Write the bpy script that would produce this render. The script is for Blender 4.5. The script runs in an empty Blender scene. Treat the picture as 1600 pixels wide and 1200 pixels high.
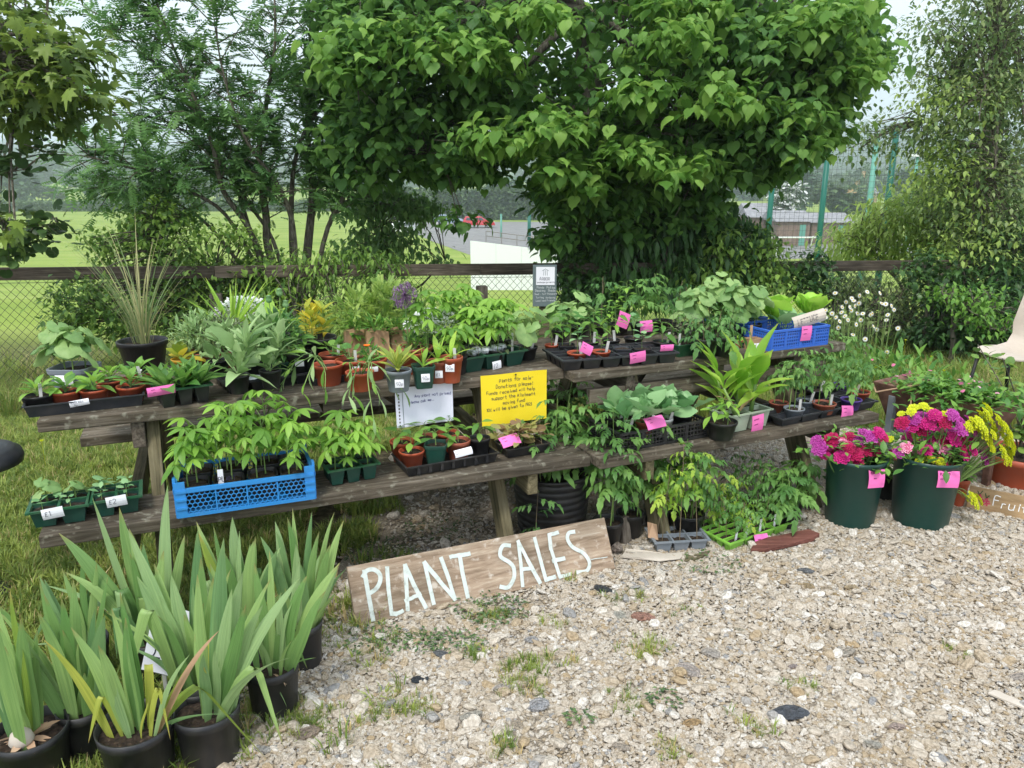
import bpy, math, random
import numpy as np
from math import sin, cos, tan, radians as R, pi
from mathutils import Vector, Matrix, Euler
SC = bpy.context.scene
COL = SC.collection
rng = random.Random(7)
nr = np.random.RandomState(11)

# ------------------------------------------------------------------ camera, world, sun, exposure
EYE = 1.55
PITCH = R(15.0)
FPX = 1200.0            # focal length in pixels of a 1600 pixel wide picture
cam_d = bpy.data.cameras.new('camera')
cam = bpy.data.objects.new('camera', cam_d); COL.objects.link(cam)
cam.location = (0, 0, EYE); cam.rotation_euler = (pi / 2 - PITCH, 0, 0)
cam_d.sensor_width = 36; cam_d.lens = 36 * FPX / 1600
cam_d.clip_start = 0.02; cam_d.clip_end = 6000
SC.camera = cam
SUN_EL, SUN_AZ = R(56), R(200)   # azimuth of the sun, clockwise from +Y
world = bpy.data.worlds.new('World'); SC.world = world; world.use_nodes = True
wn, wl = world.node_tree.nodes, world.node_tree.links
for n in list(wn): wn.remove(n)
w_out = wn.new('ShaderNodeOutputWorld'); w_bg = wn.new('ShaderNodeBackground')
sky = wn.new('ShaderNodeTexSky'); sky.sky_type = 'NISHITA'; sky.sun_disc = False
sky.sun_elevation = SUN_EL; sky.sun_rotation = SUN_AZ; sky.dust_density = 2.0; sky.air_density = 1.0
w_tc = wn.new('ShaderNodeTexCoord'); w_map = wn.new('ShaderNodeMapping'); w_map.inputs['Scale'].default_value = (1, 1, 4.5)
w_no = wn.new('ShaderNodeTexNoise'); w_no.inputs['Scale'].default_value = 1.7; w_no.inputs['Detail'].default_value = 5
w_cr = wn.new('ShaderNodeValToRGB')
w_cr.color_ramp.elements[0].position = .32; w_cr.color_ramp.elements[0].color = (5.6, 6.4, 7.6, 1)
w_cr.color_ramp.elements[1].position = .66; w_cr.color_ramp.elements[1].color = (8.3, 8.5, 8.9, 1)
w_mx = wn.new('ShaderNodeMix'); w_mx.data_type = 'RGBA'; w_mx.inputs[0].default_value = .88
wl.new(w_tc.outputs['Generated'], w_map.inputs[0]); wl.new(w_map.outputs[0], w_no.inputs[0]); wl.new(w_no.outputs[0], w_cr.inputs[0])
wl.new(sky.outputs[0], w_mx.inputs[6]); wl.new(w_cr.outputs[0], w_mx.inputs[7])
wl.new(w_mx.outputs[2], w_bg.inputs[0]); w_bg.inputs[1].default_value = 0.10
wl.new(w_bg.outputs[0], w_out.inputs[0])
sun_d = bpy.data.lights.new('sun', 'SUN'); sun = bpy.data.objects.new('sun', sun_d); COL.objects.link(sun)
sun_d.energy = 1.5; sun_d.angle = R(14); sun_d.color = (1, .96, .9)
sdir = Vector((sin(SUN_AZ) * cos(SUN_EL), cos(SUN_AZ) * cos(SUN_EL), sin(SUN_EL)))
sun.rotation_euler = (-sdir).to_track_quat('-Z', 'Y').to_euler(); sun.location = (0, 0, 20)
vs = SC.view_settings; vs.view_transform = 'Standard'; vs.look = 'None'; vs.gamma = 1; vs.use_curve_mapping = False
vs.exposure = 0.98
cy = SC.cycles
cy.use_denoising = True; cy.max_bounces = 7; cy.diffuse_bounces = 3; cy.glossy_bounces = 2; cy.transmission_bounces = 4
cy.transparent_max_bounces = 6; cy.volume_bounces = 2; cy.use_adaptive_sampling = True; cy.adaptive_threshold = .015
cy.caustics_reflective = False; cy.caustics_refractive = False

# ------------------------------------------------------------------ from picture pixels to points of the place
FWD = Vector((0, cos(PITCH), -sin(PITCH))); UPV = Vector((0, sin(PITCH), cos(PITCH)))
def ray(px, py): return Vector(((px - 800) / FPX, 0, 0)) + UPV * ((600 - py) / FPX) + FWD
def onz(px, py, h=0.0):
    d = ray(px, py); t = (h - EYE) / d.z
    return Vector((d.x * t, d.y * t, h))
def atd(px, py, dist):
    d = ray(px, py); t = dist / d.y
    return Vector((d.x * t, dist, EYE + d.z * t))
def mpp(p): return (p.y * cos(PITCH) + (EYE - p.z) * sin(PITCH)) / FPX     # metres per pixel at a point

# ------------------------------------------------------------------ materials
MATS = {}
def newmat(name):
    m = bpy.data.materials.new(name); m.use_nodes = True
    nt = m.node_tree; b = nt.nodes['Principled BSDF']
    return m, nt, nt.nodes, nt.links, b
def c4(c): return (c[0], c[1], c[2], 1)
def ramp(nodes, stops):
    r = nodes.new('ShaderNodeValToRGB'); e = r.color_ramp.elements
    while len(e) < len(stops): e.new(.5)
    for i, (p, c) in enumerate(stops): e[i].position = p; e[i].color = c4(c)
    return r
def plastic(name, col, rough=.42, dirt=.25):
    m, nt, N, L, b = newmat(name)
    tc = N.new('ShaderNodeTexCoord'); no = N.new('ShaderNodeTexNoise'); no.inputs['Scale'].default_value = 22; no.inputs['Detail'].default_value = 5
    L.new(tc.outputs['Object'], no.inputs[0])
    dusty = tuple(c * (1 - dirt) + dirt * d for c, d in zip(col, (.22, .19, .15)))
    r = ramp(N, [(.38, col), (.72, dusty)]); L.new(no.outputs[0], r.inputs[0]); L.new(r.outputs[0], b.inputs['Base Color'])
    rr = N.new('ShaderNodeMapRange'); rr.inputs[3].default_value = rough - .07; rr.inputs[4].default_value = rough + .2
    L.new(no.outputs[0], rr.inputs[0]); L.new(rr.outputs[0], b.inputs['Roughness'])
    bp = N.new('ShaderNodeBump'); bp.inputs['Strength'].default_value = .12; bp.inputs['Distance'].default_value = .002
    L.new(no.outputs[0], bp.inputs['Height']); L.new(bp.outputs[0], b.inputs['Normal'])
    MATS[name] = m; return m
def noisy(name, stops, scale=8, detail=6, rough=.85, bump=.3, dist=.01, coord='Object', mapscale=(1, 1, 1), spec=.3):
    m, nt, N, L, b = newmat(name)
    tc = N.new('ShaderNodeTexCoord'); mp = N.new('ShaderNodeMapping'); mp.inputs['Scale'].default_value = mapscale
    no = N.new('ShaderNodeTexNoise'); no.inputs['Scale'].default_value = scale; no.inputs['Detail'].default_value = detail
    if coord == 'World':
        g = N.new('ShaderNodeNewGeometry'); L.new(g.outputs['Position'], mp.inputs[0])
    else: L.new(tc.outputs[coord], mp.inputs[0])
    L.new(mp.outputs[0], no.inputs[0])
    r = ramp(N, stops); L.new(no.outputs[0], r.inputs[0]); L.new(r.outputs[0], b.inputs['Base Color'])
    b.inputs['Roughness'].default_value = rough; b.inputs['Specular IOR Level'].default_value = spec
    bp = N.new('ShaderNodeBump'); bp.inputs['Strength'].default_value = bump; bp.inputs['Distance'].default_value = dist
    L.new(no.outputs[0], bp.inputs['Height']); L.new(bp.outputs[0], b.inputs['Normal'])
    MATS[name] = m; return m
def leafmat(name, dark, light, rough=.5, trans=.3, vein=True, tip=None, inst=False, spec=.35):
    """leaf: colour varies from leaf to leaf (attribute 'tint' plus the object's own random number), veins, light passing through"""
    if not name.startswith('flower'): dark, light = [(q[0] * 1.12 + .010, q[1] * 1.02 + .006, q[2] * 1.1 + .014) for q in (dark, light)]
    m, nt, N, L, b = newmat(name)
    oi = N.new('ShaderNodeObjectInfo'); at = N.new('ShaderNodeAttribute'); at.attribute_name = 'tint'
    if inst: at.attribute_type = 'INSTANCER'
    ad = N.new('ShaderNodeMath'); ad.operation = 'ADD'; L.new(at.outputs['Fac'], ad.inputs[0]); L.new(oi.outputs['Random'], ad.inputs[1])
    fr = N.new('ShaderNodeMath'); fr.operation = 'FRACT'; L.new(ad.outputs[0], fr.inputs[0])
    tc = N.new('ShaderNodeTexCoord'); no = N.new('ShaderNodeTexNoise'); no.inputs['Scale'].default_value = 3.1; no.inputs['Detail'].default_value = 3
    L.new(tc.outputs['Object'], no.inputs[0])
    mx = N.new('ShaderNodeMath'); mx.operation = 'MULTIPLY_ADD'; L.new(no.outputs[0], mx.inputs[0]); mx.inputs[1].default_value = .5; L.new(fr.outputs[0], mx.inputs[2])
    mid = tuple((a + c) / 2 for a, c in zip(dark, light))
    r = ramp(N, [(.15, dark), (.7, mid), (1.25 / 1.5, light)])
    L.new(mx.outputs[0], r.inputs[0]); colo = r.outputs[0]
    if tip:
        t = N.new('ShaderNodeAttribute'); t.attribute_name = 'along'
        mm = N.new('ShaderNodeMix'); mm.data_type = 'RGBA'
        tr = N.new('ShaderNodeMapRange'); tr.inputs[1].default_value = .88; tr.inputs[2].default_value = 1.0; tr.inputs[4].default_value = .8
        L.new(t.outputs['Fac'], tr.inputs[0]); L.new(tr.outputs[0], mm.inputs[0]); L.new(colo, mm.inputs[6]); mm.inputs[7].default_value = c4(tip); colo = mm.outputs[2]
    L.new(colo, b.inputs['Base Color']); b.inputs['Roughness'].default_value = rough; b.inputs['Specular IOR Level'].default_value = spec
    tb = N.new('ShaderNodeBsdfTranslucent'); ms = N.new('ShaderNodeMixShader'); ms.inputs[0].default_value = trans
    hs = N.new('ShaderNodeHueSaturation'); hs.inputs['Value'].default_value = 1.5; hs.inputs['Hue'].default_value = .49; L.new(colo, hs.inputs['Color']); L.new(hs.outputs[0], tb.inputs[0])
    L.new(b.outputs[0], ms.inputs[1]); L.new(tb.outputs[0], ms.inputs[2]); L.new(ms.outputs[0], N['Material Output'].inputs[0])
    if name.startswith('leaf_iris') or name == 'leaf_canna':      # long parallel ribs
        ac = N.new('ShaderNodeAttribute'); ac.attribute_name = 'across'; al = N.new('ShaderNodeAttribute'); al.attribute_name = 'along'; cb = N.new('ShaderNodeCombineXYZ')
        L.new(ac.outputs['Fac'], cb.inputs[0]); L.new(al.outputs['Fac'], cb.inputs[1]); L.new(oi.outputs['Random'], cb.inputs[2]); mp = N.new('ShaderNodeMapping'); mp.inputs['Scale'].default_value = (9, .9, 30); L.new(cb.outputs[0], mp.inputs[0])
        sn = N.new('ShaderNodeTexNoise'); sn.inputs['Scale'].default_value = 1.6; sn.inputs['Detail'].default_value = 5; L.new(mp.outputs[0], sn.inputs[0])
        sr = ramp(N, [(.32, (.70, .74, .66)), (.5, (1, 1, 1)), (.7, (1.28, 1.18, 1.1))]); L.new(sn.outputs[0], sr.inputs[0])
        sx = N.new('ShaderNodeMix'); sx.data_type = 'RGBA'; sx.blend_type = 'MULTIPLY'; sx.inputs[0].default_value = 1; L.new(colo, sx.inputs[6]); L.new(sr.outputs[0], sx.inputs[7])
        L.new(sx.outputs[2], b.inputs['Base Color']); b2 = N.new('ShaderNodeBump'); b2.inputs['Strength'].default_value = .5; b2.inputs['Distance'].default_value = .002; L.new(sn.outputs[0], b2.inputs['Height']); L.new(b2.outputs[0], b.inputs['Normal']); vein = False
    if vein:
        bp = N.new('ShaderNodeBump'); bp.inputs['Strength'].default_value = .35; bp.inputs['Distance'].default_value = .004
        L.new(no.outputs[0], bp.inputs['Height']); L.new(bp.outputs[0], b.inputs['Normal'])
    MATS[name] = m; return m
def flat(name, col, rough=.7, spec=.3, emit=0):
    m, nt, N, L, b = newmat(name); b.inputs['Base Color'].default_value = c4(col); b.inputs['Roughness'].default_value = rough
    b.inputs['Specular IOR Level'].default_value = spec; MATS[name] = m; return m
def wood(name, stops, lich=None, gs=(2.2, 38, 38), rough=.88, bump=.75):
    m, nt, N, L, b = newmat(name)
    tc = N.new('ShaderNodeTexCoord'); mp = N.new('ShaderNodeMapping'); mp.inputs['Scale'].default_value = gs
    oi = N.new('ShaderNodeObjectInfo'); va = N.new('ShaderNodeVectorMath'); va.operation = 'ADD'
    mu = N.new('ShaderNodeMath'); mu.operation = 'MULTIPLY'; mu.inputs[1].default_value = 31; L.new(oi.outputs['Random'], mu.inputs[0])
    L.new(tc.outputs['Object'], va.inputs[0]); L.new(mu.outputs[0], va.inputs[1]); L.new(va.outputs[0], mp.inputs[0])
    no = N.new('ShaderNodeTexNoise'); no.inputs['Scale'].default_value = 1.6; no.inputs['Detail'].default_value = 8; no.inputs['Roughness'].default_value = .68; no.inputs['Distortion'].default_value = .5
    L.new(mp.outputs[0], no.inputs[0]); r = ramp(N, stops); L.new(no.outputs[0], r.inputs[0]); colo = r.outputs[0]
    n3 = N.new('ShaderNodeTexNoise'); n3.inputs['Scale'].default_value = 5; n3.inputs['Detail'].default_value = 4; L.new(va.outputs[0], n3.inputs[0])
    m3 = N.new('ShaderNodeMix'); m3.data_type = 'RGBA'; m3.blend_type = 'MULTIPLY'; m3.inputs[0].default_value = .8
    r3 = ramp(N, [(.3, (.5, .5, .47)), (.62, (1.15, 1.12, 1.08))]); L.new(n3.outputs[0], r3.inputs[0]); L.new(colo, m3.inputs[6]); L.new(r3.outputs[0], m3.inputs[7]); colo = m3.outputs[2]
    hv = N.new('ShaderNodeHueSaturation'); vr_ = N.new('ShaderNodeMapRange'); vr_.inputs[3].default_value = .72; vr_.inputs[4].default_value = 1.3; L.new(oi.outputs['Random'], vr_.inputs[0]); L.new(vr_.outputs[0], hv.inputs['Value']); L.new(colo, hv.inputs['Color']); colo = hv.outputs[0]
    if lich:
        n2 = N.new('ShaderNodeTexNoise'); n2.inputs['Scale'].default_value = 34; n2.inputs['Detail'].default_value = 4; L.new(va.outputs[0], n2.inputs[0])
        r2 = ramp(N, [(.58, (0, 0, 0)), (.72, (.8, .8, .8))]); L.new(n2.outputs[0], r2.inputs[0])
        mm = N.new('ShaderNodeMix'); mm.data_type = 'RGBA'; L.new(r2.outputs[0], mm.inputs[0]); L.new(colo, mm.inputs[6]); mm.inputs[7].default_value = c4(lich); colo = mm.outputs[2]
    L.new(colo, b.inputs['Base Color']); b.inputs['Roughness'].default_value = rough; b.inputs['Specular IOR Level'].default_value = .2
    bp = N.new('ShaderNodeBump'); bp.inputs['Strength'].default_value = bump; bp.inputs['Distance'].default_value = .004
    L.new(no.outputs[0], bp.inputs['Height']); L.new(bp.outputs[0], b.inputs['Normal']); MATS[name] = m; return m

plastic('black_plastic', (.012, .013, .015), .38, .10)
plastic('charcoal_plastic', (.022, .026, .032), .4, .12)
plastic('terracotta_plastic', (.42, .075, .028), .42, .18)
plastic('terracotta_dull', (.33, .085, .045), .5, .22)
plastic('dark_green_plastic', (.008, .055, .038), .35, .06)
plastic('bin_green', (.006, .045, .035), .32, .03)
plastic('tray_green', (.012, .085, .035), .36, .15)
plastic('lime_plastic', (.22, .50, .06), .4, .1)
plastic('pale_green_plastic', (.36, .44, .32), .45, .15)
plastic('grey_plastic', (.20, .23, .26), .42, .15)
plastic('blue_plastic', (.03, .25, .62), .4, .08)
plastic('deep_blue_plastic', (.03, .13, .55), .4, .08)
plastic('purple_plastic', (.09, .04, .28), .4, .08)
plastic('white_plastic', (.62, .62, .60), .4, .1)
plastic('beige_plastic', (.55, .48, .40), .45, .08)
plastic('yellow_plastic', (.55, .30, .02), .45, .1)
noisy('soil', [(.3, (.012, .009, .007)), (.6, (.045, .03, .02)), (.75, (.11, .08, .055))], 90, 8, .95, 1, .006)
noisy('rust', [(.3, (.07, .035, .025)), (.5, (.16, .085, .06)), (.7, (.26, .15, .11))], 14, 6, .75, .3, .003)
noisy('bark', [(.3, (.06, .052, .04)), (.55, (.17, .15, .115)), (.75, (.30, .28, .23))], 9, 7, .9, .8, .02, mapscale=(6, 6, 1))
noisy('paper_bag', [(.3, (.42, .26, .14)), (.7, (.52, .34, .2))], 9, 4, .8, .5, .01)
noisy('cardboard', [(.3, (.45, .40, .33)), (.7, (.58, .52, .44))], 9, 4, .8, .2, .003)
noisy('paper', [(.3, (.74, .75, .86)), (.7, (.80, .81, .90))], 5, 3, .55, .12, .004)
noisy('white_label', [(.3, (.78, .79, .82)), (.7, (.84, .85, .87))], 9, 2, .5, .05, .001)
noisy('yellow_card', [(.3, (.80, .60, .015)), (.7, (.90, .70, .03))], 5, 3, .6, .15, .003)
noisy('pink_card', [(.3, (.86, .16, .47)), (.7, (.92, .22, .55))], 5, 3, .6, .1, .002)
noisy('foil', [(.35, (.35, .40, .42)), (.6, (.75, .78, .80))], 60, 3, .3, .9, .01, spec=.9)
flat('ink', (.03, .03, .06)); flat('blue_ink', (.04, .05, .20)); flat('pen_ink', (.25, .02, .12))
flat('dark_metal', (.02, .02, .02), .5); flat('wire', (.045, .05, .045), .5)
flat('white_paint', (.78, .80, .80), .6); flat('red_paint', (.55, .02, .035), .25, .6); flat('silver_blue_paint', (.25, .33, .42), .3, .6)
flat('car_glass', (.02, .03, .035), .1, .8); flat('tyre', (.015, .015, .015), .8); flat('wheel_silver', (.5, .5, .5), .35, .7)
flat('pole_green', (.004, .12, .085), .4); flat('pole_teal', (.12, .33, .26), .5); flat('rail_metal', (.22, .2, .19), .6)
noisy('board_paint', [(.3, (.36, .40, .36)), (.42, (.52, .58, .54)), (.7, (.62, .68, .64))], 40, 4, .75, .3, .002)
wood('weathered_wood', [(.25, (.028, .023, .017)), (.45, (.10, .083, .06)), (.62, (.185, .16, .125)), (.8, (.32, .29, .24))], lich=(.27, .26, .2))
wood('dark_wood', [(.3, (.035, .029, .024)), (.5, (.11, .09, .07)), (.75, (.24, .21, .17))])
wood('green_wood', [(.3, (.05, .048, .028)), (.5, (.15, .13, .075)), (.75, (.28, .25, .16))])
wood('board_wood', [(.28, (.13, .095, .065)), (.46, (.26, .195, .14)), (.6, (.36, .29, .22)), (.75, (.50, .44, .37))], lich=(.58, .52, .44), gs=(3.0, 30, 30))
wood('crate_wood', [(.3, (.30, .19, .10)), (.55, (.46, .32, .18)), (.75, (.56, .42, .26))], gs=(2, 26, 26))
wood('red_wood', [(.3, (.09, .035, .028)), (.55, (.22, .09, .07)), (.75, (.34, .17, .13))])
wood('post_wood', [(.3, (.06, .05, .042)), (.5, (.17, .145, .12)), (.75, (.30, .27, .23))], gs=(38, 38, 2.2))

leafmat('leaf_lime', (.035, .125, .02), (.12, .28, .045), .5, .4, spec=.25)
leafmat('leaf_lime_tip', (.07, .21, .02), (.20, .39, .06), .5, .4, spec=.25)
leafmat('leaf_rowan', (.05, .16, .04), (.15, .33, .08), .5, .35)
leafmat('leaf_maple', (.05, .12, .015), (.17, .28, .035), .45, .35)
leafmat('leaf_alder', (.022, .07, .012), (.075, .17, .03), .45, .3)
leafmat('leaf_bush', (.05, .15, .02), (.22, .40, .06), .5, .3)
leafmat('leaf_birch', (.06, .17, .04), (.18, .34, .09), .5, .35)
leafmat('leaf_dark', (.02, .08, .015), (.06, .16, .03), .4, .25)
leafmat('leaf_ivy', (.014, .06, .01), (.06, .16, .025), .35, .2)
leafmat('leaf_willow', (.13, .27, .04), (.32, .48, .10), .5, .35)
leafmat('leaf_brown', (.08, .18, .045), (.21, .31, .10), .5, .3)
leafmat('leaf_field', (.04, .10, .03), (.09, .17, .05), .6, .2)
leafmat('leaf_far', (.045, .11, .05), (.085, .17, .07), .7, .1)
leafmat('leaf_olive', (.075, .14, .05), (.13, .21, .08), .7, .15)
leafmat('leaf_palmate', (.085, .24, .02), (.23, .46, .05), .45, .35)
leafmat('leaf_tomato', (.05, .17, .025), (.15, .33, .06), .5, .35)
leafmat('leaf_tomato_yellow', (.12, .30, .02), (.36, .55, .06), .5, .4)
leafmat('leaf_tomato_deep', (.03, .13, .02), (.11, .27, .05), .5, .3)
leafmat('leaf_cabbage', (.09, .27, .08), (.24, .46, .18), .45, .25)
leafmat('leaf_squash', (.10, .25, .06), (.26, .44, .13), .5, .3)
leafmat('leaf_sage', (.13, .27, .07), (.31, .49, .19), .6, .25)
leafmat('leaf_green', (.04, .17, .02), (.15, .34, .04), .45, .3)
leafmat('leaf_lettuce', (.16, .42, .02), (.36, .66, .07), .45, .4)
leafmat('leaf_canna', (.14, .36, .02), (.34, .58, .07), .45, .4, tip=(.42, .42, .06))
leafmat('leaf_iris', (.09, .235, .05), (.26, .44, .13), .42, .25, tip=(.30, .24, .09))
leafmat('leaf_iris_blue', (.09, .23, .07), (.25, .42, .16), .42, .25, tip=(.22, .33, .12))
leafmat('leaf_iris_yellow', (.15, .28, .03), (.38, .46, .07), .45, .3, tip=(.5, .34, .12))
leafmat('leaf_weed', (.03, .085, .02), (.10, .19, .05), .6, .2)
leafmat('leaf_dry', (.36, .24, .12), (.58, .44, .26), .7, .2)
leafmat('leaf_yellow', (.16, .30, .02), (.58, .54, .04), .5, .35)
leafmat('leaf_red', (.20, .11, .06), (.30, .34, .10), .5, .3)
leafmat('leaf_dark_stem', (.05, .07, .035), (.15, .22, .08), .5, .25)
leafmat('grass_blade', (.08, .17, .02), (.26, .36, .06), .55, .3, inst=True)
leafmat('grass_dry', (.28, .28, .09), (.52, .46, .2), .6, .3, inst=True)
leafmat('grass_plant', (.10, .21, .06), (.34, .37, .15), .6, .3)
leafmat('flower_magenta', (.34, .005, .11), (.62, .02, .24), .6, .25, vein=False)
leafmat('flower_crimson', (.26, .002, .035), (.50, .010, .11), .6, .25, vein=False)
leafmat('flower_purple', (.28, .01, .18), (.55, .08, .42), .6, .25, vein=False)
leafmat('flower_pinkwhite', (.60, .03, .18), (.85, .45, .60), .6, .25, vein=False)
leafmat('flower_yellow', (.42, .50, .015), (.68, .72, .03), .6, .3, vein=False)
leafmat('flower_white', (.70, .72, .68), (.85, .86, .84), .6, .3, vein=False)
leafmat('flower_allium', (.16, .08, .18), (.36, .22, .38), .6, .3, vein=False)
leafmat('stem_green', (.10, .22, .04), (.20, .34, .08), .5, .15, vein=False)
leafmat('stem_brown', (.10, .09, .04), (.20, .17, .09), .6, .05, vein=False)
flat('bloom_orange', (.85, .16, .01)); flat('bloom_centre', (.75, .5, .02))

# ------------------------------------------------------------------ mesh building
class MB:
    def __init__(s): s.v = []; s.f = []
    def add(s, vs, fs):
        o = len(s.v); s.v += [tuple(p) for p in vs]; s.f += [tuple(i + o for i in f) for f in fs]; return s
    def box(s, x0, x1, y0, y1, z0, z1, M=None):
        vs = [Vector((x, y, z)) for z in (z0, z1) for x, y in ((x0, y0), (x1, y0), (x1, y1), (x0, y1))]
        if M is not None: vs = [M @ p for p in vs]
        return s.add(vs, [(3, 2, 1, 0), (4, 5, 6, 7), (0, 1, 5, 4), (1, 2, 6, 5), (2, 3, 7, 6), (3, 0, 4, 7)])
    def tube(s, pts, rad, n=6, cap=True):
        pts = [Vector(p) for p in pts]
        if not hasattr(rad, '__len__'): rad = [rad] * len(pts)
        rings = []; ref = Vector((0.13, .2, 1)).normalized()
        for i, p in enumerate(pts):
            d = (pts[min(i + 1, len(pts) - 1)] - pts[max(i - 1, 0)])
            d = d.normalized() if d.length > 1e-9 else Vector((0, 0, 1))
            a = d.cross(ref)
            if a.length < .05: a = d.cross(Vector((1, 0, 0)))
            a.normalize(); b = d.cross(a)
            rings.append([p + (a * cos(2 * pi * k / n) + b * sin(2 * pi * k / n)) * rad[i] for k in range(n)])
        vs = [q for r_ in rings for q in r_]; fs = []
        for i in range(len(pts) - 1):
            for k in range(n): fs.append((i * n + k, i * n + (k + 1) % n, (i + 1) * n + (k + 1) % n, (i + 1) * n + k))
        if cap: fs += [tuple(range(n))[::-1], tuple((len(pts) - 1) * n + k for k in range(n))]
        return s.add(vs, fs)
    def bar(s, a, b, w, h, up=(0, 0, 1)):
        a, b = Vector(a), Vector(b); d = (b - a).normalized(); x = d.cross(Vector(up))
        if x.length < 1e-4: x = d.cross(Vector((1, 0, 0)))
        x.normalize(); z = x.cross(d)
        vs = [q + x * sx * w / 2 + z * sz * h / 2 for q in (a, b) for sx, sz in ((-1, -1), (1, -1), (1, 1), (-1, 1))]
        return s.add(vs, [(3, 2, 1, 0), (4, 5, 6, 7), (0, 1, 5, 4), (1, 2, 6, 5), (2, 3, 7, 6), (3, 0, 4, 7)])
    def lathe(s, prof, n=24, c=(0, 0, 0), sq=0.0):
        vs = []; c = Vector(c)
        for r, z in prof:
            for k in range(n):
                a = 2 * pi * (k + .5) / n; q = 1.0
                if sq: q = 1 / (abs(cos(a)) ** sq + abs(sin(a)) ** sq) ** (1 / sq)
                vs.append(c + Vector((r * q * cos(a), r * q * sin(a), z)))
        fs = []
        for i in range(len(prof) - 1):
            for k in range(n): fs.append((i * n + k, i * n + (k + 1) % n, (i + 1) * n + (k + 1) % n, (i + 1) * n + k))
        return s.add(vs, fs)
    def tray(s, x0, x1, y0, y1, z0, z1, taper=.012, th=.002, lip=.008, liph=.004):
        """open-topped tapered box with a wall thickness and a lip"""
        t = taper
        def ring(dx, z): return [Vector((x0 + dx, y0 + dx, z)), Vector((x1 - dx, y0 + dx, z)), Vector((x1 - dx, y1 - dx, z)), Vector((x0 + dx, y1 - dx, z))]
        rs = [ring(t, z0), ring(0, z1 - liph), ring(-lip, z1 - liph), ring(-lip, z1), ring(th, z1), ring(t + th, z0 + th)]
        vs = [p for r_ in rs for p in r_]; fs = [(3, 2, 1, 0), (20, 21, 22, 23)]
        for i in range(5):
            for k in range(4): fs.append((i * 4 + k, i * 4 + (k + 1) % 4, (i + 1) * 4 + (k + 1) % 4, (i + 1) * 4 + k))
        return s.add(vs, fs)
    def mesh(s, name, m, smooth=False):
        me = bpy.data.meshes.new(name); me.from_pydata(s.v, [], s.f); me.materials.append(MATS[m] if isinstance(m, str) else m)
        if smooth: me.shade_smooth()
        return me
def link(name, data, parent=None, loc=None, M=None):
    o = bpy.data.objects.new(name, data); COL.objects.link(o)
    if parent is not None: o.parent = parent
    if M is not None: o.matrix_basis = M
    elif loc is not None: o.location = loc
    return o
def tag(o, label, cat, group=None, kind=None):
    o['label'] = label; o['category'] = cat
    if group: o['group'] = group
    if kind: o['kind'] = kind
    return o
def thing(name, label, cat, loc=(0, 0, 0), rz=0, group=None):
    o = bpy.data.objects.new(name, None); COL.objects.link(o); o.location = loc; o.rotation_euler = (0, 0, rz); o.empty_display_size = .05
    return tag(o, label, cat, group)
def part(name, mb, m, parent, kind=None, smooth=False, bevel=0, loc=None, M=None, label=None):
    o = link(name, mb.mesh(name, m, smooth), parent, loc, M)
    if kind: o['kind'] = kind
    if label: o['label'] = label
    if bevel:
        b = o.modifiers.new('bevel', 'BEVEL'); b.width = bevel; b.segments = 2; b.limit_method = 'ANGLE'
    return o
def basis(d, up=Vector((0, 0, 1)), roll=0.0):
    y = Vector(d).normalized(); x = y.cross(up)
    if x.length < 1e-3: x = Vector((1, 0, 0))
    x.normalize(); z = x.cross(y)
    M = Matrix((x, y, z)).transposed()
    return (M @ Matrix.Rotation(roll, 3, 'Y')) if roll else M
def place(o, p, d, s=1.0, roll=0.0, w=1.0):
    B = basis(d, roll=roll).to_4x4(); o.matrix_basis = Matrix.Translation(p) @ B @ Matrix.Diagonal((s * w, s, s, 1)); return o

# ------------------------------------------------------------------ leaf shapes: along +Y, upper side +Z, length 1
def strip(width, prof, bend=.15, fold=.15, wave=0., L=1.0, seed=0, org=(0, 0, 0), ang=0., pitch=0.):
    vs, fs = [], []; n = len(prof) - 1; rr = random.Random(seed)
    for i, w in enumerate(prof):
        t = i / n; z = -bend * t * t * L; hw = width * w * L / 2; wv = wave * rr.uniform(-1, 1) * hw
        vs += [(-hw, t * L, z + fold * hw + wv), (0, t * L, z), (hw, t * L, z + fold * hw - wv)]
    for i in range(n):
        a = 3 * i; b = a + 3; fs += [(a, a + 1, b + 1, b), (a + 1, a + 2, b + 2, b + 1)]
    M = Matrix.Translation(org) @ Matrix.Rotation(-ang, 4, 'Z') @ Matrix.Rotation(pitch, 4, 'X')
    return [M @ Vector(v) for v in vs], fs
OV = (.08, .62, .98, .95, .62, .04)
def combine(*parts):
    b = MB()
    for v, f in parts: b.add(v, f)
    return b
LEAF = {}
def leafshape(name, b):
    LEAF[name] = (np.array(b.v, dtype=np.float32), b.f); return b
leafshape('ovate', combine(strip(.48, OV, .22, .2)))
leafshape('ovate_b', combine(strip(.42, OV, .45, .3, .1, seed=3)))
leafshape('narrow', combine(strip(.2, OV, .3, .3)))
leafshape('long', combine(strip(.26, (.25, .45, .8, 1, .8, .05), .35, .25)))
leafshape('simple', combine(strip(.55, (.15, 1, .62, .03), .25, .2)))
leafshape('slim', combine(strip(.3, (.2, 1, .7, .03), .3, .2)))
leafshape('tiny', combine(strip(.5, (.1, 1, .05), .1, .15)))
leafshape('broad', combine(strip(.08, (1, 1), 0, 0, L=.4), strip(.9, (.2, .8, 1, .95, .6, .1), .25, .28, .18, L=.72, seed=5, org=(0, .35, 0))))
leafshape('broad_b', combine(strip(.08, (1, 1), 0, 0, L=.35), strip(.78, (.2, .85, 1, .9, .6, .1), .05, .35, .25, L=.75, seed=8, org=(0, .32, 0))))
leafshape('lettuce', combine(strip(.62, (.18, .3, .6, .95, 1.05, .85, .25), .12, .4, .45, seed=4)))
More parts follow.
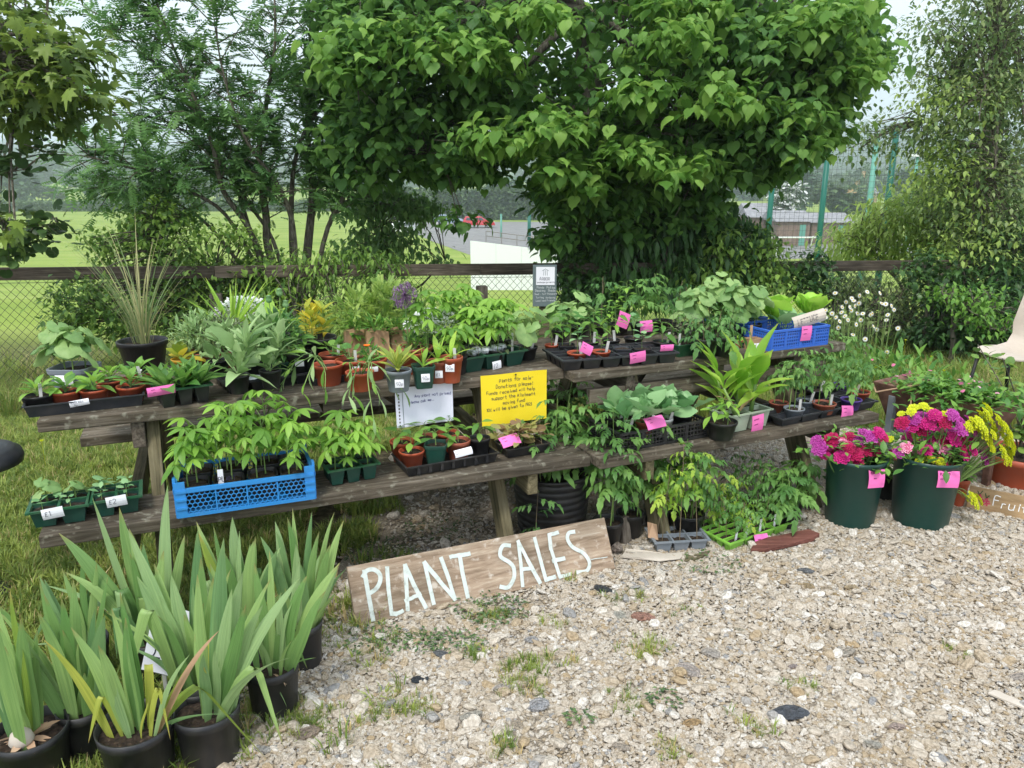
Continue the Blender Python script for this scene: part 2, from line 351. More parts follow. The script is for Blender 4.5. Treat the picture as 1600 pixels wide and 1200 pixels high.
leafshape('sword', combine(strip(.09, (1, 1, .95, .8, .5, .02), .05, .5)))
leafshape('blade', combine(strip(.035, (1, .9, .7, .35, .02), .35, .5)))
leafshape('canna', combine(strip(.33, (.15, .3, .75, 1, .8, .4, .03), .4, .5, .1, seed=6)))
def palm(n, sp, ll, pitch, w=.36, seed=0):
    q = []; rr = random.Random(seed)
    for i in range(n):
        a = (i - (n - 1) / 2) * sp; l = ll * (1 - .28 * abs(a) / (sp * (n - 1) / 2)) * rr.uniform(.9, 1.05)
        q.append(strip(w, OV, .25, .25, L=l, ang=a, pitch=pitch + rr.uniform(-.1, .1)))
    return combine(*q)
leafshape('palm', palm(6, R(52), .62, R(-14), seed=1)); leafshape('palm_b', palm(5, R(58), .62, R(-28), seed=2))
def tomleaf(seed, n=3, wide=.55):
    rr = random.Random(seed); q = [strip(.02, (1, .6), .12, 0)]
    for i in range(n):
        t = .28 + .55 * i / n
        for sg in (-1, 1):
            t += rr.uniform(-.05, .05)
            q.append(strip(wide * rr.uniform(.8, 1.2), (.12, .9, .6, .75, .4, .03), .4, .2, .25, L=.36 * (1 - .25 * i / n), seed=rr.randint(0, 99), org=(0, t, -.12 * t * t), ang=sg * R(62 - 8 * i), pitch=rr.uniform(-.5, 0)))
    q.append(strip(wide, (.15, .9, .65, .8, .45, .03), .5, .2, .2, L=.42, org=(0, .8, -.1), pitch=-.35))
    return combine(*q)
leafshape('tom', tomleaf(1)); leafshape('tom_b', tomleaf(5)); leafshape('tom_s', tomleaf(7, 2, .7))
def pinn(n, w=.40, ll=.30, seed=0):
    rr = random.Random(seed); q = []
    for i in range(n):
        t = .16 + .74 * i / n
        for sg in (-1, 1):
            q.append(strip(w, (.3, 1, .1), .15, .0, L=ll * (1 - .5 * abs(t - .5)), org=(0, t, -.15 * t * t), ang=sg * R(62), pitch=-.15 + rr.uniform(-.1, .1)))
    q.append(strip(w, (.3, 1, .1), .1, 0, L=ll * .8, org=(0, .9, -.13), pitch=-.25))
    return combine(*q)
leafshape('pinnate', pinn(6)); leafshape('fern', pinn(11, .3, .3, 3))
def fan(pts, dz=.1, org=0):
    b = MB(); c = (0, org, 0); vs = [c] + [(x, y, -dz * (x * x + (y - org) ** 2) * 2.2) for x, y in pts]
    n = len(pts); return b.add(vs, [(0, i + 1, i + 2) for i in range(n - 1)])
def sym(half): return [(x, y) for x, y in half] + [(-x, y) for x, y in half[::-1]]
leafshape('maple', fan(sym([(0.03, 0), (.3, .04), (.22, .18), (.5, .38), (.26, .46), (.3, .66), (.12, .62), (.03, 1)]), .25, .25))
leafshape('heart', fan(sym([(.02, .04), (.28, -.04), (.46, .2), (.42, .5), (.2, .78), (.01, 1.02)]), .3, .3))
leafshape('heart_b', fan(sym([(.02, .06), (.22, -.02), (.44, .12), (.50, .36), (.34, .58), (.30, .74), (.10, .84), (.01, 1.05)]), .02, .34))
leafshape('heart_c', fan([(.03, .05), (.26, .02), (.36, .22), (.33, .50), (.17, .74), (.06, 1.04), (-.2, .8), (-.42, .52), (-.48, .2), (-.30, -.04), (-.03, .05)], .5, .32))
leafshape('round', fan(sym([(.02, .06), (.3, .0), (.47, .28), (.45, .62), (.25, .9), (.0, .97)]), .15, .35))
b_ = MB(); vs_ = [(0, 0, 0)]; N_ = 16
for k_ in range(N_ + 1):
    a_ = R(-165) + R(330) * k_ / N_; q_ = .5 * (1 + .07 * cos(5 * a_) + .05 * sin(11 * a_))
    vs_.append((q_ * sin(a_) * .6, .42 * 0 + q_ * cos(a_) * .6, .03 * cos(3 * a_) + .03))
for k_ in range(N_ + 1):
    a_ = R(-165) + R(330) * k_ / N_; q_ = .5 * (1 + .09 * cos(5 * a_) + .07 * sin(11 * a_))
    vs_.append((q_ * sin(a_), q_ * cos(a_), -.07 + .05 * cos(4 * a_ + 1) + .03 * sin(9 * a_)))
b_.add(vs_, [(0, k + 1, k + 2) for k in range(N_)] + [(k + 1, k + N_ + 2, k + N_ + 3, k + 2) for k in range(N_)]); leafshape('squash', b_)
LM = {}
def leafmesh(shape, m):
    k = (shape, m)
    if k not in LM:
        v, f = LEAF[shape]; me = bpy.data.meshes.new(shape + '_leaf'); me.from_pydata(v.tolist(), [], f); me.materials.append(MATS[m]); me.shade_smooth()
        a = me.attributes.new('along', 'FLOAT', 'POINT'); a.data.foreach_set('value', v[:, 1].copy()); LM[k] = me
    return LM[k]
def norm(a): return a / np.maximum(np.linalg.norm(a, axis=1, keepdims=True), 1e-9)
def scatter_mesh(name, shape, P, D, S, m, parent=None, tint=None, up=None, width=None, smooth=False):
    """one joined mesh of many leaves: positions P, leaf axes D, lengths S"""
    if isinstance(shape, str): V, Fc = LEAF[shape]
    else: V, Fc = shape
    P = np.asarray(P, float); D = norm(np.asarray(D, float)); S = np.asarray(S, float); N = len(P)
    U = np.tile(np.array([[0, 0, 1.]]), (N, 1)) if up is None else np.asarray(up, float)
    X = np.cross(D, U); bad = np.linalg.norm(X, axis=1) < 1e-3; X[bad] = (1, 0, 0); X = norm(X); Z = np.cross(X, D)
    if width is not None: X = X * width[:, None]
    W = P[:, None, :] + S[:, None, None] * (V[None, :, 0, None] * X[:, None, :] + V[None, :, 1, None] * D[:, None, :] + V[None, :, 2, None] * Z[:, None, :])
    nv = len(V); me = bpy.data.meshes.new(name)
    lens = np.array([len(f) for f in Fc]); idx = np.concatenate([np.array(f) for f in Fc])
    loops = (idx[None, :] + (np.arange(N) * nv)[:, None]).ravel(); tot = np.tile(lens, N)
    me.vertices.add(N * nv); me.vertices.foreach_set('co', W.astype(np.float32).ravel())
    me.loops.add(len(loops)); me.loops.foreach_set('vertex_index', loops.astype(np.int32))
    me.polygons.add(len(tot)); st = np.concatenate([[0], np.cumsum(tot)[:-1]]); me.polygons.foreach_set('loop_start', st.astype(np.int32))
    try: me.polygons.foreach_set('loop_total', tot.astype(np.int32))
    except Exception: pass
    me.update(calc_edges=True); me.validate()
    t = nr.rand(N) if tint is None else tint
    a = me.attributes.new('tint', 'FLOAT', 'POINT'); a.data.foreach_set('value', np.repeat(t, nv).astype(np.float32))
    a = me.attributes.new('along', 'FLOAT', 'POINT'); a.data.foreach_set('value', np.tile(V[:, 1], N).astype(np.float32))
    me.materials.append(MATS[m]); 
    if smooth: me.shade_smooth()
    o = link(name, me, parent); o['kind'] = 'stuff'
    return o

# ------------------------------------------------------------------ handwriting: letters as pen strokes
GL = {'a': '4536160503123243|4642', 'b': '09023243453606', 'c': '4536160503123243', 'd': '4536160503123243|4942', 'e': '04444536160503123243', 'f': '48392822|0646',
 'g': '4536160503123243|46413010', 'h': '0902|0516364542', 'i': '2622|2827', 'j': '262110|2827', 'k': '0902|460442', 'l': '2922', 'm': '0602|05162522|25364542', 'n': '0602|0516364542',
 'o': '160503123243453616', 'p': '0600|063645433202', 'r': '0602|041636', 's': '45361605433202', 't': '29233242|0646', 'u': '0603123243|4642', 'v': '062246', 'w': '0612253246',
 'x': '0642|4602', 'y': '0622|4610', 'z': '06460242', 'A': '022942|1434', 'B': '020939483605|36443202', 'C': '4839190704123243', 'D': '02092947442202', 'E': '49090242|0636', 'F': '490902|0636',
 'G': '48391907041232434525', 'H': '0902|4942|0646', 'I': '2922', 'L': '090242', 'M': '0209254942', 'N': '02094249', 'O': '190704123244473919', 'P': '02093948463505', 'R': '02093948463505|2542',
 'S': '48391907163644332202', 'T': '0949|2922', 'U': '090312324349', 'W': '0912263249', 'Y': '092649|2622', 'K': '0902|490542', '0': '190704123244473919', '1': '182922', '2': '081939470242',
 '3': '0819394726443212', '5': '49090636443312', '£': '4839181402|0242|0636', '%': '4902|0809|4342', '-': '0545', "'": '2927', '!': '2925|2322', '.': '2223', '/': '4902', ',': '2311', '~': '04152435 4455'.replace(' ', '')}
def ribbon(mb, pts, w, tf):
    pts = [Vector(p) for p in pts]; vs = []
    for i, p in enumerate(pts):
        d = pts[min(i + 1, len(pts) - 1)] - pts[max(i - 1, 0)]
        d = d.normalized() if d.length > 0 else Vector((1, 0)); nn = Vector((-d.y, d.x)) * w / 2
        e = Vector((0, 0)) if 0 < i < len(pts) - 1 else d * w * .35 * (1 if i else -1)
        vs += [tf(*(p + nn + e)), tf(*(p - nn + e))]
    mb.add(vs, [(2 * i, 2 * i + 1, 2 * i + 3, 2 * i + 2) for i in range(len(pts) - 1)])
def smoothline(pts, k=4):
    if len(pts) < 3: return pts
    out = []
    P = [pts[0]] + list(pts) + [pts[-1]]
    for i in range(1, len(P) - 2):
        for j in range(k):
            t = j / k; a, b, c, d = (Vector(P[i - 1]), Vector(P[i]), Vector(P[i + 1]), Vector(P[i + 2]))
            out.append(.5 * ((2 * b) + (c - a) * t + (2 * a - 5 * b + 4 * c - d) * t * t + (3 * b - a - 3 * c + d) * t ** 3))
    return out + [Vector(pts[-1])]
def write(parent, lines, m='ink', bend=lambda x, z: 0.0, off=.0012, jit=.3, name='writing', seed=1, slant=.0):
    """lines: (text, x, z, letter height, pen width); on a sheet in the local XZ plane that faces -Y"""
    mb = MB(); rr = random.Random(seed)
    for text, x0, z0, h, w in lines:
        u0 = h / 7; x = x0; u = u0; rise = rr.uniform(-.02, .03)
        for ch in text:
            u = u0 * rr.uniform(.86, 1.14)
            if ch == ' ': x += 4 * u; continue
            g = GL.get(ch, '2223'); oz = rr.uniform(-jit, jit) * u * 2 + (x - x0) * rise
            for st in g.split('|'):
                pts = [(x + (int(st[i]) + slant * int(st[i + 1])) * u * .85 + rr.uniform(-.2, .2) * u, z0 + (int(st[i + 1]) - 2) * u + oz) for i in range(0, len(st), 2)]
                ribbon(mb, smoothline(pts, 3), w, lambda a, b: Vector((a, bend(a, b) - off, b)))
            x += (5.2 if ch not in "il'!.1,I" else 3.4) * u
    return part(name, mb, m, parent)
def sheet(parent, name, w, h, m, bend=lambda x, z: 0.0, th=.0006, nx=8, nz=6, holes=False, M=None):
    mb = MB(); vs, fs = [], []
    for k in (0, 1):
        for j in range(nz + 1):
            for i in range(nx + 1):
                x, z = w * i / nx, h * j / nz; vs.append((x, bend(x, z) + k * th, z))
    n1 = (nx + 1) * (nz + 1)
    for j in range(nz):
        for i in range(nx):
            a = j * (nx + 1) + i; fs += [(a, a + 1, a + nx + 2, a + nx + 1), (n1 + a, n1 + a + nx + 1, n1 + a + nx + 2, n1 + a + 1)]
    for i in range(nx):
        a = i; fs.append((a, n1 + a, n1 + a + 1, a + 1)); a = nz * (nx + 1) + i; fs.append((a, a + 1, n1 + a + 1, n1 + a))
    for j in range(nz):
        a = j * (nx + 1); fs.append((a, a + nx + 1, n1 + a + nx + 1, n1 + a)); a += nx; fs.append((a, n1 + a, n1 + a + nx + 1, a + nx + 1))
    mb.add(vs, fs); return part(name, mb, m, parent, smooth=False, M=M)

# ================================================================== THE SETTING: terrain, gravel, grass
def smooth01(t): t = np.clip(t, 0, 1); return t * t * (3 - 2 * t)
def hnoise(x, s, ph=0.): return (np.sin(x * s + ph) + .6 * np.sin(x * s * 2.3 + ph * 2 + 1) + .35 * np.sin(x * s * 5.1 + ph * 3 + 2)) / 1.95
def ground_z(x, y):
    x = np.asarray(x, float); y = np.asarray(y, float)
    z = -.18 * smooth01((y - 3.9) / 2.2) - .05 * smooth01((x - 1) / 3) * smooth01((y - 5) / 2)
    z = z - 4.62 * smooth01((y - 6.5) / 38.0)
    z = z + .0125 * np.clip(y - 175, 0, 500)
    far = np.clip((y - 560) / 900.0, 0, 1)
    ridge = 44 + 9 * hnoise(x, .0042, .8) + 30 * smooth01((x - 100) / 500)
    z = z + ridge * smooth01(far) + 6 * hnoise(x + y * .7, .012, 2.) * smooth01((y - 300) / 300)
    return z
def gz(x, y): return float(ground_z(x, y))
xs = np.concatenate([-np.geomspace(1700, 6, 34), np.linspace(-5, 6, 12), np.geomspace(7, 1700, 34)])
ys = np.concatenate([[-30, -8, -2, 0, 1, 2, 3, 3.6], np.linspace(4, 8, 12), np.geomspace(9, 160, 26), np.geomspace(175, 1660, 30)])
X_, Y_ = np.meshgrid(xs, ys); Z_ = ground_z(X_, Y_)
mb = MB(); mb.v = list(map(tuple, np.stack([X_.ravel(), Y_.ravel(), Z_.ravel()], 1).tolist())); nx_ = len(xs)
mb.f = [(j * nx_ + i, j * nx_ + i + 1, (j + 1) * nx_ + i + 1, (j + 1) * nx_ + i) for j in range(len(ys) - 1) for i in range(nx_ - 1)]
m, nt, N, L, bs = newmat('ground_mat')
g = N.new('ShaderNodeNewGeometry')
def nz_(scale, det=6, src=None, ms=None):
    n = N.new('ShaderNodeTexNoise'); n.inputs['Scale'].default_value = scale; n.inputs['Detail'].default_value = det
    if ms:
        mp = N.new('ShaderNodeMapping'); mp.inputs['Scale'].default_value = ms; L.new(g.outputs['Position'], mp.inputs[0]); L.new(mp.outputs[0], n.inputs[0])
    else: L.new(g.outputs['Position'], n.inputs[0])
    return n
sep = N.new('ShaderNodeSeparateXYZ'); L.new(g.outputs['Position'], sep.inputs[0])
near = ramp(N, [(.3, (.03, .026, .015)), (.5, (.075, .062, .035)), (.7, (.14, .115, .07))]); L.new(nz_(26, 8).outputs[0], near.inputs[0])
lawn = ramp(N, [(.3, (.17, .25, .045)), (.5, (.23, .31, .06)), (.72, (.30, .35, .10))]); L.new(nz_(.35, 7, ms=(.35, 1.6, 1)).outputs[0], lawn.inputs[0])
hill = ramp(N, [(.42, (.04, .08, .04)), (.50, (.07, .12, .05)), (.54, (.17, .25, .08)), (.7, (.24, .30, .11))]); L.new(nz_(.011, 3, ms=(1, 1.4, 1)).outputs[0], hill.inputs[0])
def step(a, b):
    mr = N.new('ShaderNodeMapRange'); mr.inputs[1].default_value = a; mr.inputs[2].default_value = b; L.new(sep.outputs['Y'], mr.inputs[0]); return mr
def mixc(f, a, b):
    x = N.new('ShaderNodeMix'); x.data_type = 'RGBA'; L.new(f, x.inputs[0]); L.new(a, x.inputs[6]); L.new(b, x.inputs[7]); return x.outputs[2]
c1 = mixc(step(7.2, 9.5).outputs[0], near.outputs[0], lawn.outputs[0]); c2 = mixc(step(430, 620).outputs[0], c1, hill.outputs[0])
L.new(c2, bs.inputs['Base Color']); bs.inputs['Roughness'].default_value = .95; bs.inputs['Specular IOR Level'].default_value = .1
bp = N.new('ShaderNodeBump'); bp.inputs['Strength'].default_value = .6; bp.inputs['Distance'].default_value = .02; L.new(nz_(40, 6).outputs[0], bp.inputs['Height']); L.new(bp.outputs[0], bs.inputs['Normal'])
MATS['ground_mat'] = m
o = part('ground', mb, 'ground_mat', None, kind='structure', smooth=True)
DG = 0
# ---- car park and playing field marks, far below
def patch(name, pts, m, dz=.006):
    mb = MB(); mb.add([(x, y, gz(x, y) + dz) for x, y in pts], [tuple(range(len(pts)))]); return part(name, mb, m, None, kind='structure')
noisy('asphalt', [(.3, (.17, .17, .165)), (.7, (.25, .245, .235))], 1.2, 8, .9, .3, .01, coord='World')
patch('car_park', [(-3.5, 66), (-1, 60), (14, 60), (40, 70), (44, 118), (-17, 118), (-13, 98), (-8, 80)], 'asphalt', .02)

# ---- scatter of instances by geometry nodes: stones, grass tufts
def protos(prefix, meshes):
    c = bpy.data.collections.new(prefix)
    for i, me in enumerate(meshes):
        ob = bpy.data.objects.new('%s_%02d' % (prefix, i), me); c.objects.link(ob)
    return c
def gn_scatter(name, P, rot, scl, idx, tint, coll, kind='stuff'):
    me = bpy.data.meshes.new(name); n = len(P); me.vertices.add(n); me.vertices.foreach_set('co', np.asarray(P, np.float32).ravel())
    for an, tp, key, arr in (('rot', 'FLOAT_VECTOR', 'vector', rot), ('scl', 'FLOAT_VECTOR', 'vector', scl), ('idx', 'INT', 'value', idx), ('tint', 'FLOAT', 'value', tint)):
        a = me.attributes.new(an, tp, 'POINT'); arr = np.asarray(arr, np.int32 if tp == 'INT' else np.float32); a.data.foreach_set(key, arr.ravel())
    ng = bpy.data.node_groups.new(name + '_nodes', 'GeometryNodeTree')
    ng.interface.new_socket('Geometry', in_out='INPUT', socket_type='NodeSocketGeometry'); ng.interface.new_socket('Geometry', in_out='OUTPUT', socket_type='NodeSocketGeometry')
    n_ = ng.nodes; l_ = ng.links; gi = n_.new('NodeGroupInput'); go = n_.new('NodeGroupOutput'); ip = n_.new('GeometryNodeInstanceOnPoints')
    ci = n_.new('GeometryNodeCollectionInfo'); ci.inputs[0].default_value = coll; ci.inputs['Separate Children'].default_value = True; ci.inputs['Reset Children'].default_value = True
    def na(nm, tp): q = n_.new('GeometryNodeInputNamedAttribute'); q.data_type = tp; q.inputs[0].default_value = nm; return q.outputs[0]
    l_.new(gi.outputs[0], ip.inputs['Points']); l_.new(ci.outputs[0], ip.inputs['Instance']); ip.inputs['Pick Instance'].default_value = True
    l_.new(na('idx', 'INT'), ip.inputs['Instance Index']); l_.new(na('rot', 'FLOAT_VECTOR'), ip.inputs['Rotation']); l_.new(na('scl', 'FLOAT_VECTOR'), ip.inputs['Scale'])
    l_.new(ip.outputs[0], go.inputs[0])
    o = link(name, me); md = o.modifiers.new('scatter', 'NODES'); md.node_group = ng
    if kind: o['kind'] = kind
    return o
def rockmesh(seed, m, sub=1, flatn=.6, rough=.22):
    import bmesh
    bm = bmesh.new(); bmesh.ops.create_icosphere(bm, subdivisions=sub + 1, radius=1); rr = random.Random(seed)
    cuts = [(Vector((rr.gauss(0, 1), rr.gauss(0, 1), rr.gauss(0, 1))).normalized(), rr.uniform(.58, .9)) for _ in range(7)]
    sx, sy = rr.uniform(.75, 1.25), rr.uniform(.6, 1.0)
    for v in bm.verts:
        p = v.co.copy()
        for nn, dd in cuts:
            q = p.dot(nn)
            if q > dd: p -= nn * (q - dd) * .8
        v.co = Vector((p.x * sx, p.y * sy, p.z * flatn)) + Vector([rr.uniform(-1, 1) * rough * .12 for _ in range(3)])
    me = bpy.data.meshes.new('stone_mesh'); bm.to_mesh(me); bm.free(); me.materials.append(MATS[m]); return me
m, nt, N, L, bs = newmat('gravel_stone')
at = N.new('ShaderNodeAttribute'); at.attribute_type = 'INSTANCER'; at.attribute_name = 'tint'
rp = ramp(N, [(.0, (.30, .305, .31)), (.04, (.42, .41, .39)), (.07, (.44, .34, .21)), (.13, (.48, .40, .29)), (.36, (.52, .46, .375)), (.6, (.58, .525, .44)), (.85, (.65, .605, .53)), (1, (.76, .735, .68))]); L.new(at.outputs['Fac'], rp.inputs[0])
tc = N.new('ShaderNodeTexCoord'); no = N.new('ShaderNodeTexNoise'); no.inputs['Scale'].default_value = 2.3; no.inputs['Detail'].default_value = 6; L.new(tc.outputs['Object'], no.inputs[0])
mm = N.new('ShaderNodeMix'); mm.data_type = 'RGBA'; mm.blend_type = 'MULTIPLY'; mm.inputs[0].default_value = .75; r2 = ramp(N, [(.3, (.6, .55, .48)), (.6, (1.1, 1.08, 1.05))]); L.new(no.outputs[0], r2.inputs[0]); L.new(rp.outputs[0], mm.inputs[6]); L.new(r2.outputs[0], mm.inputs[7])
L.new(mm.outputs[2], bs.inputs['Base Color']); bs.inputs['Roughness'].default_value = .85; bs.inputs['Specular IOR Level'].default_value = .25
bp = N.new('ShaderNodeBump'); bp.inputs['Strength'].default_value = .5; bp.inputs['Distance'].default_value = .15; L.new(no.outputs[0], bp.inputs['Height']); L.new(bp.outputs[0], bs.inputs['Normal'])
MATS['gravel_stone'] = m
stonec = protos('gravel_stone', [rockmesh(s, 'gravel_stone', 1, .5 + .3 * (s % 3) / 2) for s in range(9)])
def vnoise(x, y, s, ph=0): return np.sin(x * s + 1.7 * np.sin(y * s * .7 + ph)) * np.sin(y * s * 1.1 + 1.3 * np.sin(x * s * .8 + ph + 2))
def edge_x(y): return -.80 + .10 * (y - 2.5)            # where the grass gives way to gravel
def in_view(x, y, mar=.25):
    zc = y * cos(PITCH) + EYE * sin(PITCH); yc = EYE * cos(PITCH) - y * sin(PITCH)
    return (np.abs(x) < zc * .667 + mar) & (yc < zc * .5 + mar * .8)
def gravel_points(n, x0, x1, y0, y1):
    x = nr.uniform(x0, x1, n); y = nr.uniform(y0, y1, n)
    e = x - edge_x(y) + .16 * vnoise(x, y, 5.1) + .07 * vnoise(x, y, 17)
    keep = nr.rand(n) < np.clip(.16 + e / .30, 0.0, 1)
    lim = 4.75 + .5 * smooth01((x - .2) / 1.2) * (1 - smooth01((x - 2.0) / 1.2)) - .25 * vnoise(x, y, 2.3)
    keep &= (y < lim) & (e > -.35) & in_view(x, y)
    # patches of bare soil
    keep &= ~((vnoise(x, y, 4.3, 3) > .80) & (x < .5) & (nr.rand(n) < .55))
    # underneath the tables there is more soil
    und = (x > -1.0) & (x < .1) & (y > 2.75) & (y < 4.2); keep &= ~(und & (nr.rand(n) < .78))
    return x[keep], y[keep]
gx, gy = gravel_points(640000, -1.3, 4.6, 1.15, 5.6)
n = len(gx); big = nr.rand(n); sz = np.exp(nr.normal(0, .38, n)) * .0054; sz = np.where(big > .991, nr.uniform(.016, .028, n), sz); sz = np.clip(sz, .0032, .028)
sz *= np.where(gx < -.1, 1.12, 1.0)
gzv = ground_z(gx, gy) + sz * nr.uniform(-.1, .4, n) + .004 * nr.rand(n) + .012 * vnoise(gx, gy, 3.0) * .5 + .006
gt = nr.rand(n); gt = np.where((vnoise(gx, gy, 6.3, 1) > .55) & (nr.rand(n) < .22), nr.uniform(.07, .2, n), gt)
gn_scatter('gravel', np.stack([gx, gy, gzv], 1), nr.uniform(-.5, .5, (n, 3)) * [1, 1, 0] + np.stack([0 * gx, 0 * gx, nr.uniform(0, 6.28, n)], 1),
           np.stack([sz * nr.uniform(.8, 1.4, n), sz, sz * nr.uniform(.65, 1.0, n)], 1), nr.randint(0, 9, n), gt, stonec)
print('gravel', n)
# pale fine grit between the stones: a thin sheet over the soil
m, nt, N, L, bs = newmat('grit_mat'); g = N.new('ShaderNodeNewGeometry')
v = N.new('ShaderNodeTexVoronoi'); v.inputs['Scale'].default_value = 150; L.new(g.outputs['Position'], v.inputs['Vector'])
n2 = nz_(6, 6); rp = ramp(N, [(.35, (.20, .165, .12)), (.6, (.38, .33, .26))]); L.new(n2.outputs[0], rp.inputs[0])
mm = N.new('ShaderNodeMix'); mm.data_type = 'RGBA'; mm.blend_type = 'MULTIPLY'; mm.inputs[0].default_value = .5; L.new(rp.outputs[0], mm.inputs[6]); vr = ramp(N, [(0, (.55, .52, .48)), (.6, (1.3, 1.27, 1.2))]); L.new(v.outputs['Distance'], vr.inputs[0]); L.new(vr.outputs[0], mm.inputs[7]); L.new(mm.outputs[2], bs.inputs['Base Color'])
bs.inputs['Roughness'].default_value = .95; bp = N.new('ShaderNodeBump'); bp.inputs['Distance'].default_value = .01; L.new(v.outputs['Distance'], bp.inputs['Height']); L.new(bp.outputs[0], bs.inputs['Normal']); MATS['grit_mat'] = m
mb = MB(); yy = np.linspace(.6, 4.9, 24); jl = [float(edge_x(y) + .08 * sin(y * 7) - .02) for y in yy]
for i in range(23):
    for (xa, xb, xc, xd) in ((jl[i], 5.2, 5.2, jl[i + 1]),):
        mb.add([(xa, yy[i], gz(xa, yy[i]) + .004), (xb, yy[i], gz(xb, yy[i]) + .004), (xc, yy[i + 1], gz(xc, yy[i + 1]) + .004), (xd, yy[i + 1], gz(xd, yy[i + 1]) + .004)], [(0, 1, 2, 3)])
part('grit_bed', mb, 'grit_mat', None, kind='structure')

# ---- grass tufts
def tuft(seed, n, h, spread, m, w=.004):
    rr = random.Random(seed); b = MB()
    for i in range(n):
        a = rr.uniform(0, 6.28); r0 = rr.uniform(0, spread * .35); l = h * rr.uniform(.55, 1.1); ln = rr.uniform(.15, .9) * l; ww = w * rr.uniform(.7, 1.2)
        p0 = Vector((r0 * cos(a), r0 * sin(a), 0)); d = Vector((cos(a + rr.uniform(-.6, .6)), sin(a + rr.uniform(-.6, .6)), 0)); s = Vector((-d.y, d.x, 0)) * ww / 2
        p1 = p0 + d * ln * .3 + Vector((0, 0, l * .6)); p2 = p0 + d * ln + Vector((0, 0, l * rr.uniform(.7, 1)))
        b.add([p0 - s, p0 + s, p1 + s * .8, p1 - s * .8, p2], [(0, 1, 2, 3), (3, 2, 4)])
    return b.mesh('tuft_mesh', m)
shortc = protos('short_tuft', [tuft(s, 12, .055, .05, 'grass_blade') for s in range(5)] + [tuft(9 + s, 9, .05, .06, 'grass_dry') for s in range(2)])
tallc = protos('tall_tuft', [tuft(30 + s, 16, .30, .10, 'grass_blade', .006) for s in range(5)] + [tuft(39, 10, .32, .12, 'grass_dry', .005)])
def grass(name, x, y, coll, nproto, dryfrac, s0, s1, drys=1):
    n = len(x); z = ground_z(x, y); idx = np.where(nr.rand(n) < dryfrac, nproto + nr.randint(0, drys, n), nr.randint(0, nproto, n)); s = nr.uniform(s0, s1, n)
    rot = np.stack([nr.uniform(-.15, .15, n), nr.uniform(-.15, .15, n), nr.uniform(0, 6.28, n)], 1)
    return gn_scatter(name, np.stack([x, y, z], 1), rot, np.stack([s, s, s * nr.uniform(.8, 1.25, n)], 1), idx, nr.rand(n), coll)
n = 85000; x = nr.uniform(-4.6, .3, n); y = nr.uniform(1.1, 6.4, n)
e = x - edge_x(y) + .2 * vnoise(x, y, 5.1); k = (nr.rand(n) < np.clip(.92 - (e + .12) / .38, .02, 1)) & in_view(x, y, .5)
k &= (x < -.3) | ((y > 2.9) & (nr.rand(n) < .5))
k &= ~((x > -.95) & (y > 2.6) & (y < 4.3) & (vnoise(x, y, 8) > -.1))
grass('lawn_grass', x[k], y[k], shortc, 5, .22, .6, 1.5, 2)
n = 500; cxs = nr.uniform(-.7, .55, 26); cys = nr.uniform(1.7, 2.95, 26); ci_ = nr.randint(0, 26, n)
x = cxs[ci_] + nr.normal(0, .03, n); y = cys[ci_] + nr.normal(0, .03, n); k = x < .62
grass('gravel_weeds', x[k], y[k], shortc, 5, .35, .25, .85, 2)
for (px, py, nn) in ((480, 1135, 90), (818, 1045, 60), (760, 965, 60), (870, 975, 18), (975, 1100, 16), (1260, 1080, 12), (1495, 1022, 14), (1020, 1008, 14), (1068, 955, 14), (1180, 1140, 22), (640, 1110, 50)):
    p = onz(px, py, 0); x = p.x + nr.normal(0, .035, nn); y = p.y + nr.normal(0, .028, nn); o = grass('grass_clump', x, y, shortc, 5, .25, .3, .8, 2)
# rough grass along the fence and on the right
def fence_y(x): return 5.75 + .215 * (x + 3.87)
n = 26000; x = nr.uniform(-5, 6.6, n); y = nr.uniform(4.6, 9.5, n); fy = 5.75 + .215 * (x + 3.87)
k = (y < fy + 1.2) & (y > np.where(x > 2.2, 4.75 + .1 * vnoise(x, y, 3), np.where(x > -.6, 5.3, 5.1))) & in_view(x, y, .6)
grass('meadow_grass', x[k], y[k], tallc, 5, .2, .35, 1.0, 1)

# ================================================================== BACKGROUND: fields, hedges, far trees, hills
def blobcrown(n, rx, ry, rz, leaf, shape, m, seed, zc=0, lobes=7):
    """crown of many small leaf cards filling overlapping lobes"""
    r_ = np.random.RandomState(seed); cs = np.stack([r_.uniform(-.55, .55, lobes) * rx, r_.uniform(-.55, .55, lobes) * ry, r_.uniform(-.5, .6, lobes) * rz], 1); rs = r_.uniform(.35, .62, lobes)
    k = r_.randint(0, lobes, n); d = norm(r_.normal(size=(n, 3))); rad = rs[k] * (r_.uniform(.35, 1, n) ** .45)
    P = cs[k] + d * rad[:, None] * np.array([rx, ry, rz]); P[:, 2] += zc
    D = d + r_.normal(size=(n, 3)) * .6 - np.array([0, 0, .35]); return P, D, r_.uniform(.6, 1.3, n) * leaf, (r_.rand(n) * .5 + r_.rand(lobes)[k] * .5)
CR = {}
def far_crown(key, m, n, rx, rz, leaf, seed):
    P, D, S, T = blobcrown(n, rx, rx, rz, leaf, 'tiny', m, seed, zc=0); o = scatter_mesh('crown', LEAF['tiny'], P, D, S, m, tint=T, width=np.full(n, 1.6)); me = o.data; bpy.data.objects.remove(o); CR[key] = me
far_crown('oak', 'leaf_far', 1500, 1, 1, .22, 1); far_crown('oak_b', 'leaf_far', 1500, 1, 1, .22, 2)
far_crown('olive', 'leaf_olive', 1700, 1, 1, .17, 3); far_crown('dark', 'leaf_far', 1500, 1, 1, .2, 4); far_crown('bushy', 'leaf_field', 1600, 1, 1, .2, 5)
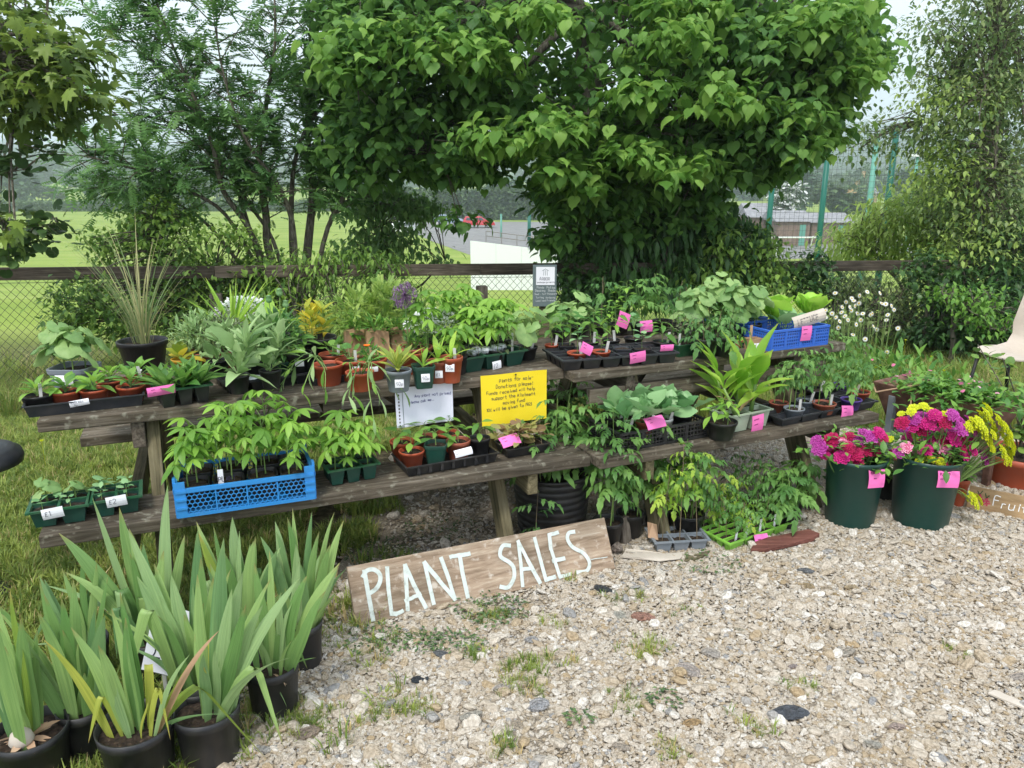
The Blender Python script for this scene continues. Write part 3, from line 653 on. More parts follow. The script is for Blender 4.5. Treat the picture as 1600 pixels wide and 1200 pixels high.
trunk_me = MB().tube([(0, 0, 0), (.02, 0, .5), (0, .02, 1)], [.06, .045, .02], 6).mesh('trunk_mesh', 'bark')
def far_tree(name, label, px, pyb, pyt, wpx, dist, crown, group=None, core=True):
    """a far tree standing on the ground at that distance, with its crown between the two heights"""
    p = atd(px, pyb, dist); top = atd(px, pyt, dist); rx = wpx * mpp(p) / 2; zb = gz(p.x, p.y); ht = top.z - zb
    t = thing(name, label, 'tree' if 'tree' in name else 'bush', (p.x, p.y, zb), rng.uniform(0, 6.28), group)
    rzz = ht * .47
    o = link('crown', CR[crown], t, (0, 0, ht - rzz)); o.scale = (rx, rx, rzz); o['kind'] = 'stuff'
    o = link('trunk', trunk_me, t); o.scale = (ht * .35, ht * .35, ht * .8); return t
# hedge at the far side of the playing field
def hedge(name, label, x0, x1, y, h, w, n, leaf, m, seed):
    t = thing(name, label, 'hedge', ((x0 + x1) / 2, y, gz((x0 + x1) / 2, y))); r_ = np.random.RandomState(seed); cx_ = (x0 + x1) / 2
    nseg = 40; mb = MB(); vs = []
    for i in range(nseg + 1):
        xx = x0 + (x1 - x0) * i / nseg - cx_; hh = h * (.86 + .06 * sin(i * 1.3) + .05 * sin(i * 3.1)); zz = gz(xx + cx_, y) - t.location.z
        vs += [(xx, -w / 2, zz - .3), (xx, -w / 2 * .8, zz + hh), (xx, w / 2 * .8, zz + hh), (xx, w / 2, zz - .3)]
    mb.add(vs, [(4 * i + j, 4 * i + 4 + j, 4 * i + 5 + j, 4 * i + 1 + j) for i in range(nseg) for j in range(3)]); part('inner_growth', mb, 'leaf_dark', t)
    x = r_.uniform(x0, x1, n) - cx_; tp = r_.rand(n) < .35; zz = np.where(tp, h * r_.uniform(.85, 1.05, n), h * r_.uniform(.02, 1, n)); yy = np.where(tp, r_.uniform(-w / 2, w / 2, n), -w / 2 * 1.0)
    zz = zz + np.array(ground_z(x + cx_, np.full(n, y))) - t.location.z
    D = np.stack([r_.normal(size=n), -np.abs(r_.normal(size=n)), r_.normal(size=n)], 1)
    scatter_mesh('foliage', 'simple', np.stack([x, yy, zz], 1), D, r_.uniform(.6, 1.3, n) * leaf, m, t, width=np.full(n, 1.5)); return t
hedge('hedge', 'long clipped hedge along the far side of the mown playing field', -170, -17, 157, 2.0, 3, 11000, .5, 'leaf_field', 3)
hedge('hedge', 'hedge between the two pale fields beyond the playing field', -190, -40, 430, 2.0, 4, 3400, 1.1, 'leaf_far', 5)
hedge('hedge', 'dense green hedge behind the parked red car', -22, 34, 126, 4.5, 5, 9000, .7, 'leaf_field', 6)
for a in (('far_tree', 'olive green round tree standing right behind the far hedge', 205, 318, 262, 118, 185, 'olive'),
          ('far_tree', 'dark narrow tree at the left side of the olive green round tree', 141, 318, 268, 48, 180, 'dark'),
          ('far_tree', 'grey green tree at the left picture edge behind the far hedge', 22, 316, 246, 70, 190, 'oak'),
          ('round_bush', 'small lone bush on the pale field behind the far hedge', 80, 314, 288, 52, 195, 'bushy'),
          ('far_tree', 'broad dark tree mass at the top of the pale field', 75, 296, 236, 84, 330, 'dark'),
          ('far_tree', 'low dark tree beside the broad tree mass on the pale field', 108, 296, 262, 50, 320, 'oak_b'),
          ('far_tree', 'olive tree behind the far hedge under the rowan branches', 300, 320, 262, 70, 190, 'olive'),
          ('far_tree', 'grey green tree behind the far hedge seen through the rowan stems', 345, 322, 250, 60, 200, 'oak'),
          ('far_tree', 'blue green tree on the slope behind the dark narrow tree', 180, 292, 222, 70, 460, 'oak_b'),
          ('far_tree', 'blue green round tree on the skyline at left', 120, 262, 214, 40, 760, 'oak'),
          ('far_tree', 'tall tree behind the parked red car', 690, 350, 280, 70, 138, 'bushy'),
          ('far_tree', 'rounded tree behind the green pole of the car park', 800, 350, 270, 90, 140, 'oak'),
          ('far_tree', 'green tree at the right end of the car park hedge', 870, 352, 270, 80, 136, 'oak_b'),
          ('far_tree', 'tall grey green tree behind the tallest green pole', 1245, 370, 255, 90, 150, 'oak'),
          ('far_tree', 'wide green tree in front of the yellow gabled house', 1295, 375, 282, 100, 120, 'bushy'),
          ('far_tree', 'dark conifer beside the yellow gabled house', 1350, 330, 258, 28, 175, 'dark'),
          ('far_tree', 'green tree right of the yellow gabled house', 1415, 340, 262, 80, 150, 'oak_b'),
          ('far_tree', 'hazy tree on the slope behind the netting', 1210, 320, 250, 60, 260, 'olive'),
          ('far_tree', 'pale hazy tree between the two right hand poles', 1440, 330, 250, 70, 240, 'olive')):
    far_tree(*a)
# blossoming shrub behind the sheds
p = atd(1232, 345, 84); zb = gz(p.x, p.y); t = thing('blossom_bush', 'green bush covered in white blossom behind the sheds', 'bush', (p.x, p.y, zb))
P, D, S, T = blobcrown(1500, 2.2, 2, 2.2, .4, 'o', 'm', 21); P[:, 2] += 4.0; scatter_mesh('foliage', 'simple', P, D, S, 'leaf_field', t, tint=T)
P, D, S, T = blobcrown(380, 2.35, 2.2, 2.3, .42, 'o', 'm', 21); P[:, 2] += 4.1; P[:, 1] -= .2; scatter_mesh('blossom', 'round', P, D, S, 'flower_white', t, tint=T)
part('trunk', MB().tube([(0, 0, 0), (.1, 0, 3.4)], [.16, .09], 7), 'bark', t)
# wooded hills: crowns instanced over the ridges
cc = protos('far_wood_crown', [CR['oak'], CR['oak_b'], CR['dark'], CR['bushy']])
n = 5200; y = nr.uniform(480, 1500, n); x = nr.uniform(-1, 1, n) * (y * .7 + 30)
k = (vnoise(x, y, .011, 1.) + .45 * vnoise(x, y, .03, 2) > .05) | (y > 1330); x, y = x[k], y[k]; n = len(x); s = nr.uniform(6, 13, n)
gn_scatter('far_wood', np.stack([x, y, ground_z(x, y) + s * .5], 1), np.stack([0 * x, 0 * x, nr.uniform(0, 6.28, n)], 1), np.stack([s, s, s * nr.uniform(.7, 1.2, n)], 1), nr.randint(0, 4, n), nr.rand(n), cc)
n = 240; y = nr.uniform(210, 480, n); x = np.concatenate([nr.uniform(-1, -.02, n // 2), nr.uniform(.10, 1, n - n // 2)]) * (y * .7); k = ((x > 0) | (y > 440)) & ((y > 240) | (x > .2 * y)); x, y = x[k], y[k]; n = len(x); s = nr.uniform(4, 7, n)
gn_scatter('far_copse', np.stack([x, y, ground_z(x, y) + s * .5], 1), np.stack([0 * x, 0 * x, nr.uniform(0, 6.28, n)], 1), np.stack([s, s, s * nr.uniform(.7, 1.2, n)], 1), nr.randint(0, 4, n), nr.rand(n), cc)

# haze over the valley
hb = MB().box(-1750, 1750, -60, 1720, -7, 190); m = bpy.data.materials.new('haze_mat'); m.use_nodes = True; nt = m.node_tree
nt.nodes.remove(nt.nodes['Principled BSDF']); pv = nt.nodes.new('ShaderNodeVolumePrincipled'); pv.inputs['Density'].default_value = .0011; pv.inputs['Color'].default_value = (.86, .94, 1, 1); pv.inputs['Anisotropy'].default_value = .55
nt.links.new(pv.outputs[0], nt.nodes['Material Output'].inputs['Volume']); MATS['haze_mat'] = m
o = part('haze', hb, 'haze_mat', None, kind='stuff')

# ================================================================== cars, ramp, poles, sheds, house beyond the fence
def car(label, p, rz, paint, estate=True):
    t = thing('parked_car', label, 'car', p, rz, 'cars in the car park'); b = MB()
    side = [(-2.05, .35), (-2.1, .75), (-2.0, 1.0), (-1.75, 1.42), (-.2, 1.48), (.35, 1.4), (1.0, .98), (1.85, .85), (2.1, .62), (2.08, .32)]
    vs = [(x, yy * (1 if z < 1.05 else .84), z) for yy in (-.85, .85) for x, z in side]; nn = len(side)
    b.add(vs, [tuple(range(nn)), tuple(range(nn, 2 * nn))[::-1]] + [(i, (i + 1) % nn + 0, (i + 1) % nn + nn, i + nn)[::-1] for i in range(nn)]); part('body', b, paint, t, bevel=.05)
    for sg in (-1, 1):
        g = MB(); yq = .80 * sg
        for xa, xb, xc, xd in ((-1.72, -1.0, -.95, -1.55), (-.92, -.1, -.1, -.92), (-.02, .72, .28, -.02)):
            g.add([(xa, yq + .07 * sg, 1.0), (xb, yq + .07 * sg, 1.0), (xc, yq - .07 * sg, 1.36), (xd, yq - .07 * sg, 1.36)], [(0, 1, 2, 3) if sg < 0 else (3, 2, 1, 0)])
        part('side_window', g, 'car_glass', t)
        for xw in (-1.35, 1.3):
            w = MB(); M = Matrix.Translation((xw, .82 * sg, .32)) @ Matrix.Rotation(pi / 2, 4, 'X'); tmp = MB().lathe([(.2, -.1), (.33, -.1), (.33, .1), (.2, .1), (.2, -.1)], 20); w.add([M @ Vector(v) for v in tmp.v], tmp.f); wo = part('wheel', w, 'tyre', t)
            w = MB(); tmp = MB().lathe([(.0, -.09), (.2, -.09), (.2, .09), (.0, .09)], 14); w.add([M @ Vector(v) for v in tmp.v], tmp.f); part('rim', w, 'wheel_silver', wo)
        part('headlight', MB().box(1.98, 2.1, .5 * sg - .15, .5 * sg + .15, .6, .72), 'wheel_silver', t)
    part('windscreen', MB().add([(.42, -.68, 1.36), (.42, .68, 1.36), (1.0, .72, 1.01), (1.0, -.72, 1.01)], [(3, 2, 1, 0)]), 'car_glass', t)
    part('bumper', MB().box(2.02, 2.14, -.8, .8, .3, .5), paint, t); return t
p = atd(748, 352, 104); car('red hatchback parked side-on in the car park beyond the field', (p.x, p.y, gz(p.x, p.y) + .03), R(4), 'red_paint')
p = atd(718, 351, 109); car('silver blue car parked half hidden behind the red hatchback', (p.x - 1.6, p.y, gz(p.x, p.y) + .03), R(-8), 'silver_blue_paint')
p = atd(633, 358, 92); car('white car seen through the birch leaves left of the red hatchback', (p.x, p.y, gz(p.x, p.y) + .03), R(70), 'white_paint')
# white skate ramp
d0 = 45; xl, xr = atd(735, 400, d0).x, atd(975, 400, d0).x; zb = gz(0, d0); L_ = xr - xl
t = thing('skate_ramp', 'white sided skate ramp with a low metal railing beyond the fence', 'ramp', (xl, d0, zb))
q = atd(735, 376, d0).z - zb; q2 = atd(890, 394, d0).z - zb
for k in range(6):
    xa, xb = L_ * k / 6 + .006, L_ * (k + 1) / 6 - .006; za, zc_ = [q + (q2 - q) * min(1, x / (L_ * .62)) for x in (xa, xb)]
    part('panel', MB().add([(xa, 0, 0), (xb, 0, 0), (xb, 0, zc_), (xa, 0, za), (xa, .05, 0), (xb, .05, 0), (xb, .05, zc_), (xa, .05, za)], [(0, 1, 2, 3), (7, 6, 5, 4), (3, 2, 6, 7), (0, 3, 7, 4), (1, 5, 6, 2)]), 'white_paint', t)
part('deck', MB().add([(0, .06, q), (L_ * .62, .06, q2), (L_, .06, q2), (L_, 5, q2), (L_ * .62, 5, q2), (0, 5, q)], [(0, 1, 4, 5), (1, 2, 3, 4)]), 'asphalt', t)
rl = MB()
for k in range(9):
    x = .9 + k * .9; z0 = q + (q2 - q) * min(1, x / (L_ * .62)); rl.tube([(x, .3, z0 - .05), (x, .3, z0 + .62)], .025, 5)
for dz in (.35, .62): rl.tube([(.9, .3, q + (q2 - q) * .15 + dz), (L_ * .62, .3, q2 + dz), (8.1, .3, q2 + dz)], .025, 5)
part('railing', rl, 'rail_metal', t)
# poles
def pole(px_t, py_t, dist, r, m, label, name='sports_pole', arm=None, group='poles of the sports pitch fence'):
    p = atd(px_t, py_t, dist); zb = gz(p.x, p.y); t = thing(name, label, 'pole', (p.x, p.y, zb), 0, group)
    part('post', MB().tube([(0, 0, -.2), (0, 0, p.z - zb)], [r, r * .85], 10), m, t, smooth=True); part('cap', MB().lathe([(r * .2, p.z - zb + .06), (r * .95, p.z - zb + .03), (r * .95, p.z - zb - .02)], 10), m, t)
    if arm: part('lamp_head', MB().box(-.7, .7, -.25, .15, p.z - zb, p.z - zb + .18), 'white_paint', t)
    return t
pole(1296, 215, 33, .13, 'pole_green', 'dark green pole of the sports pitch, foremost in the gap between lime and willow')
pole(1212, 225, 33.5, .13, 'pole_green', 'dark green sports pitch pole half hidden by the lime leaves')
pole(1402, 195, 34, .15, 'pole_green', 'dark green sports pitch pole standing right of the light teal one')
pole(1371, 210, 42, .17, 'pole_teal', 'light teal pole standing between two dark green poles')
pole(1434, 245, 60, .13, 'pole_teal', 'pale lamp pole with a wide lamp head at far right', 'lamp_pole', True, None)
pole(1285, 318, 46, .1, 'pole_teal', 'short teal pole right beside the foremost dark green pole')
pole(783, 335, 80, .11, 'pole_teal', 'thin pale green pole standing right of the parked red hatchback', group=None)
pole(827, 335, 82, .2, 'pole_green', 'dark green pole at the right side of the car park', group=None)
# netting between the poles
t = thing('ball_net', 'fine dark netting hung between the green sports pitch poles', 'net', (0, 33.6, 0)); b = MB()
xa, xb = atd(1185, 300, 33.6).x, atd(1520, 300, 33.6).x; zt = atd(1300, 205, 33.6).z; zb_ = gz(12, 33.6)
for i in range(46): x = xa + (xb - xa) * i / 45; b.tube([(x, 0, zb_), (x, 0, zt)], .006, 3, False)
for i in range(30): z = zb_ + (zt - zb_) * i / 29; b.tube([(xa, 0, z), (xb, 0, z)], .006, 3, False)
b.tube([(xa, 0, zt), (xb, 0, zt)], .02, 4); o = part('mesh', b, 'wire', t, kind='stuff')
# sheds, goals, house
def shed(label, pxl, pxr, py_b, dist, hw, hr, depth, wallm, roofm, group='sheds beside the sports pitch', doors=True):
    a = atd(pxl, py_b, dist); c = atd(pxr, py_b, dist); w = c.x - a.x; zb = gz((a.x + c.x) / 2, dist); t = thing('shed', label, 'shed', ((a.x + c.x) / 2, dist, zb), 0, group)
    part('wall', MB().box(-w / 2, w / 2, 0, depth, 0, hw), wallm, t); nb = max(4, int(w / .8))
    for k in range(nb): part('board', MB().box(-w / 2 + w * k / nb + .02, -w / 2 + w * (k + 1) / nb - .02, -.04, -.004, .05, hw - .05), wallm, t)
    o_ = .3; rf = MB().add([(-w / 2 - o_, -o_, hw - .05), (w / 2 + o_, -o_, hw - .05), (w / 2 + o_, depth / 2, hr), (-w / 2 - o_, depth / 2, hr), (w / 2 + o_, depth + o_, hw - .05), (-w / 2 - o_, depth + o_, hw - .05)], [(0, 1, 2, 3), (3, 2, 4, 5), (0, 3, 5), (1, 4, 2)])
    part('roof', rf, roofm, t)
    if doors: part('door', MB().box(w * .18, w * .36, -.09, -.045, .05, hw * .85), 'pole_teal', t)
    return t
noisy('shed_wall', [(.3, (.16, .11, .085)), (.7, (.26, .19, .15))], 3, 5, .8, .2, .01); noisy('shed_roof', [(.3, (.2, .2, .21)), (.7, (.32, .32, .33))], 3, 5, .8, .2, .01); noisy('stone_wall', [(.3, (.42, .25, .12)), (.7, (.58, .38, .2))], 2, 5, .8, .2, .01)
zq = -4.8
shed('brown boarded shed with a grey roof left of the foremost green pole', 1212, 1262, 392, 76, 2.4, 3.3, 5, 'shed_wall', 'shed_roof')
shed('long low shed with a pale grey roof right of the brown boarded shed', 1264, 1325, 392, 78, 2.2, 3.0, 5, 'shed_wall', 'shed_roof')
shed('small shed with a gabled roof at the left of the others', 1168, 1204, 392, 80, 2.6, 3.9, 5, 'shed_wall', 'shed_roof', doors=False)
t = thing('football_goal', 'white football goal frame standing on the sports pitch before the sheds', 'goal', (atd(1245, 392, 60).x, 60, gz(20, 60)))
b = MB(); s_ = 1.6
for x in (-s_, s_): b.tube([(x, 0, 0), (x, 0, 2.0)], .06, 6); b.tube([(x, 0, 2.0), (x, 1.2, 2.0), (x, 1.9, 0)], .04, 5)
b.tube([(-s_, 0, 2.0), (s_, 0, 2.0)], .06, 6); part('frame', b, 'white_paint', t)
a = atd(1340, 330, 190); zb = gz(a.x, 190); hs = atd(1332, 300, 190).z - zb; t = thing('house', 'yellow gabled house with a grey roof seen beyond the poles', 'house', (a.x, 190, zb), R(-28))
part('wall', MB().add([(-3.2, 0, 0), (3.2, 0, 0), (3.2, 0, hs), (0, 0, hs + 3.6), (-3.2, 0, hs), (-3.2, 12, 0), (3.2, 12, 0), (3.2, 12, hs), (0, 12, hs + 3.6), (-3.2, 12, hs)], [(0, 1, 2, 3, 4), (9, 8, 7, 6, 5), (1, 6, 7, 2), (0, 4, 9, 5)]), 'stone_wall', t)
part('roof', MB().add([(-3.6, -.4, hs - .35), (0, -.4, hs + 3.7), (3.6, -.4, hs - .35), (-3.6, 12.4, hs - .35), (0, 12.4, hs + 3.7), (3.6, 12.4, hs - .35)], [(0, 1, 4, 3), (1, 2, 5, 4)]), 'shed_roof', t)
for zz in (hs - 1.6, hs - 4.2): part('window', MB().box(-.6, .6, -.06, .1, zz, zz + 1.2), 'car_glass', t)
part('chimney', MB().box(-.4, .4, 5, 5.8, hs + 2.8, hs + 4.8), 'stone_wall', t)

# ================================================================== TREES AND SHRUBS BEHIND THE FENCE
def blobs_to_world(blobs, seed):
    """clumps of twigs: each blob is a region of the crown with a depth; returns centres"""
    r_ = np.random.RandomState(seed); out = []; bid = []
    for i, (px, py, rx, ry, d, dd, n) in enumerate(blobs):
        a = r_.uniform(0, 6.28, n); q = np.sqrt(r_.uniform(0, 1, n)); dz = r_.uniform(-1, 1, n) * dd
        for k in range(n): out.append(atd(px + rx * q[k] * cos(a[k]), py + ry * q[k] * sin(a[k]), d + dz[k] * math.sqrt(max(0, 1 - q[k] ** 2 * .6))))
    return np.array([tuple(v) for v in out])
def clump_leaves(C, n, rad, leaf, seed, flatz=.55, droop=.5, outw=None, jitter=.7):
    r_ = np.random.RandomState(seed); K = len(C); k = np.repeat(np.arange(K), n); off = r_.normal(size=(K * n, 3)) * np.array([1, 1, flatz]) * rad * .55
    P = C[k] + off; D = norm(off + 1e-6) * .8 + r_.normal(size=(K * n, 3)) * jitter; D[:, 2] -= droop
    if outw is not None: D = D + outw
    ct = r_.rand(K)[k]; return P, D, leaf * r_.uniform(.45, 1.25, K * n), np.clip(ct * .55 + r_.rand(K * n) * .45, 0, .999)
def limbs(parent, base, C, m, r0, seed, nmain=7, sub=.5, name='branch', every=1, mainpts=None):
    """main limbs from the trunk top to spread clump centres, twigs from the limbs to the other clumps"""
    rr = random.Random(seed); pts = [Vector(c) for c in C]; base = Vector(base); mains = []
    for k in range(nmain):
        tgt = pts[rr.randrange(len(pts))]; mid = base.lerp(tgt, .5) + Vector((rr.uniform(-.1, .1), rr.uniform(-.1, .1), rr.uniform(.05, .25))) * (tgt - base).length * .5
        path = [base.lerp(mid, t / 3) * 1 for t in range(3)] + [mid.lerp(tgt, t / 3) for t in range(4)]
        path = smoothpath([base, base.lerp(mid, .5) + Vector((0, 0, .05)), mid, mid.lerp(tgt, .5), tgt], 3); n = len(path)
        part(name, MB().tube(path, [r0 * (1 - .85 * i / (n - 1)) for i in range(n)], 7), m, parent, smooth=True); mains += path[2:]
    b = MB()
    for i, c in enumerate(pts):
        if i % every: continue
        q = min(mains, key=lambda v: (v - c).length_squared + max(0, v.z - c.z) * .3); md = q.lerp(c, .5) + Vector((rr.uniform(-.05, .05), rr.uniform(-.05, .05), rr.uniform(0, .1)))
        L_ = (c - q).length; b.tube([q, md, c], [min(r0 * .3, .006 + L_ * .006), .004 + L_ * .003, .003], 4, False)
    part('twigs', b, m, parent, kind='stuff')
def smoothpath(P, k=4):
    P = [Vector(p) for p in P]; Q = [P[0]] + P + [P[-1]]; out = []
    for i in range(1, len(Q) - 2):
        for j in range(k):
            t = j / k; a, b, c, d = Q[i - 1], Q[i], Q[i + 1], Q[i + 2]
            out.append(.5 * ((2 * b) + (c - a) * t + (2 * a - 5 * b + 4 * c - d) * t * t + (3 * b - a - 3 * c + d) * t ** 3))
    return out + [P[-1]]
ORIGIN = Vector((0, 0, 0))
def leaves_split(parent, shape, P, D, S, m, tint, nsingle, near=None):
    """the leaves nearest the viewer as single parts, the rest joined"""
    if isinstance(shape, tuple):
        for q, sh in enumerate(shape): ix = np.arange(q, len(P), len(shape)); leaves_split(parent, sh, np.asarray(P)[ix], np.asarray(D)[ix], np.asarray(S)[ix], m, np.asarray(tint)[ix], nsingle // len(shape))
        return
    if nsingle:
        key = np.asarray(P)[:, 1] if near is None else near; order = np.argsort(key); sel = order[:nsingle]; rest = order[nsingle:]
        me = leafmesh(shape, m)
        for i in sel:
            o = bpy.data.objects.new('leaf', me); COL.objects.link(o); o.parent = parent; place(o, Vector(P[i]), Vector(D[i]), float(S[i]))
        P, D, S, tint = np.asarray(P)[rest], np.asarray(D)[rest], np.asarray(S)[rest], tint[rest]
    return scatter_mesh('foliage', shape, P, D, S, m, parent, tint=tint)
def tree(name, label, base, trunk_path, r, blobs, n_per, rad, leaf, shape, m, seed, barkm='bark', extra=None, nmain=8, droop=.5, flatz=.55, nsingle=0, cat='tree', limb_r=None, every=1, jitter=.7):
    base = Vector(base); t = thing(name, label, cat, base); C = blobs_to_world(blobs, seed) - np.array(base)
    tp = [Vector(p) - base for p in trunk_path]
    if tp:
        sp = smoothpath(tp, 4); n = len(sp); part('trunk', MB().tube(sp, [r * (1.15 - .5 * i / (n - 1)) for i in range(n)], 12), barkm, t, smooth=True)
        limbs(t, sp[-1], C, barkm, limb_r or r * .5, seed, nmain, every=every)
    P, D, S, T = clump_leaves(C, n_per, rad, leaf, seed + 1, flatz, droop, jitter=jitter); leaves_split(t, shape, P, D, S, m, T, nsingle)
    if extra:
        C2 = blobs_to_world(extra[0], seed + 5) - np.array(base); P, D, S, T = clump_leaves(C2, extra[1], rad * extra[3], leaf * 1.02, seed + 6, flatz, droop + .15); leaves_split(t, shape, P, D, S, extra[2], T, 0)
    return t
# --- big lime tree
bx = onz(905, 560, -.3); by_ = 7.3; tb = Vector((atd(905, 400, by_).x, by_, -.45))
lime_blobs = [(930, 50, 330, 150, 7.3, 1.5, 210), (640, 90, 150, 110, 6.8, 1.0, 160), (690, 205, 150, 55, 6.7, .8, 90), (1200, 120, 130, 110, 6.9, 1.0, 160), (1040, 235, 190, 70, 7.0, .9, 150), (1170, 225, 100, 50, 6.6, .5, 55),
              (1010, 325, 120, 45, 7.1, .6, 75), (930, 270, 90, 50, 6.6, .4, 38), (740, 262, 50, 14, 6.5, .25, 12), (690, 255, 60, 16, 6.6, .3, 20), (880, 300, 30, 30, 6.6, .3, 14), (722, 346, 8, 8, 6.3, .05, 2), (865, 368, 24, 6, 6.5, .1, 4), (560, 210, 60, 80, 6.9, .6, 44), (950, -160, 380, 120, 7.4, 1.6, 150), (850, 150, 300, 110, 7.9, .4, 60), (590, 10, 90, 60, 7.0, .7, 60), (1300, 60, 65, 55, 6.9, .5, 44), (1260, 180, 50, 35, 6.8, .4, 22), (1350, 105, 24, 14, 6.8, .3, 7), (900, 380, 50, 25, 7.2, .2, 14)]
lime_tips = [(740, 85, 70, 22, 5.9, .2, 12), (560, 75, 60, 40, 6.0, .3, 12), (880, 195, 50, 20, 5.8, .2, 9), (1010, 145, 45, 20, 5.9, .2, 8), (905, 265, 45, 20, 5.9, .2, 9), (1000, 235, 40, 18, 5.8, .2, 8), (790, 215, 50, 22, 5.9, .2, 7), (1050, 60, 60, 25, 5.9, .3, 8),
             (1290, 40, 70, 50, 6.3, .4, 24), (1330, 110, 45, 30, 6.4, .3, 12), (1270, 190, 50, 35, 6.3, .3, 11), (1120, 150, 60, 30, 5.9, .3, 8), (850, 20, 60, 14, 5.9, .3, 7), (1100, 10, 90, 20, 6.0, .3, 10), (1060, 255, 50, 18, 5.9, .3, 7), (640, 60, 40, 30, 5.9, .3, 6)]
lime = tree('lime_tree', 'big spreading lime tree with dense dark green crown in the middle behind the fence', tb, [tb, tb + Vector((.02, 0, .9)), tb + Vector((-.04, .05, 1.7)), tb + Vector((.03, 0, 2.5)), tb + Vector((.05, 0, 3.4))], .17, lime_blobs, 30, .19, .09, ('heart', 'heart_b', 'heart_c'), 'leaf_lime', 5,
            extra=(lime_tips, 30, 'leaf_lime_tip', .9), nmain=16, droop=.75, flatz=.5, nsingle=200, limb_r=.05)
part('branch', MB().tube([atd(915, 330, 7.2) - tb, atd(985, 295, 7.1) - tb, atd(1050, 225, 6.9) - tb, atd(1098, 195, 6.8) - tb], [.07, .06, .04, .02], 7), 'bark', lime, smooth=True)
# --- rowan with many stems
rb = Vector((atd(470, 500, 6.8).x, 6.8, gz(-1.8, 6.8))); t = thing('rowan_tree', 'airy rowan tree with many slender stems and feathery leaves left of the lime', 'tree', rb)
stems = [[(440, 470), (425, 410), (415, 330), (405, 240), (418, 150), (430, 60), (425, -80)], [(490, 470), (480, 400), (488, 300), (480, 200), (485, 90), (480, -90)], [(430, 470), (400, 380), (350, 300), (330, 220), (290, 120), (250, 20), (230, -60)],
         [(420, 470), (370, 360), (300, 300), (250, 270), (200, 262), (140, 244)], [(435, 470), (390, 360), (360, 250), (300, 170), (235, 90), (180, 40)], [(455, 470), (460, 380), (440, 300), (385, 220), (350, 120), (330, 0)],
         [(450, 470), (435, 400), (390, 320), (330, 240), (260, 190), (170, 178)], [(480, 470), (505, 380), (540, 300), (560, 220), (570, 120)], [(470, 470), (455, 330), (470, 220), (520, 130), (530, 20)], [(412, 470), (350, 380), (280, 320), (210, 290), (160, 282)]]
C = []
for k, s in enumerate(stems):
    dd = 6.8 + rng.uniform(-.5, .5); P = smoothpath([rb + Vector((rng.uniform(-.12, .12), rng.uniform(-.1, .1), 0))] + [atd(x, y, 6.8 + (dd - 6.8) * min(1, i / 3)) for i, (x, y) in enumerate(s)][1:], 5); n = len(P)
    r0 = (.045, .05, .03, .02, .026, .03, .022, .028, .03, .02)[k]
    part('stem', MB().tube([p - rb for p in P], [max(.004, r0 * (1 - .9 * i / (n - 1))) for i in range(n)], 7), 'bark', t, smooth=True)
    for j, p in enumerate(P):
        if j > n * .3:
            for q in range(2): C.append((p - rb, (P[min(j + 1, n - 1)] - p)))
b = MB(); PP, DD, SS = [], [], []
for p, d in C:
    d = d.normalized() if d.length else Vector((0, 0, 1)); a = Vector((rng.gauss(0, 1), rng.gauss(0, .6), rng.gauss(.1, .5))).normalized(); l = rng.uniform(.18, .5); e = p + (a + d * .8).normalized() * l
    b.tube([p, p.lerp(e, .5) + Vector((0, 0, .02)), e], [.006, .004, .002], 4, False)
    for j in range(11):
        tt = .2 + .8 * j / 10; q = p.lerp(e, tt); PP.append(q + Vector((rng.gauss(0, .02), rng.gauss(0, .02), rng.gauss(0, .02)))); DD.append((e - p).normalized() * .6 + Vector((rng.gauss(0, .8), rng.gauss(0, .6), rng.gauss(-.1, .4)))); SS.append(rng.uniform(.13, .215))
part('twigs', b, 'bark', t, kind='stuff'); leaves_split(t, 'pinnate', np.array(PP), np.array(DD), np.array(SS), 'leaf_rowan', nr.rand(len(PP)), 60)
# --- field maple and alder reaching in at the left edge
mbp = Vector((-4.35, 4.9, -.1))
tree('maple_tree', 'field maple with star shaped leaves reaching in at the upper left', mbp, [mbp, mbp + Vector((.05, 0, 1.2)), mbp + Vector((0, 0, 2.4))], .13, [(20, 60, 65, 70, 4.6, .5, 50), (50, 115, 75, 50, 4.5, .4, 36), (110, 120, 45, 60, 4.5, .3, 18), (15, 172, 50, 18, 4.5, .3, 10), (-150, 50, 130, 160, 4.7, .7, 70), (80, 178, 40, 12, 4.5, .2, 5), (0, -80, 130, 60, 4.8, .5, 30), (10, 350, 25, 14, 4.4, .2, 4)],
     10, .17, .10, 'maple', 'leaf_maple', 31, nmain=6, droop=.5, nsingle=90, limb_r=.045)
abp = Vector((-4.0, 4.75, 0)); tree('alder_shrub', 'round leaved shrub branch poking in at the left above the fence rail', abp, [abp, abp + Vector((.1, 0, .8)), abp + Vector((.25, 0, 1.25))], .04, [(10, 258, 35, 12, 4.5, .2, 8), (70, 240, 16, 8, 4.5, .2, 4), (40, 375, 30, 20, 4.5, .2, 10), (85, 350, 8, 12, 4.5, .15, 4), (20, 400, 25, 8, 4.5, .2, 5), (0, 320, 8, 30, 4.5, .1, 3)],
     11, .10, .065, 'round', 'leaf_alder', 37, nmain=4, droop=.1, nsingle=60, cat='shrub', limb_r=.02)
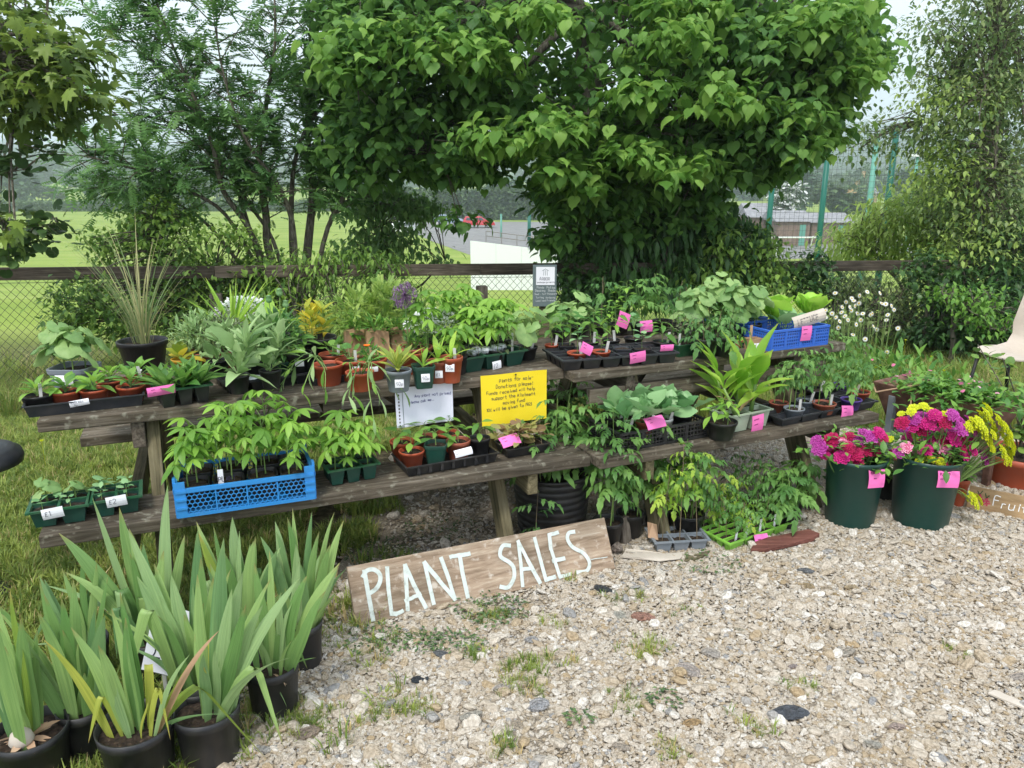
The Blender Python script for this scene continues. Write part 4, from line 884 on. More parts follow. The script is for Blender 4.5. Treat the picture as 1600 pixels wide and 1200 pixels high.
# --- bushes at the fence
def bush(label, px, d, blobs, n_per, rad, leaf, shape, m, seed, nmain=5, name='bush', **kw):
    p = atd(px, 450, d); b0 = Vector((p.x, d, gz(p.x, d))); return tree(name, label, b0, [b0, b0 + Vector((.02, 0, .25)), b0 + Vector((0, .02, .45))], .03, blobs, n_per, rad, leaf, shape, m, seed, nmain=nmain, cat='bush', limb_r=.018, **kw)
bush('leafy hawthorn bush rising over the fence rail left of the rowan stems', 290, 6.35, [(290, 400, 130, 62, 6.4, .35, 120), (330, 470, 120, 60, 6.3, .3, 110), (230, 350, 40, 32, 6.4, .2, 22), (170, 385, 30, 30, 6.3, .2, 14), (140, 470, 60, 35, 5.9, .2, 34), (180, 500, 90, 35, 5.8, .2, 44), (420, 440, 60, 50, 6.4, .2, 34), (265, 330, 22, 26, 6.4, .1, 9)], 27, .13, .06, 'simple', 'leaf_bush', 41, droop=.1)
bush('yellow green shrub growing against the fence behind the purple flower', 560, 6.2, [(560, 440, 70, 55, 6.2, .2, 45), (520, 500, 60, 40, 6.0, .2, 32), (620, 480, 40, 40, 6.1, .2, 20), (470, 430, 50, 40, 6.3, .2, 20)], 30, .12, .075, 'slim', 'leaf_bush', 43)
bush('small weeping birch with hanging leaves between rowan and car park', 620, 7.6, [(600, 335, 60, 50, 7.6, .3, 48), (615, 395, 45, 25, 7.5, .3, 20), (570, 400, 40, 40, 7.6, .3, 26), (655, 325, 40, 14, 7.4, .2, 12), (680, 408, 16, 6, 7.5, .1, 3), (560, 290, 60, 50, 7.7, .3, 40)], 24, .15, .075, 'simple', 'leaf_birch', 47, droop=1.2, name='birch_bush')
bush('dark drooping shrub under the right side of the lime', 1060, 7.2, [(1060, 380, 130, 55, 7.2, .4, 110), (990, 420, 90, 50, 7.0, .3, 60), (1140, 400, 60, 50, 7.0, .3, 45), (930, 455, 50, 30, 6.9, .2, 22)], 30, .17, .13, 'slim', 'leaf_dark', 53, droop=1.6)
bush('light green shrub at the fence behind the right hand table', 1180, 6.9, [(1170, 400, 60, 45, 6.9, .3, 50), (1215, 430, 30, 25, 6.8, .2, 16), (1100, 440, 50, 25, 6.8, .2, 16)], 32, .14, .065, 'simple', 'leaf_bush', 59)
bush('twiggy grey green scrub seen through the mesh right of the ivy post', 1360, 8.0, [(1360, 462, 75, 28, 8.0, .3, 60), (1320, 450, 30, 30, 7.9, .2, 20), (1420, 470, 40, 25, 8.0, .2, 24), (1360, 505, 90, 20, 7.6, .3, 60)], 20, .14, .06, 'simple', 'leaf_brown', 91)
bush('bright yellow green willow bush beside the poles', 1420, 9.2, [(1410, 360, 85, 55, 9.2, .5, 130), (1340, 380, 45, 30, 9.0, .3, 36), (1450, 320, 50, 40, 9.3, .4, 50), (1500, 370, 50, 50, 9.0, .4, 50)], 24, .2, .10, 'slim', 'leaf_willow', 61, name='willow_bush')
rb2 = Vector((4.9, 8.4, gz(4.9, 8.4)))
tree('hawthorn_tree', 'tall brownish green tree filling the upper right corner', rb2, [rb2, rb2 + Vector((.05, 0, 1.2)), rb2 + Vector((.1, 0, 2.3)), rb2 + Vector((0, 0, 3.4))], .12, [(1560, 60, 90, 90, 8.2, .9, 160), (1540, 190, 90, 80, 8.1, .9, 150), (1560, 310, 85, 70, 8.0, .8, 140), (1480, 110, 60, 30, 8.2, .4, 30), (1460, 45, 30, 20, 8.2, .3, 12), (1450, 230, 40, 12, 8.1, .2, 10), (1390, 215, 50, 8, 8.1, .2, 9), (1345, 235, 25, 8, 8.1, .1, 4), (1380, 195, 40, 8, 8.1, .1, 5), (1590, -60, 120, 60, 8.4, 1, 60), (1480, 300, 40, 40, 8.1, .3, 24)],
     36, .30, .062, 'simple', 'leaf_brown', 67, nmain=12, droop=.2, limb_r=.035, extra=([(1500, 160, 60, 30, 7.8, .3, 26), (1480, 280, 50, 50, 7.7, .3, 40), (1520, 390, 60, 40, 7.6, .3, 40)], 22, 'leaf_willow', 1.0))
bush('dark green undergrowth beside the fence at far right', 1550, 7.7, [(1540, 440, 80, 45, 7.6, .4, 90), (1590, 400, 60, 60, 7.8, .4, 60), (1500, 480, 50, 28, 7.3, .3, 34), (1510, 520, 90, 22, 7.2, .3, 60), (1590, 500, 60, 30, 7.2, .3, 40)], 32, .15, .075, 'simple', 'leaf_dark', 71, droop=.2)
bush('low leafy shrub in front of the far right fence post', 1500, 6.9, [(1510, 470, 55, 26, 6.9, .3, 36), (1560, 500, 60, 18, 6.8, .3, 26)], 18, .13, .06, 'simple', 'leaf_green', 73)

# ================================================================== FENCE
fx0, fx1 = -4.6, 5.6
def rail_z(x): return .905 - .0150 * (x + 3.87)
ft = thing('chainlink_fence', 'long weathered fence with a wooden top rail and rusty chain link mesh behind the tables', 'fence', (0, fence_y(0), gz(0, fence_y(0))))
fo = Vector(ft.location); fang = math.atan(.215)
def fp(x, z, dy=0.0): return Vector((x, fence_y(x) + dy, z)) - fo
for xa, xb in ((-4.6, -2.345), (-2.345, -.265), (-.265, 1.955), (1.955, 3.855), (3.855, 5.6)):
    L_ = (xb - xa) / cos(fang); M = Matrix.Translation(fp(xa, (rail_z(xa)))) @ Matrix.Rotation(fang, 4, 'Z') @ Matrix.Rotation(math.atan(.0150 * cos(fang)), 4, 'Y')
    part('rail', MB().box(0, L_ - .0015, .0, .035, -.095, 0), 'dark_wood', ft, bevel=.004, M=M)
for x in (-4.3, -2.345, -.265, 1.955, 4.12): part('post', MB().box(-.045, .045, -.09, -.004, -.1, 1.16 - (.06 if x < 0 else 0)), 'post_wood', ft, bevel=.008, M=Matrix.Translation(fp(x, gz(x, fence_y(x)) - .05)) @ Matrix.Rotation(fang, 4, 'Z') @ Matrix.Scale(.82 if x > -3 else .9, 4, (0, 0, 1)))
wb = MB(); cell = .062; hx = .0; k = 0; x = fx0 - 1
while x < fx1:
    for sg in (-1, 1):
        za, zb_ = rail_z(x) - .05, rail_z(x) - 1.02; pts = []; hh = za - zb_; xa, xb = (x, x + hh * .9) if sg > 0 else (x + hh * .9, x)
        if max(xa, xb) < fx1 and min(xa, xb) > fx0: wb.tube([fp(xa, rail_z(xa) - .05, .04 + .003 * sg), fp(xb, rail_z(xb) - 1.02, .04 + .003 * sg)], .0019, 3, False)
    x += cell
for z in (.12, .98): wb.tube([fp(fx0, rail_z(fx0) - z, .046), fp(fx1, rail_z(fx1) - z, .046)], .0022, 3, False)
part('chain_mesh', wb, 'wire', ft, kind='stuff')
# ivy covered posts
def ivy(label, px, py, rx, ry, d, n, seed):
    p = atd(px, py, d); b0 = Vector((p.x, d, gz(p.x, d))); t = thing('ivy', label, 'ivy', b0, 0, 'ivy on the fence posts'); C = blobs_to_world([(px, py, rx, ry, d, .12, n)], seed) - np.array(b0)
    part('stem', MB().tube([(0, 0, 0), (.03, -.02, .4), (-.02, -.03, .9)], .012, 5), 'bark', t); P, D, S, T = clump_leaves(C, 16, .09, .062, seed, .9, .5); leaves_split(t, 'maple', P, D, S, 'leaf_ivy', T, 0)
ivy('dark ivy bush smothering the fence post right of the blue lettuce crate', 1268, 432, 32, 42, 6.75, 34, 81)
ivy('ivy hanging over the fence rail and post at far right', 1452, 425, 42, 30, 7.2, 36, 83)
ivy('ivy and shoots at the foot of the lime trunk right of the grey sign', 905, 450, 40, 45, 6.6, 34, 85)
# sign on a stake
sp_ = atd(851, 447, 5.9); t = thing('garden_sign', 'grey green landscape gardening sign with a white panel on a wooden stake', 'sign', (sp_.x, sp_.y, gz(sp_.x, sp_.y)))
sz_ = sp_.z - t.location.z; u = mpp(sp_)
part('stake', MB().box(-.04, .04, .012, .05, -.1, sz_ + .1), 'green_wood', t, bevel=.004)
bd = part('board', MB().box(-18.5 * u, 18.5 * u, -.008, .008, sz_ - 32 * u, sz_ + 33 * u), flat('sign_grey', (.13, .17, .17), .5) and 'sign_grey', t, bevel=.003)
pl = part('panel', MB().box(-13.5 * u, 15.5 * u, -.0105, -.0085, sz_ + 2 * u, sz_ + 30 * u), 'white_label', t)
write(pl, [('ARBOR', -8 * u, sz_ + 9.5 * u, 4.8 * u, .5 * u), ('landscape gardening', -12.5 * u, sz_ + 5 * u, 2.1 * u, .32 * u)], off=.0115, jit=0)
lg = MB()
for dx in (-3, 0, 3): ribbon(lg, [Vector((dx * u + u, sz_ + 17 * u)), Vector((dx * u * .8 + u, sz_ + 25 * u))], .6 * u, lambda a, b: Vector((a, -.0112, b)))
ribbon(lg, [Vector((-4 * u, sz_ + 24 * u)), Vector((1 * u, sz_ + 27 * u)), Vector((6 * u, sz_ + 24 * u))], .6 * u, lambda a, b: Vector((a, -.0112, b))); part('emblem', lg, 'sign_grey', pl)
flat('sign_text', (.55, .58, .57))
write(bd, [('Ponds  Patios', -12 * u, sz_ - 3.2 * u, 3.1 * u, .5 * u), ('Decking  Sheds', -14.5 * u, sz_ - 8.4 * u, 3.3 * u, .5 * u), ('Seed & Turf Stonework', -15.5 * u, sz_ - 13.6 * u, 2.4 * u, .45 * u), ('Turfing  Gardening', -13.5 * u, sz_ - 18.8 * u, 2.4 * u, .45 * u), ('Local and Friendly', -13.5 * u, sz_ - 24 * u, 2.5 * u, .45 * u)], 'sign_text', off=.0095, jit=0)

def barpart(name, a_, b_, w, h, m, parent, up=(0, 0, 1), bevel=.004):
    a_, b_ = Vector(a_), Vector(b_); x = (b_ - a_); L_ = x.length; x.normalize(); y = Vector(up).cross(x); y.normalize(); z = x.cross(y); M = Matrix((x, y, z)).transposed().to_4x4(); M.translation = a_
    return part(name, MB().box(0, L_, -w / 2, w / 2, -h / 2, h / 2), m, parent, bevel=bevel, M=M)
# ================================================================== PICNIC TABLES
def picnic(label, c, ang, L_, boff, legx=.30, apron=False):
    t = thing('picnic_table', label, 'picnic table', (c[0], c[1], 0), ang, 'picnic tables'); h = L_ / 2
    for k in range(5):
        y0 = -.36 + k * .145; e1, e2 = rng.uniform(-.006, .006), rng.uniform(-.006, .006); part('table_plank', MB().box(-h + e1, h + e2, 0, .14, -.042, 0), 'weathered_wood', t, bevel=.005, loc=(0, y0, .75))
    for sg in (-1, 1):
        for k in range(2):
            y0 = (-.36 - boff + k * .128) if sg < 0 else (.36 + boff - .122 - k * .128); part('bench_plank', MB().box(-h + rng.uniform(-.006, .006), h + rng.uniform(-.006, .006), 0, .122, -.045, 0), 'weathered_wood', t, bevel=.005, loc=(0, y0, .45 + rng.uniform(-.0015, .0015)))
    for s in (-1, 1):
        x = s * (h - legx); yb = .36 + boff
        barpart('top_beam', (x, -.345, .658), (x, .345, .658), .044, .096, 'dark_wood', t)
        barpart('bench_beam', (x + s * .046, -yb + .02, .357), (x + s * .046, yb - .02, .357), .044, .092, 'green_wood', t)
        for q in (-1, 1): part('bolt', MB().lathe([(.001, .012), (.012, .010), (.014, 0)], 10), 'rust', t, M=Matrix.Translation((x + s * .069, q * (yb - .16), .357)) @ Matrix.Rotation(s * pi / 2, 4, 'Y'))
        for q in (-1, 1): barpart('leg', (x - s * .046, q * .23, .70), (x - s * .046, q * (yb - .03), 0.0), .045, .098, 'green_wood', t, (0, 1, .5))
        barpart('brace', (x - s * .07, 0, .36), (x * .35, 0, .68), .045, .07, 'dark_wood', t)
    part('centre_batten', MB().box(-.035, .035, -.34, .34, .664, .706), 'dark_wood', t)
    if apron: part('apron', MB().box(-h + .1, h - .1, -.335, -.30, .585, .66), 'weathered_wood', t, bevel=.004)
    return t
TLa, TRa = R(21.8), R(23.9)
TLc, TRc = (-.829, 3.194), (.826, 3.80)
picnic('weathered picnic table on the left crowded with seedling trays and hung with two paper notices', TLc, TLa, 1.98, .28)
picnic('dark weathered picnic table on the right carrying black trays and a blue lettuce crate', TRc, TRa, 1.56, .25, apron=True)

# ================================================================== POTS, TRAYS AND THE PLANTS IN THEM
RIM = {}
def potmesh(r, h, m, sq=False, rimh=None):
    rimh = rimh or h * .16; rb = r * .74
    prof = [(0.001, 0), (rb * .97, 0), (rb, h * .03), (r * .95, h - rimh), (r, h - rimh), (r * 1.02, h - .002), (r * 1.01, h), (r * .94, h), (r * .92, h - .004), (r * .86, h * .78)]
    return MB().lathe(prof, 28 if not sq else 40, sq=6 if sq else 0)
def soil(parent, r, z, sq=False, name='soil', cx=0, cy=0, seed=0):
    b = MB(); vs = [(cx, cy, z + .004)]; rr = random.Random(seed); n = 18
    for q in (.55, 1.0):
        for k in range(n):
            a = 2 * pi * k / n; s = 1 / (abs(cos(a)) ** 6 + abs(sin(a)) ** 6) ** (1 / 6) if sq else 1; vs.append((cx + r * q * s * cos(a), cy + r * q * s * sin(a), z + rr.uniform(-.004, .005) - .003 * q))
    fs = [(0, k + 1, (k + 1) % n + 1) for k in range(n)] + [(k + 1, n + k + 1, n + (k + 1) % n + 1, (k + 1) % n + 1) for k in range(n)]; b.add(vs, fs); return part(name, b, 'soil', parent)
def leafobj(parent, shape, m, p, d, s, roll=0, w=1.0):
    o = bpy.data.objects.new('leaf', leafmesh(shape, m)); COL.objects.link(o); o.parent = parent; place(o, Vector(p), Vector(d), s, roll, w); return o
SPEC = {  # leaf shapes, leaf material, stem material, petiole, petiole elevation, leaf elevation, size lo, hi, first height, stem radius, lean
 'tomtall': (('tom', 'tom_s'), 'leaf_tomato', 'stem_green', .012, 30, -10, .08, .13, .48, .0024, .15),
 'palmate': (('palm', 'palm', 'palm_b'), 'leaf_palmate', 'stem_green', .055, 30, -4, .08, .13, .38, .0028, .10),
 'tomato': (('tom', 'tom_b'), 'leaf_tomato', 'stem_green', .01, 25, -8, .12, .18, .34, .003, .18),
 'tomyel': (('tom', 'tom_s'), 'leaf_tomato_yellow', 'stem_brown', .015, 20, -25, .08, .13, .5, .0022, .22),
 'tomdeep': (('tom', 'tom_s'), 'leaf_tomato_deep', 'stem_brown', .01, 25, -12, .09, .15, .25, .0024, .15),
 'tomsmall': (('tom_s', 'tom'), 'leaf_tomato', 'stem_brown', .008, 25, -15, .06, .10, .5, .0016, .3),
 'pepper': (('ovate', 'ovate_b'), 'leaf_green', 'stem_green', .02, 35, 0, .05, .085, .35, .0022, .1),
 'pale': (('ovate', 'ovate_b'), 'leaf_palmate', 'stem_green', .02, 35, 0, .04, .07, .3, .0018, .1),
 'squash': (('squash',), 'leaf_squash', 'stem_green', .06, 55, -32, .07, .12, .15, .003, .1),
 'seedling': (('round', 'ovate'), 'leaf_cabbage', 'stem_green', .012, 40, 15, .035, .06, .45, .0014, .12),
 'seedgreen': (('ovate', 'ovate_b'), 'leaf_green', 'stem_green', .012, 45, 20, .03, .055, .3, .0014, .15),
 'red': (('round', 'ovate'), 'leaf_red', 'stem_brown', .03, 50, 15, .035, .06, .2, .0012, .3),
 'darkseed': (('ovate_b', 'narrow'), 'leaf_dark_stem', 'stem_brown', .012, 35, 10, .025, .045, .3, .0012, .35),
 'shrub': (('ovate', 'narrow'), 'leaf_green', 'stem_brown', .01, 40, 20, .03, .05, .15, .002, .2),
 'croton': (('long', 'ovate'), 'leaf_yellow', 'stem_green', .005, 55, 48, .07, .11, .1, .003, .1),
}
def grow(parent, kind, p, h, n, seed, spread=1.0, lean=None, ls=1.0):
    """one stemmed plant: a stem (part) with its leaves (sub-parts)"""
    sh, lm, sm, pet, pel, lel, s0, s1, t0, sr, ln = SPEC[kind]; rr = random.Random(seed); p = Vector(p); a0 = rr.uniform(0, 6.28)
    lv = Vector(lean) if lean else Vector((cos(a0), sin(a0), 0)) * ln * h * rr.uniform(.2, 1)
    path = smoothpath([p, p + Vector((lv.x * .2, lv.y * .2, h * .35)), p + Vector((lv.x * .55, lv.y * .55, h * .7)), p + Vector((lv.x, lv.y, h))], 3); m = len(path)
    b = MB().tube(path, [sr * (1 - .5 * i / (m - 1)) for i in range(m)], 6, False); at = []
    for i in range(n):
        t = t0 + (1 - t0) * (i + rr.random() * .6) / n; q = path[0].lerp(path[-1], 0) if m < 2 else path[min(m - 2, int(t * (m - 1)))].lerp(path[min(m - 1, int(t * (m - 1)) + 1)], t * (m - 1) % 1)
        a = a0 + i * 2.4 + rr.uniform(-.3, .3); el = R(pel + (t - .6) * 35 + rr.uniform(-10, 10)); l = pet * (1.25 - .6 * t) * rr.uniform(.8, 1.3) * spread
        d = Vector((cos(a) * cos(el), sin(a) * cos(el), sin(el))); e = q + d * l; le = R(lel + (t - .6) * 30 + rr.uniform(-14, 14)); d2 = Vector((cos(a) * cos(le), sin(a) * cos(le), sin(le)))
        if pet > .014: b.tube([q, q.lerp(e, .55) + Vector((0, 0, l * .06)), e], [sr * .45, sr * .35, sr * .3], 4, False)
        at.append((e, d2, ls * rr.uniform(s0, s1) * (1.1 - .45 * t if kind not in ('palmate',) else .75 + .35 * t), rr.uniform(-.35, .35), sh[rr.randrange(len(sh))]))
    st = part('stem', b, sm, parent, smooth=True)
    for e, d2, s, rl, shp in at: leafobj(st, shp, lm, e, d2, s, rl)
    return st
def rosette(parent, shp, lm, p, n, s0, s1, seed, el0=75, el1=15, name='plant', pet=0.0, roll=.3, w=1.0):
    """leaves rising from one crown"""
    rr = random.Random(seed); p = Vector(p); b = MB().tube([p, p + Vector((0, 0, .012))], [.005, .003], 6); at = []
    for i in range(n):
        a = i * 2.4 + rr.uniform(-.3, .3); t = i / max(1, n - 1); el = R(el1 + (el0 - el1) * t + rr.uniform(-8, 8)); d = Vector((cos(a) * cos(el), sin(a) * cos(el), sin(el))); l = pet * rr.uniform(.6, 1.2); q = p + Vector((0, 0, .006))
        if l: b.tube([q, q + d * l], .0018, 4, False)
        e2 = el - R(25) if l else el; at.append((q + d * l, Vector((cos(a) * cos(e2), sin(a) * cos(e2), sin(e2))), rr.uniform(s0, s1) * (1 - .25 * t)))
    st = part(name, b, 'stem_green', parent)
    for e, d, s in at: leafobj(st, shp if isinstance(shp, str) else shp[rr.randrange(len(shp))], lm, e, d, s, rr.uniform(-roll, roll), w)
    return st
def bushy(parent, p, rx, rz, n, leaf, shape, m, seed, up=.5, stems=6, sm='stem_green'):
    """a small dense plant with too many leaves to count"""
    r_ = np.random.RandomState(seed); p = Vector(p); b = MB(); d = norm(r_.normal(size=(n, 3))); q = r_.uniform(.3, 1, (n, 1)) ** .6; P = d * q * np.array([rx, rx, rz]) + np.array([p.x, p.y, p.z + rz]); D = d * .8 + r_.normal(size=(n, 3)) * .5; D[:, 2] += up
    for i in range(stems): b.tube([p, p + Vector((r_.uniform(-.3, .3) * rx, r_.uniform(-.3, .3) * rx, rz * .7)), Vector(P[r_.randint(n)])], [.003, .002, .0012], 4, False)
    part('stem', b, sm, parent); return scatter_mesh('foliage', shape, P, D, r_.uniform(.6, 1.2, n) * leaf, m, parent)
def label_on(parent, x, y, z, w, h, text=None, ang=0.0, tiltx=0.0, m='white_label', ink='ink', rz=0.0, name='label', ts=None, seed=3):
    """small stuck-on label or pinned note, lower left corner at (x,y,z), facing -Y before turning"""
    M = Matrix.Translation((x, y, z)) @ Matrix.Rotation(rz, 4, 'Z') @ Matrix.Rotation(tiltx, 4, 'X') @ Matrix.Rotation(ang, 4, 'Y'); cu = lambda a, b: -.06 * w * sin(pi * b / h) - .03 * w * a / w
    s = sheet(parent, name, w, h, m, cu, nx=4, nz=4, M=M)
    if text: write(s, [(tx, w * xx, h * zz, h * hh, h * .035) for tx, xx, zz, hh in text], ink, cu, seed=seed)
    return s
def stick_label(parent, p, h=.07, lean=(0.01, -.02), m='white_plastic', w=.012, rz=0):
    p = Vector(p); e = p + Vector((lean[0], lean[1], h)); b = MB().bar(p, e, w, .0012, (sin(rz), -cos(rz), 0)); return part('plant_label', b, m, parent)
PINK = [('~~~', .15, .72, .16), ('~~', .2, .42, .16)]
def potted(label, px, pyr, rpx, h, surf, potm, plant=None, cat='plant pot', sq=False, name='potted_plant', rz=0.0, seed=0, lab=None, group=None, soilz=.86, r=None, stick=False, rp=None):
    """pot whose rim centre is seen at (px, pyr), standing on a surface of height surf"""
    p = onz(px, pyr, surf + h); r = r or rpx * mpp(p); t = thing(name, label, cat, (p.x, p.y, surf), rz, group)
    part('pot', potmesh(r * (.93 if sq else 1), h, potm, sq), potm, t, smooth=True if not sq else False)
    soil(t, r * (.86 if not sq else .80), h * soilz, sq, seed=seed)
    if plant: plant(t, r, h * soilz)
    if lab:
        tx, lw, lh, lz, la = lab; rr_ = r * .86 if not sq else r * .90; a = R(la); c = Vector((sin(a) * rr_ * 1.08, -cos(a) * rr_ * 1.08, 0)); ta = Vector((cos(a), sin(a), 0)); q = c - ta * lw / 2
        label_on(t, q.x, q.y - .0, h * lz, lw, lh, [(tx, .18, .3, .36)] if tx else None, rz=a, tiltx=-R(4) if not sq else -R(6))
    if stick: stick_label(t, (r * .4, -r * .3, h * soilz - .02), h=.075, lean=(rng.uniform(-.01, .015), -.012))
    return t
def frame_of(fl, fr, surf):
    a, b = onz(*fl, surf), onz(*fr, surf); d = b - a; return a, math.atan2(d.y, d.x), d.length
def front_hit(org, ang, px, py, dy=0.0):
    """where the line of sight through a picture point meets the front plane of a box: local x, z"""
    d = ray(px, py); n = Vector((-sin(ang), cos(ang), 0)); o = Vector(org) + n * dy; t = (o - Vector((0, 0, EYE))).dot(n) / d.dot(n); q = Vector((0, 0, EYE)) + d * t - Vector(org)
    return q.x * cos(ang) + q.y * sin(ang), q.z
def tray_thing(label, fl, fr, surf, depth, h, m, name='seed_tray', cat='tray', cells=None, soilh=.8, group=None, rim=.006, taper=.012, ribs=False, cellm=None, wallm=None):
    org, ang, L_ = frame_of(fl, fr, surf); t = thing(name, label, cat, org, ang, group)
    if not cells:
        b = MB().tray(0, L_, 0, depth, .001, h, taper, .002, rim); part('tray', b, m, t)
        if ribs:
            b = MB()
            for k in range(1, int(L_ / .045)): x = L_ * k / int(L_ / .045); b.box(x - .006, x + .006, -.001 + 0, .006, .006, h * .86, Matrix.Shear('XY', 4, (0, 0)) if False else None)
            part('ribs', b, m, t)
    else:
        nx, ny = cells; cw, cd = L_ / nx, depth / ny; b = MB()
        for i in range(nx + 1): b.box(cw * i - .004 - (.004 if i == 0 else 0), cw * i + .004 + (.004 if i == nx else 0), -.006, depth + .006, h - .007, h)
        for j in range(ny + 1):
            for i in range(nx): b.box(cw * i + .0042, cw * (i + 1) - .0042, cd * j - .004, cd * j + .004, h - .0072, h - .0002)
        part('rim', b, m, t)
        for i in range(nx):
            for j in range(ny):
                c = MB().tray(cw * i + .0045, cw * (i + 1) - .0045, cd * j + .0045, cd * (j + 1) - .0045, .001, h - .0075, min(cw, cd) * .12, .0015, 0.0001); co = part('cell', c, cellm or m, t)
                if soilh: 
                    k_ = min(cw, cd) * .05; s = MB(); z = h * soilh; x0, x1, y0, y1 = cw * i + .007 + k_, cw * (i + 1) - .007 - k_, cd * j + .007 + k_, cd * (j + 1) - .007 - k_; g = 4
                    rr = random.Random(i * 7 + j); s.add([(x0 + (x1 - x0) * a / g, y0 + (y1 - y0) * b_ / g, z + rr.uniform(-.004, .004)) for b_ in range(g + 1) for a in range(g + 1)], [(b_ * (g + 1) + a, b_ * (g + 1) + a + 1, (b_ + 1) * (g + 1) + a + 1, (b_ + 1) * (g + 1) + a) for b_ in range(g) for a in range(g)]); part('soil', s, 'soil', co)
    return t, org, ang, L_
def note(t, org, ang, px, py, wpx, hpx, m='pink_card', text=PINK, rot=0.0, tilt=.25, ink='pen_ink', name='price_note', dy=-.008):
    """note pinned to the front of a tray, its lower left corner seen at (px, py)"""
    x, z = front_hit(org, ang, px, py, dy); s = mpp(Vector(org)); return label_on(t, x, dy, z, wpx * s, hpx * s, text, rot, tilt, m, ink, name=name)
def palmcell(t, x, y, z, seed, h=.2, n=8): grow(t, 'palmate', (x, y, z), h, n, seed)

# ---------------------------------------------------------------- left table, top
S = .75
t, o_, a_, L_ = tray_thing('long black tray at the left end of the table holding six small pots', (40, 655), (226, 634), S, .17, .045, 'charcoal_plastic', soilh=0, taper=.01); note(t, o_, a_, 110, 637, 28, 10, 'white_label', [('SEEDLINGS', .05, .55, .3), ('60p', .15, .1, .3)], -R(6), 0, 'ink', 'label', -.003)
def ros(shp, lm, n, s0, s1, seed, e0=70, e1=10, pet=.0, roll=.4): return lambda t, r, z: rosette(t, shp, lm, (0, 0, z), n, s0, s1, seed, e0, e1, pet=pet, roll=roll)
def gr(kind, h, n, seed, k=1, sp=1.0, lean=None):
    def f(t, r, z):
        for i in range(k):
            a = i * 2.1 + seed; q = 0 if k == 1 else r * .5; grow(t, kind, (q * cos(a), q * sin(a), z), h * (1 - .12 * i), n, seed * 10 + i, sp, lean)
    return f
def bu(rx, rz, n, leaf, shape, m, seed, up=.5, sm='stem_green'): return lambda t, r, z: bushy(t, (0, 0, z), rx, rz, n, leaf, shape, m, seed, up, sm=sm)
for i, (px, py, rp, pm, lab) in enumerate(((58, 616, 23, 'black_plastic', 'small black pot with a white stick at the left end of the long tray'), (102, 610, 22, 'terracotta_plastic', 'orange pot second from the left in the front of the long black tray'),
        (147, 607, 21, 'terracotta_plastic', 'orange pot third from the left in the front of the long black tray'), (204, 602, 21, 'terracotta_plastic', 'orange pot at the right front corner of the long black tray'),
        (172, 593, 21, 'terracotta_plastic', 'orange pot in the back row of the long black tray, left one'), (217, 588, 21, 'terracotta_plastic', 'orange pot in the back row of the long black tray, right one'))):
    potted(lab, px, py, rp, .060, S + .006, pm, ros(('ovate_b', 'ovate'), 'leaf_palmate' if i % 2 == 0 else 'leaf_green', 13, .05, .08, 100 + i, 88, 32, .03), seed=i, stick=i in (0, 5), group='small pots in the long black tray')
t, o_, a_, L_ = tray_thing('dark green tray of six cells with leafy salvia seedlings and a pink note', (252, 640), (332, 628), S, .15, .07, 'tray_green', cells=(3, 2), cellm='black_plastic')
for i in range(3):
    for j in range(2): rosette(t, ('long', 'narrow', 'ovate_b'), 'leaf_green' if (i + j) % 2 else 'leaf_tomato', (L_ * (i + .5) / 3, .15 * (j + .5) / 2, .055), 13, .09, .145, 120 + i * 2 + j, 88, 25, name='seedling')
note(t, o_, a_, 231, 621, 40, 15, rot=-R(3), tilt=.15)
potted('grey square pot of big squash leaves at the back left corner of the table', 116, 571, 33, .11, S, 'grey_plastic', gr('squash', .13, 7, 3, 4, 1.2), sq=True, lab=('', .07, .035, .5, 0))
def grassplant(t, r, z):
    rr = random.Random(4); b = MB(); P, D, S_ = [], [], []
    for i in range(64): a = rr.uniform(0, 6.28); q = r * .4 * rr.random(); P.append((q * cos(a), q * sin(a), z)); tilt = abs(rr.gauss(0, .27)); D.append((cos(a) * tilt - .05, sin(a) * tilt, 1)); S_.append(rr.uniform(.26, .60) * (1 - .3 * tilt))
    scatter_mesh('leaves', combine(strip(.0115, (1, 1, .9, .7, .4, .05), .42, .3)).__dict__ and (np.array(combine(strip(.0115, (1, 1, .9, .7, .4, .05), .42, .3)).v), combine(strip(.0115, (1, 1, .9, .7, .4, .05), .42, .3)).f), P, D, S_, 'grass_plant', t)
potted('large black pot with tall ornamental grass at the back left of the table', 222, 531, 37, .13, S, 'black_plastic', grassplant, lab=('', .04, .012, .08, 5))
potted('yellow pot with yellow and red edged leaves beside the ornamental grass', 285, 560, 17, .09, S, 'yellow_plastic', ros(('ovate_b', 'broad'), 'leaf_yellow', 8, .07, .11, 130, 70, 20))
potted('terracotta pot of fine leaved lavender behind the green cell tray', 312, 548, 26, .10, S, 'terracotta_dull', bu(.10, .09, 520, .035, 'slim', 'leaf_sage', 131, .7))
potted('terracotta pot of fine leaved rosemary behind the grey leaved stocks', 352, 545, 26, .10, S, 'terracotta_dull', bu(.09, .08, 420, .032, 'slim', 'leaf_dark_stem', 132, .7))
potted('black pot of daylily with arching yellow green leaves at the back of the table', 365, 520, 24, .11, S, 'black_plastic', lambda t, r, z: rosette(t, ('sword', 'blade'), 'leaf_canna', (0, 0, z), 34, .28, .42, 133, 80, 40, w=.7))
t, o_, a_, L_ = tray_thing('black plug tray with big round holes, half empty, with a twisted foil strip on it', (356, 618), (528, 592), S, .20, .045, 'charcoal_plastic', cells=(5, 3), soilh=0, cellm='black_plastic')
mb = MB()
for k in range(9): x = .03 + .015 * k; mb.add([(x, .004, .05 + .004 * sin(k)), (x, .028 - .01 * sin(k * .9), .056)], [])
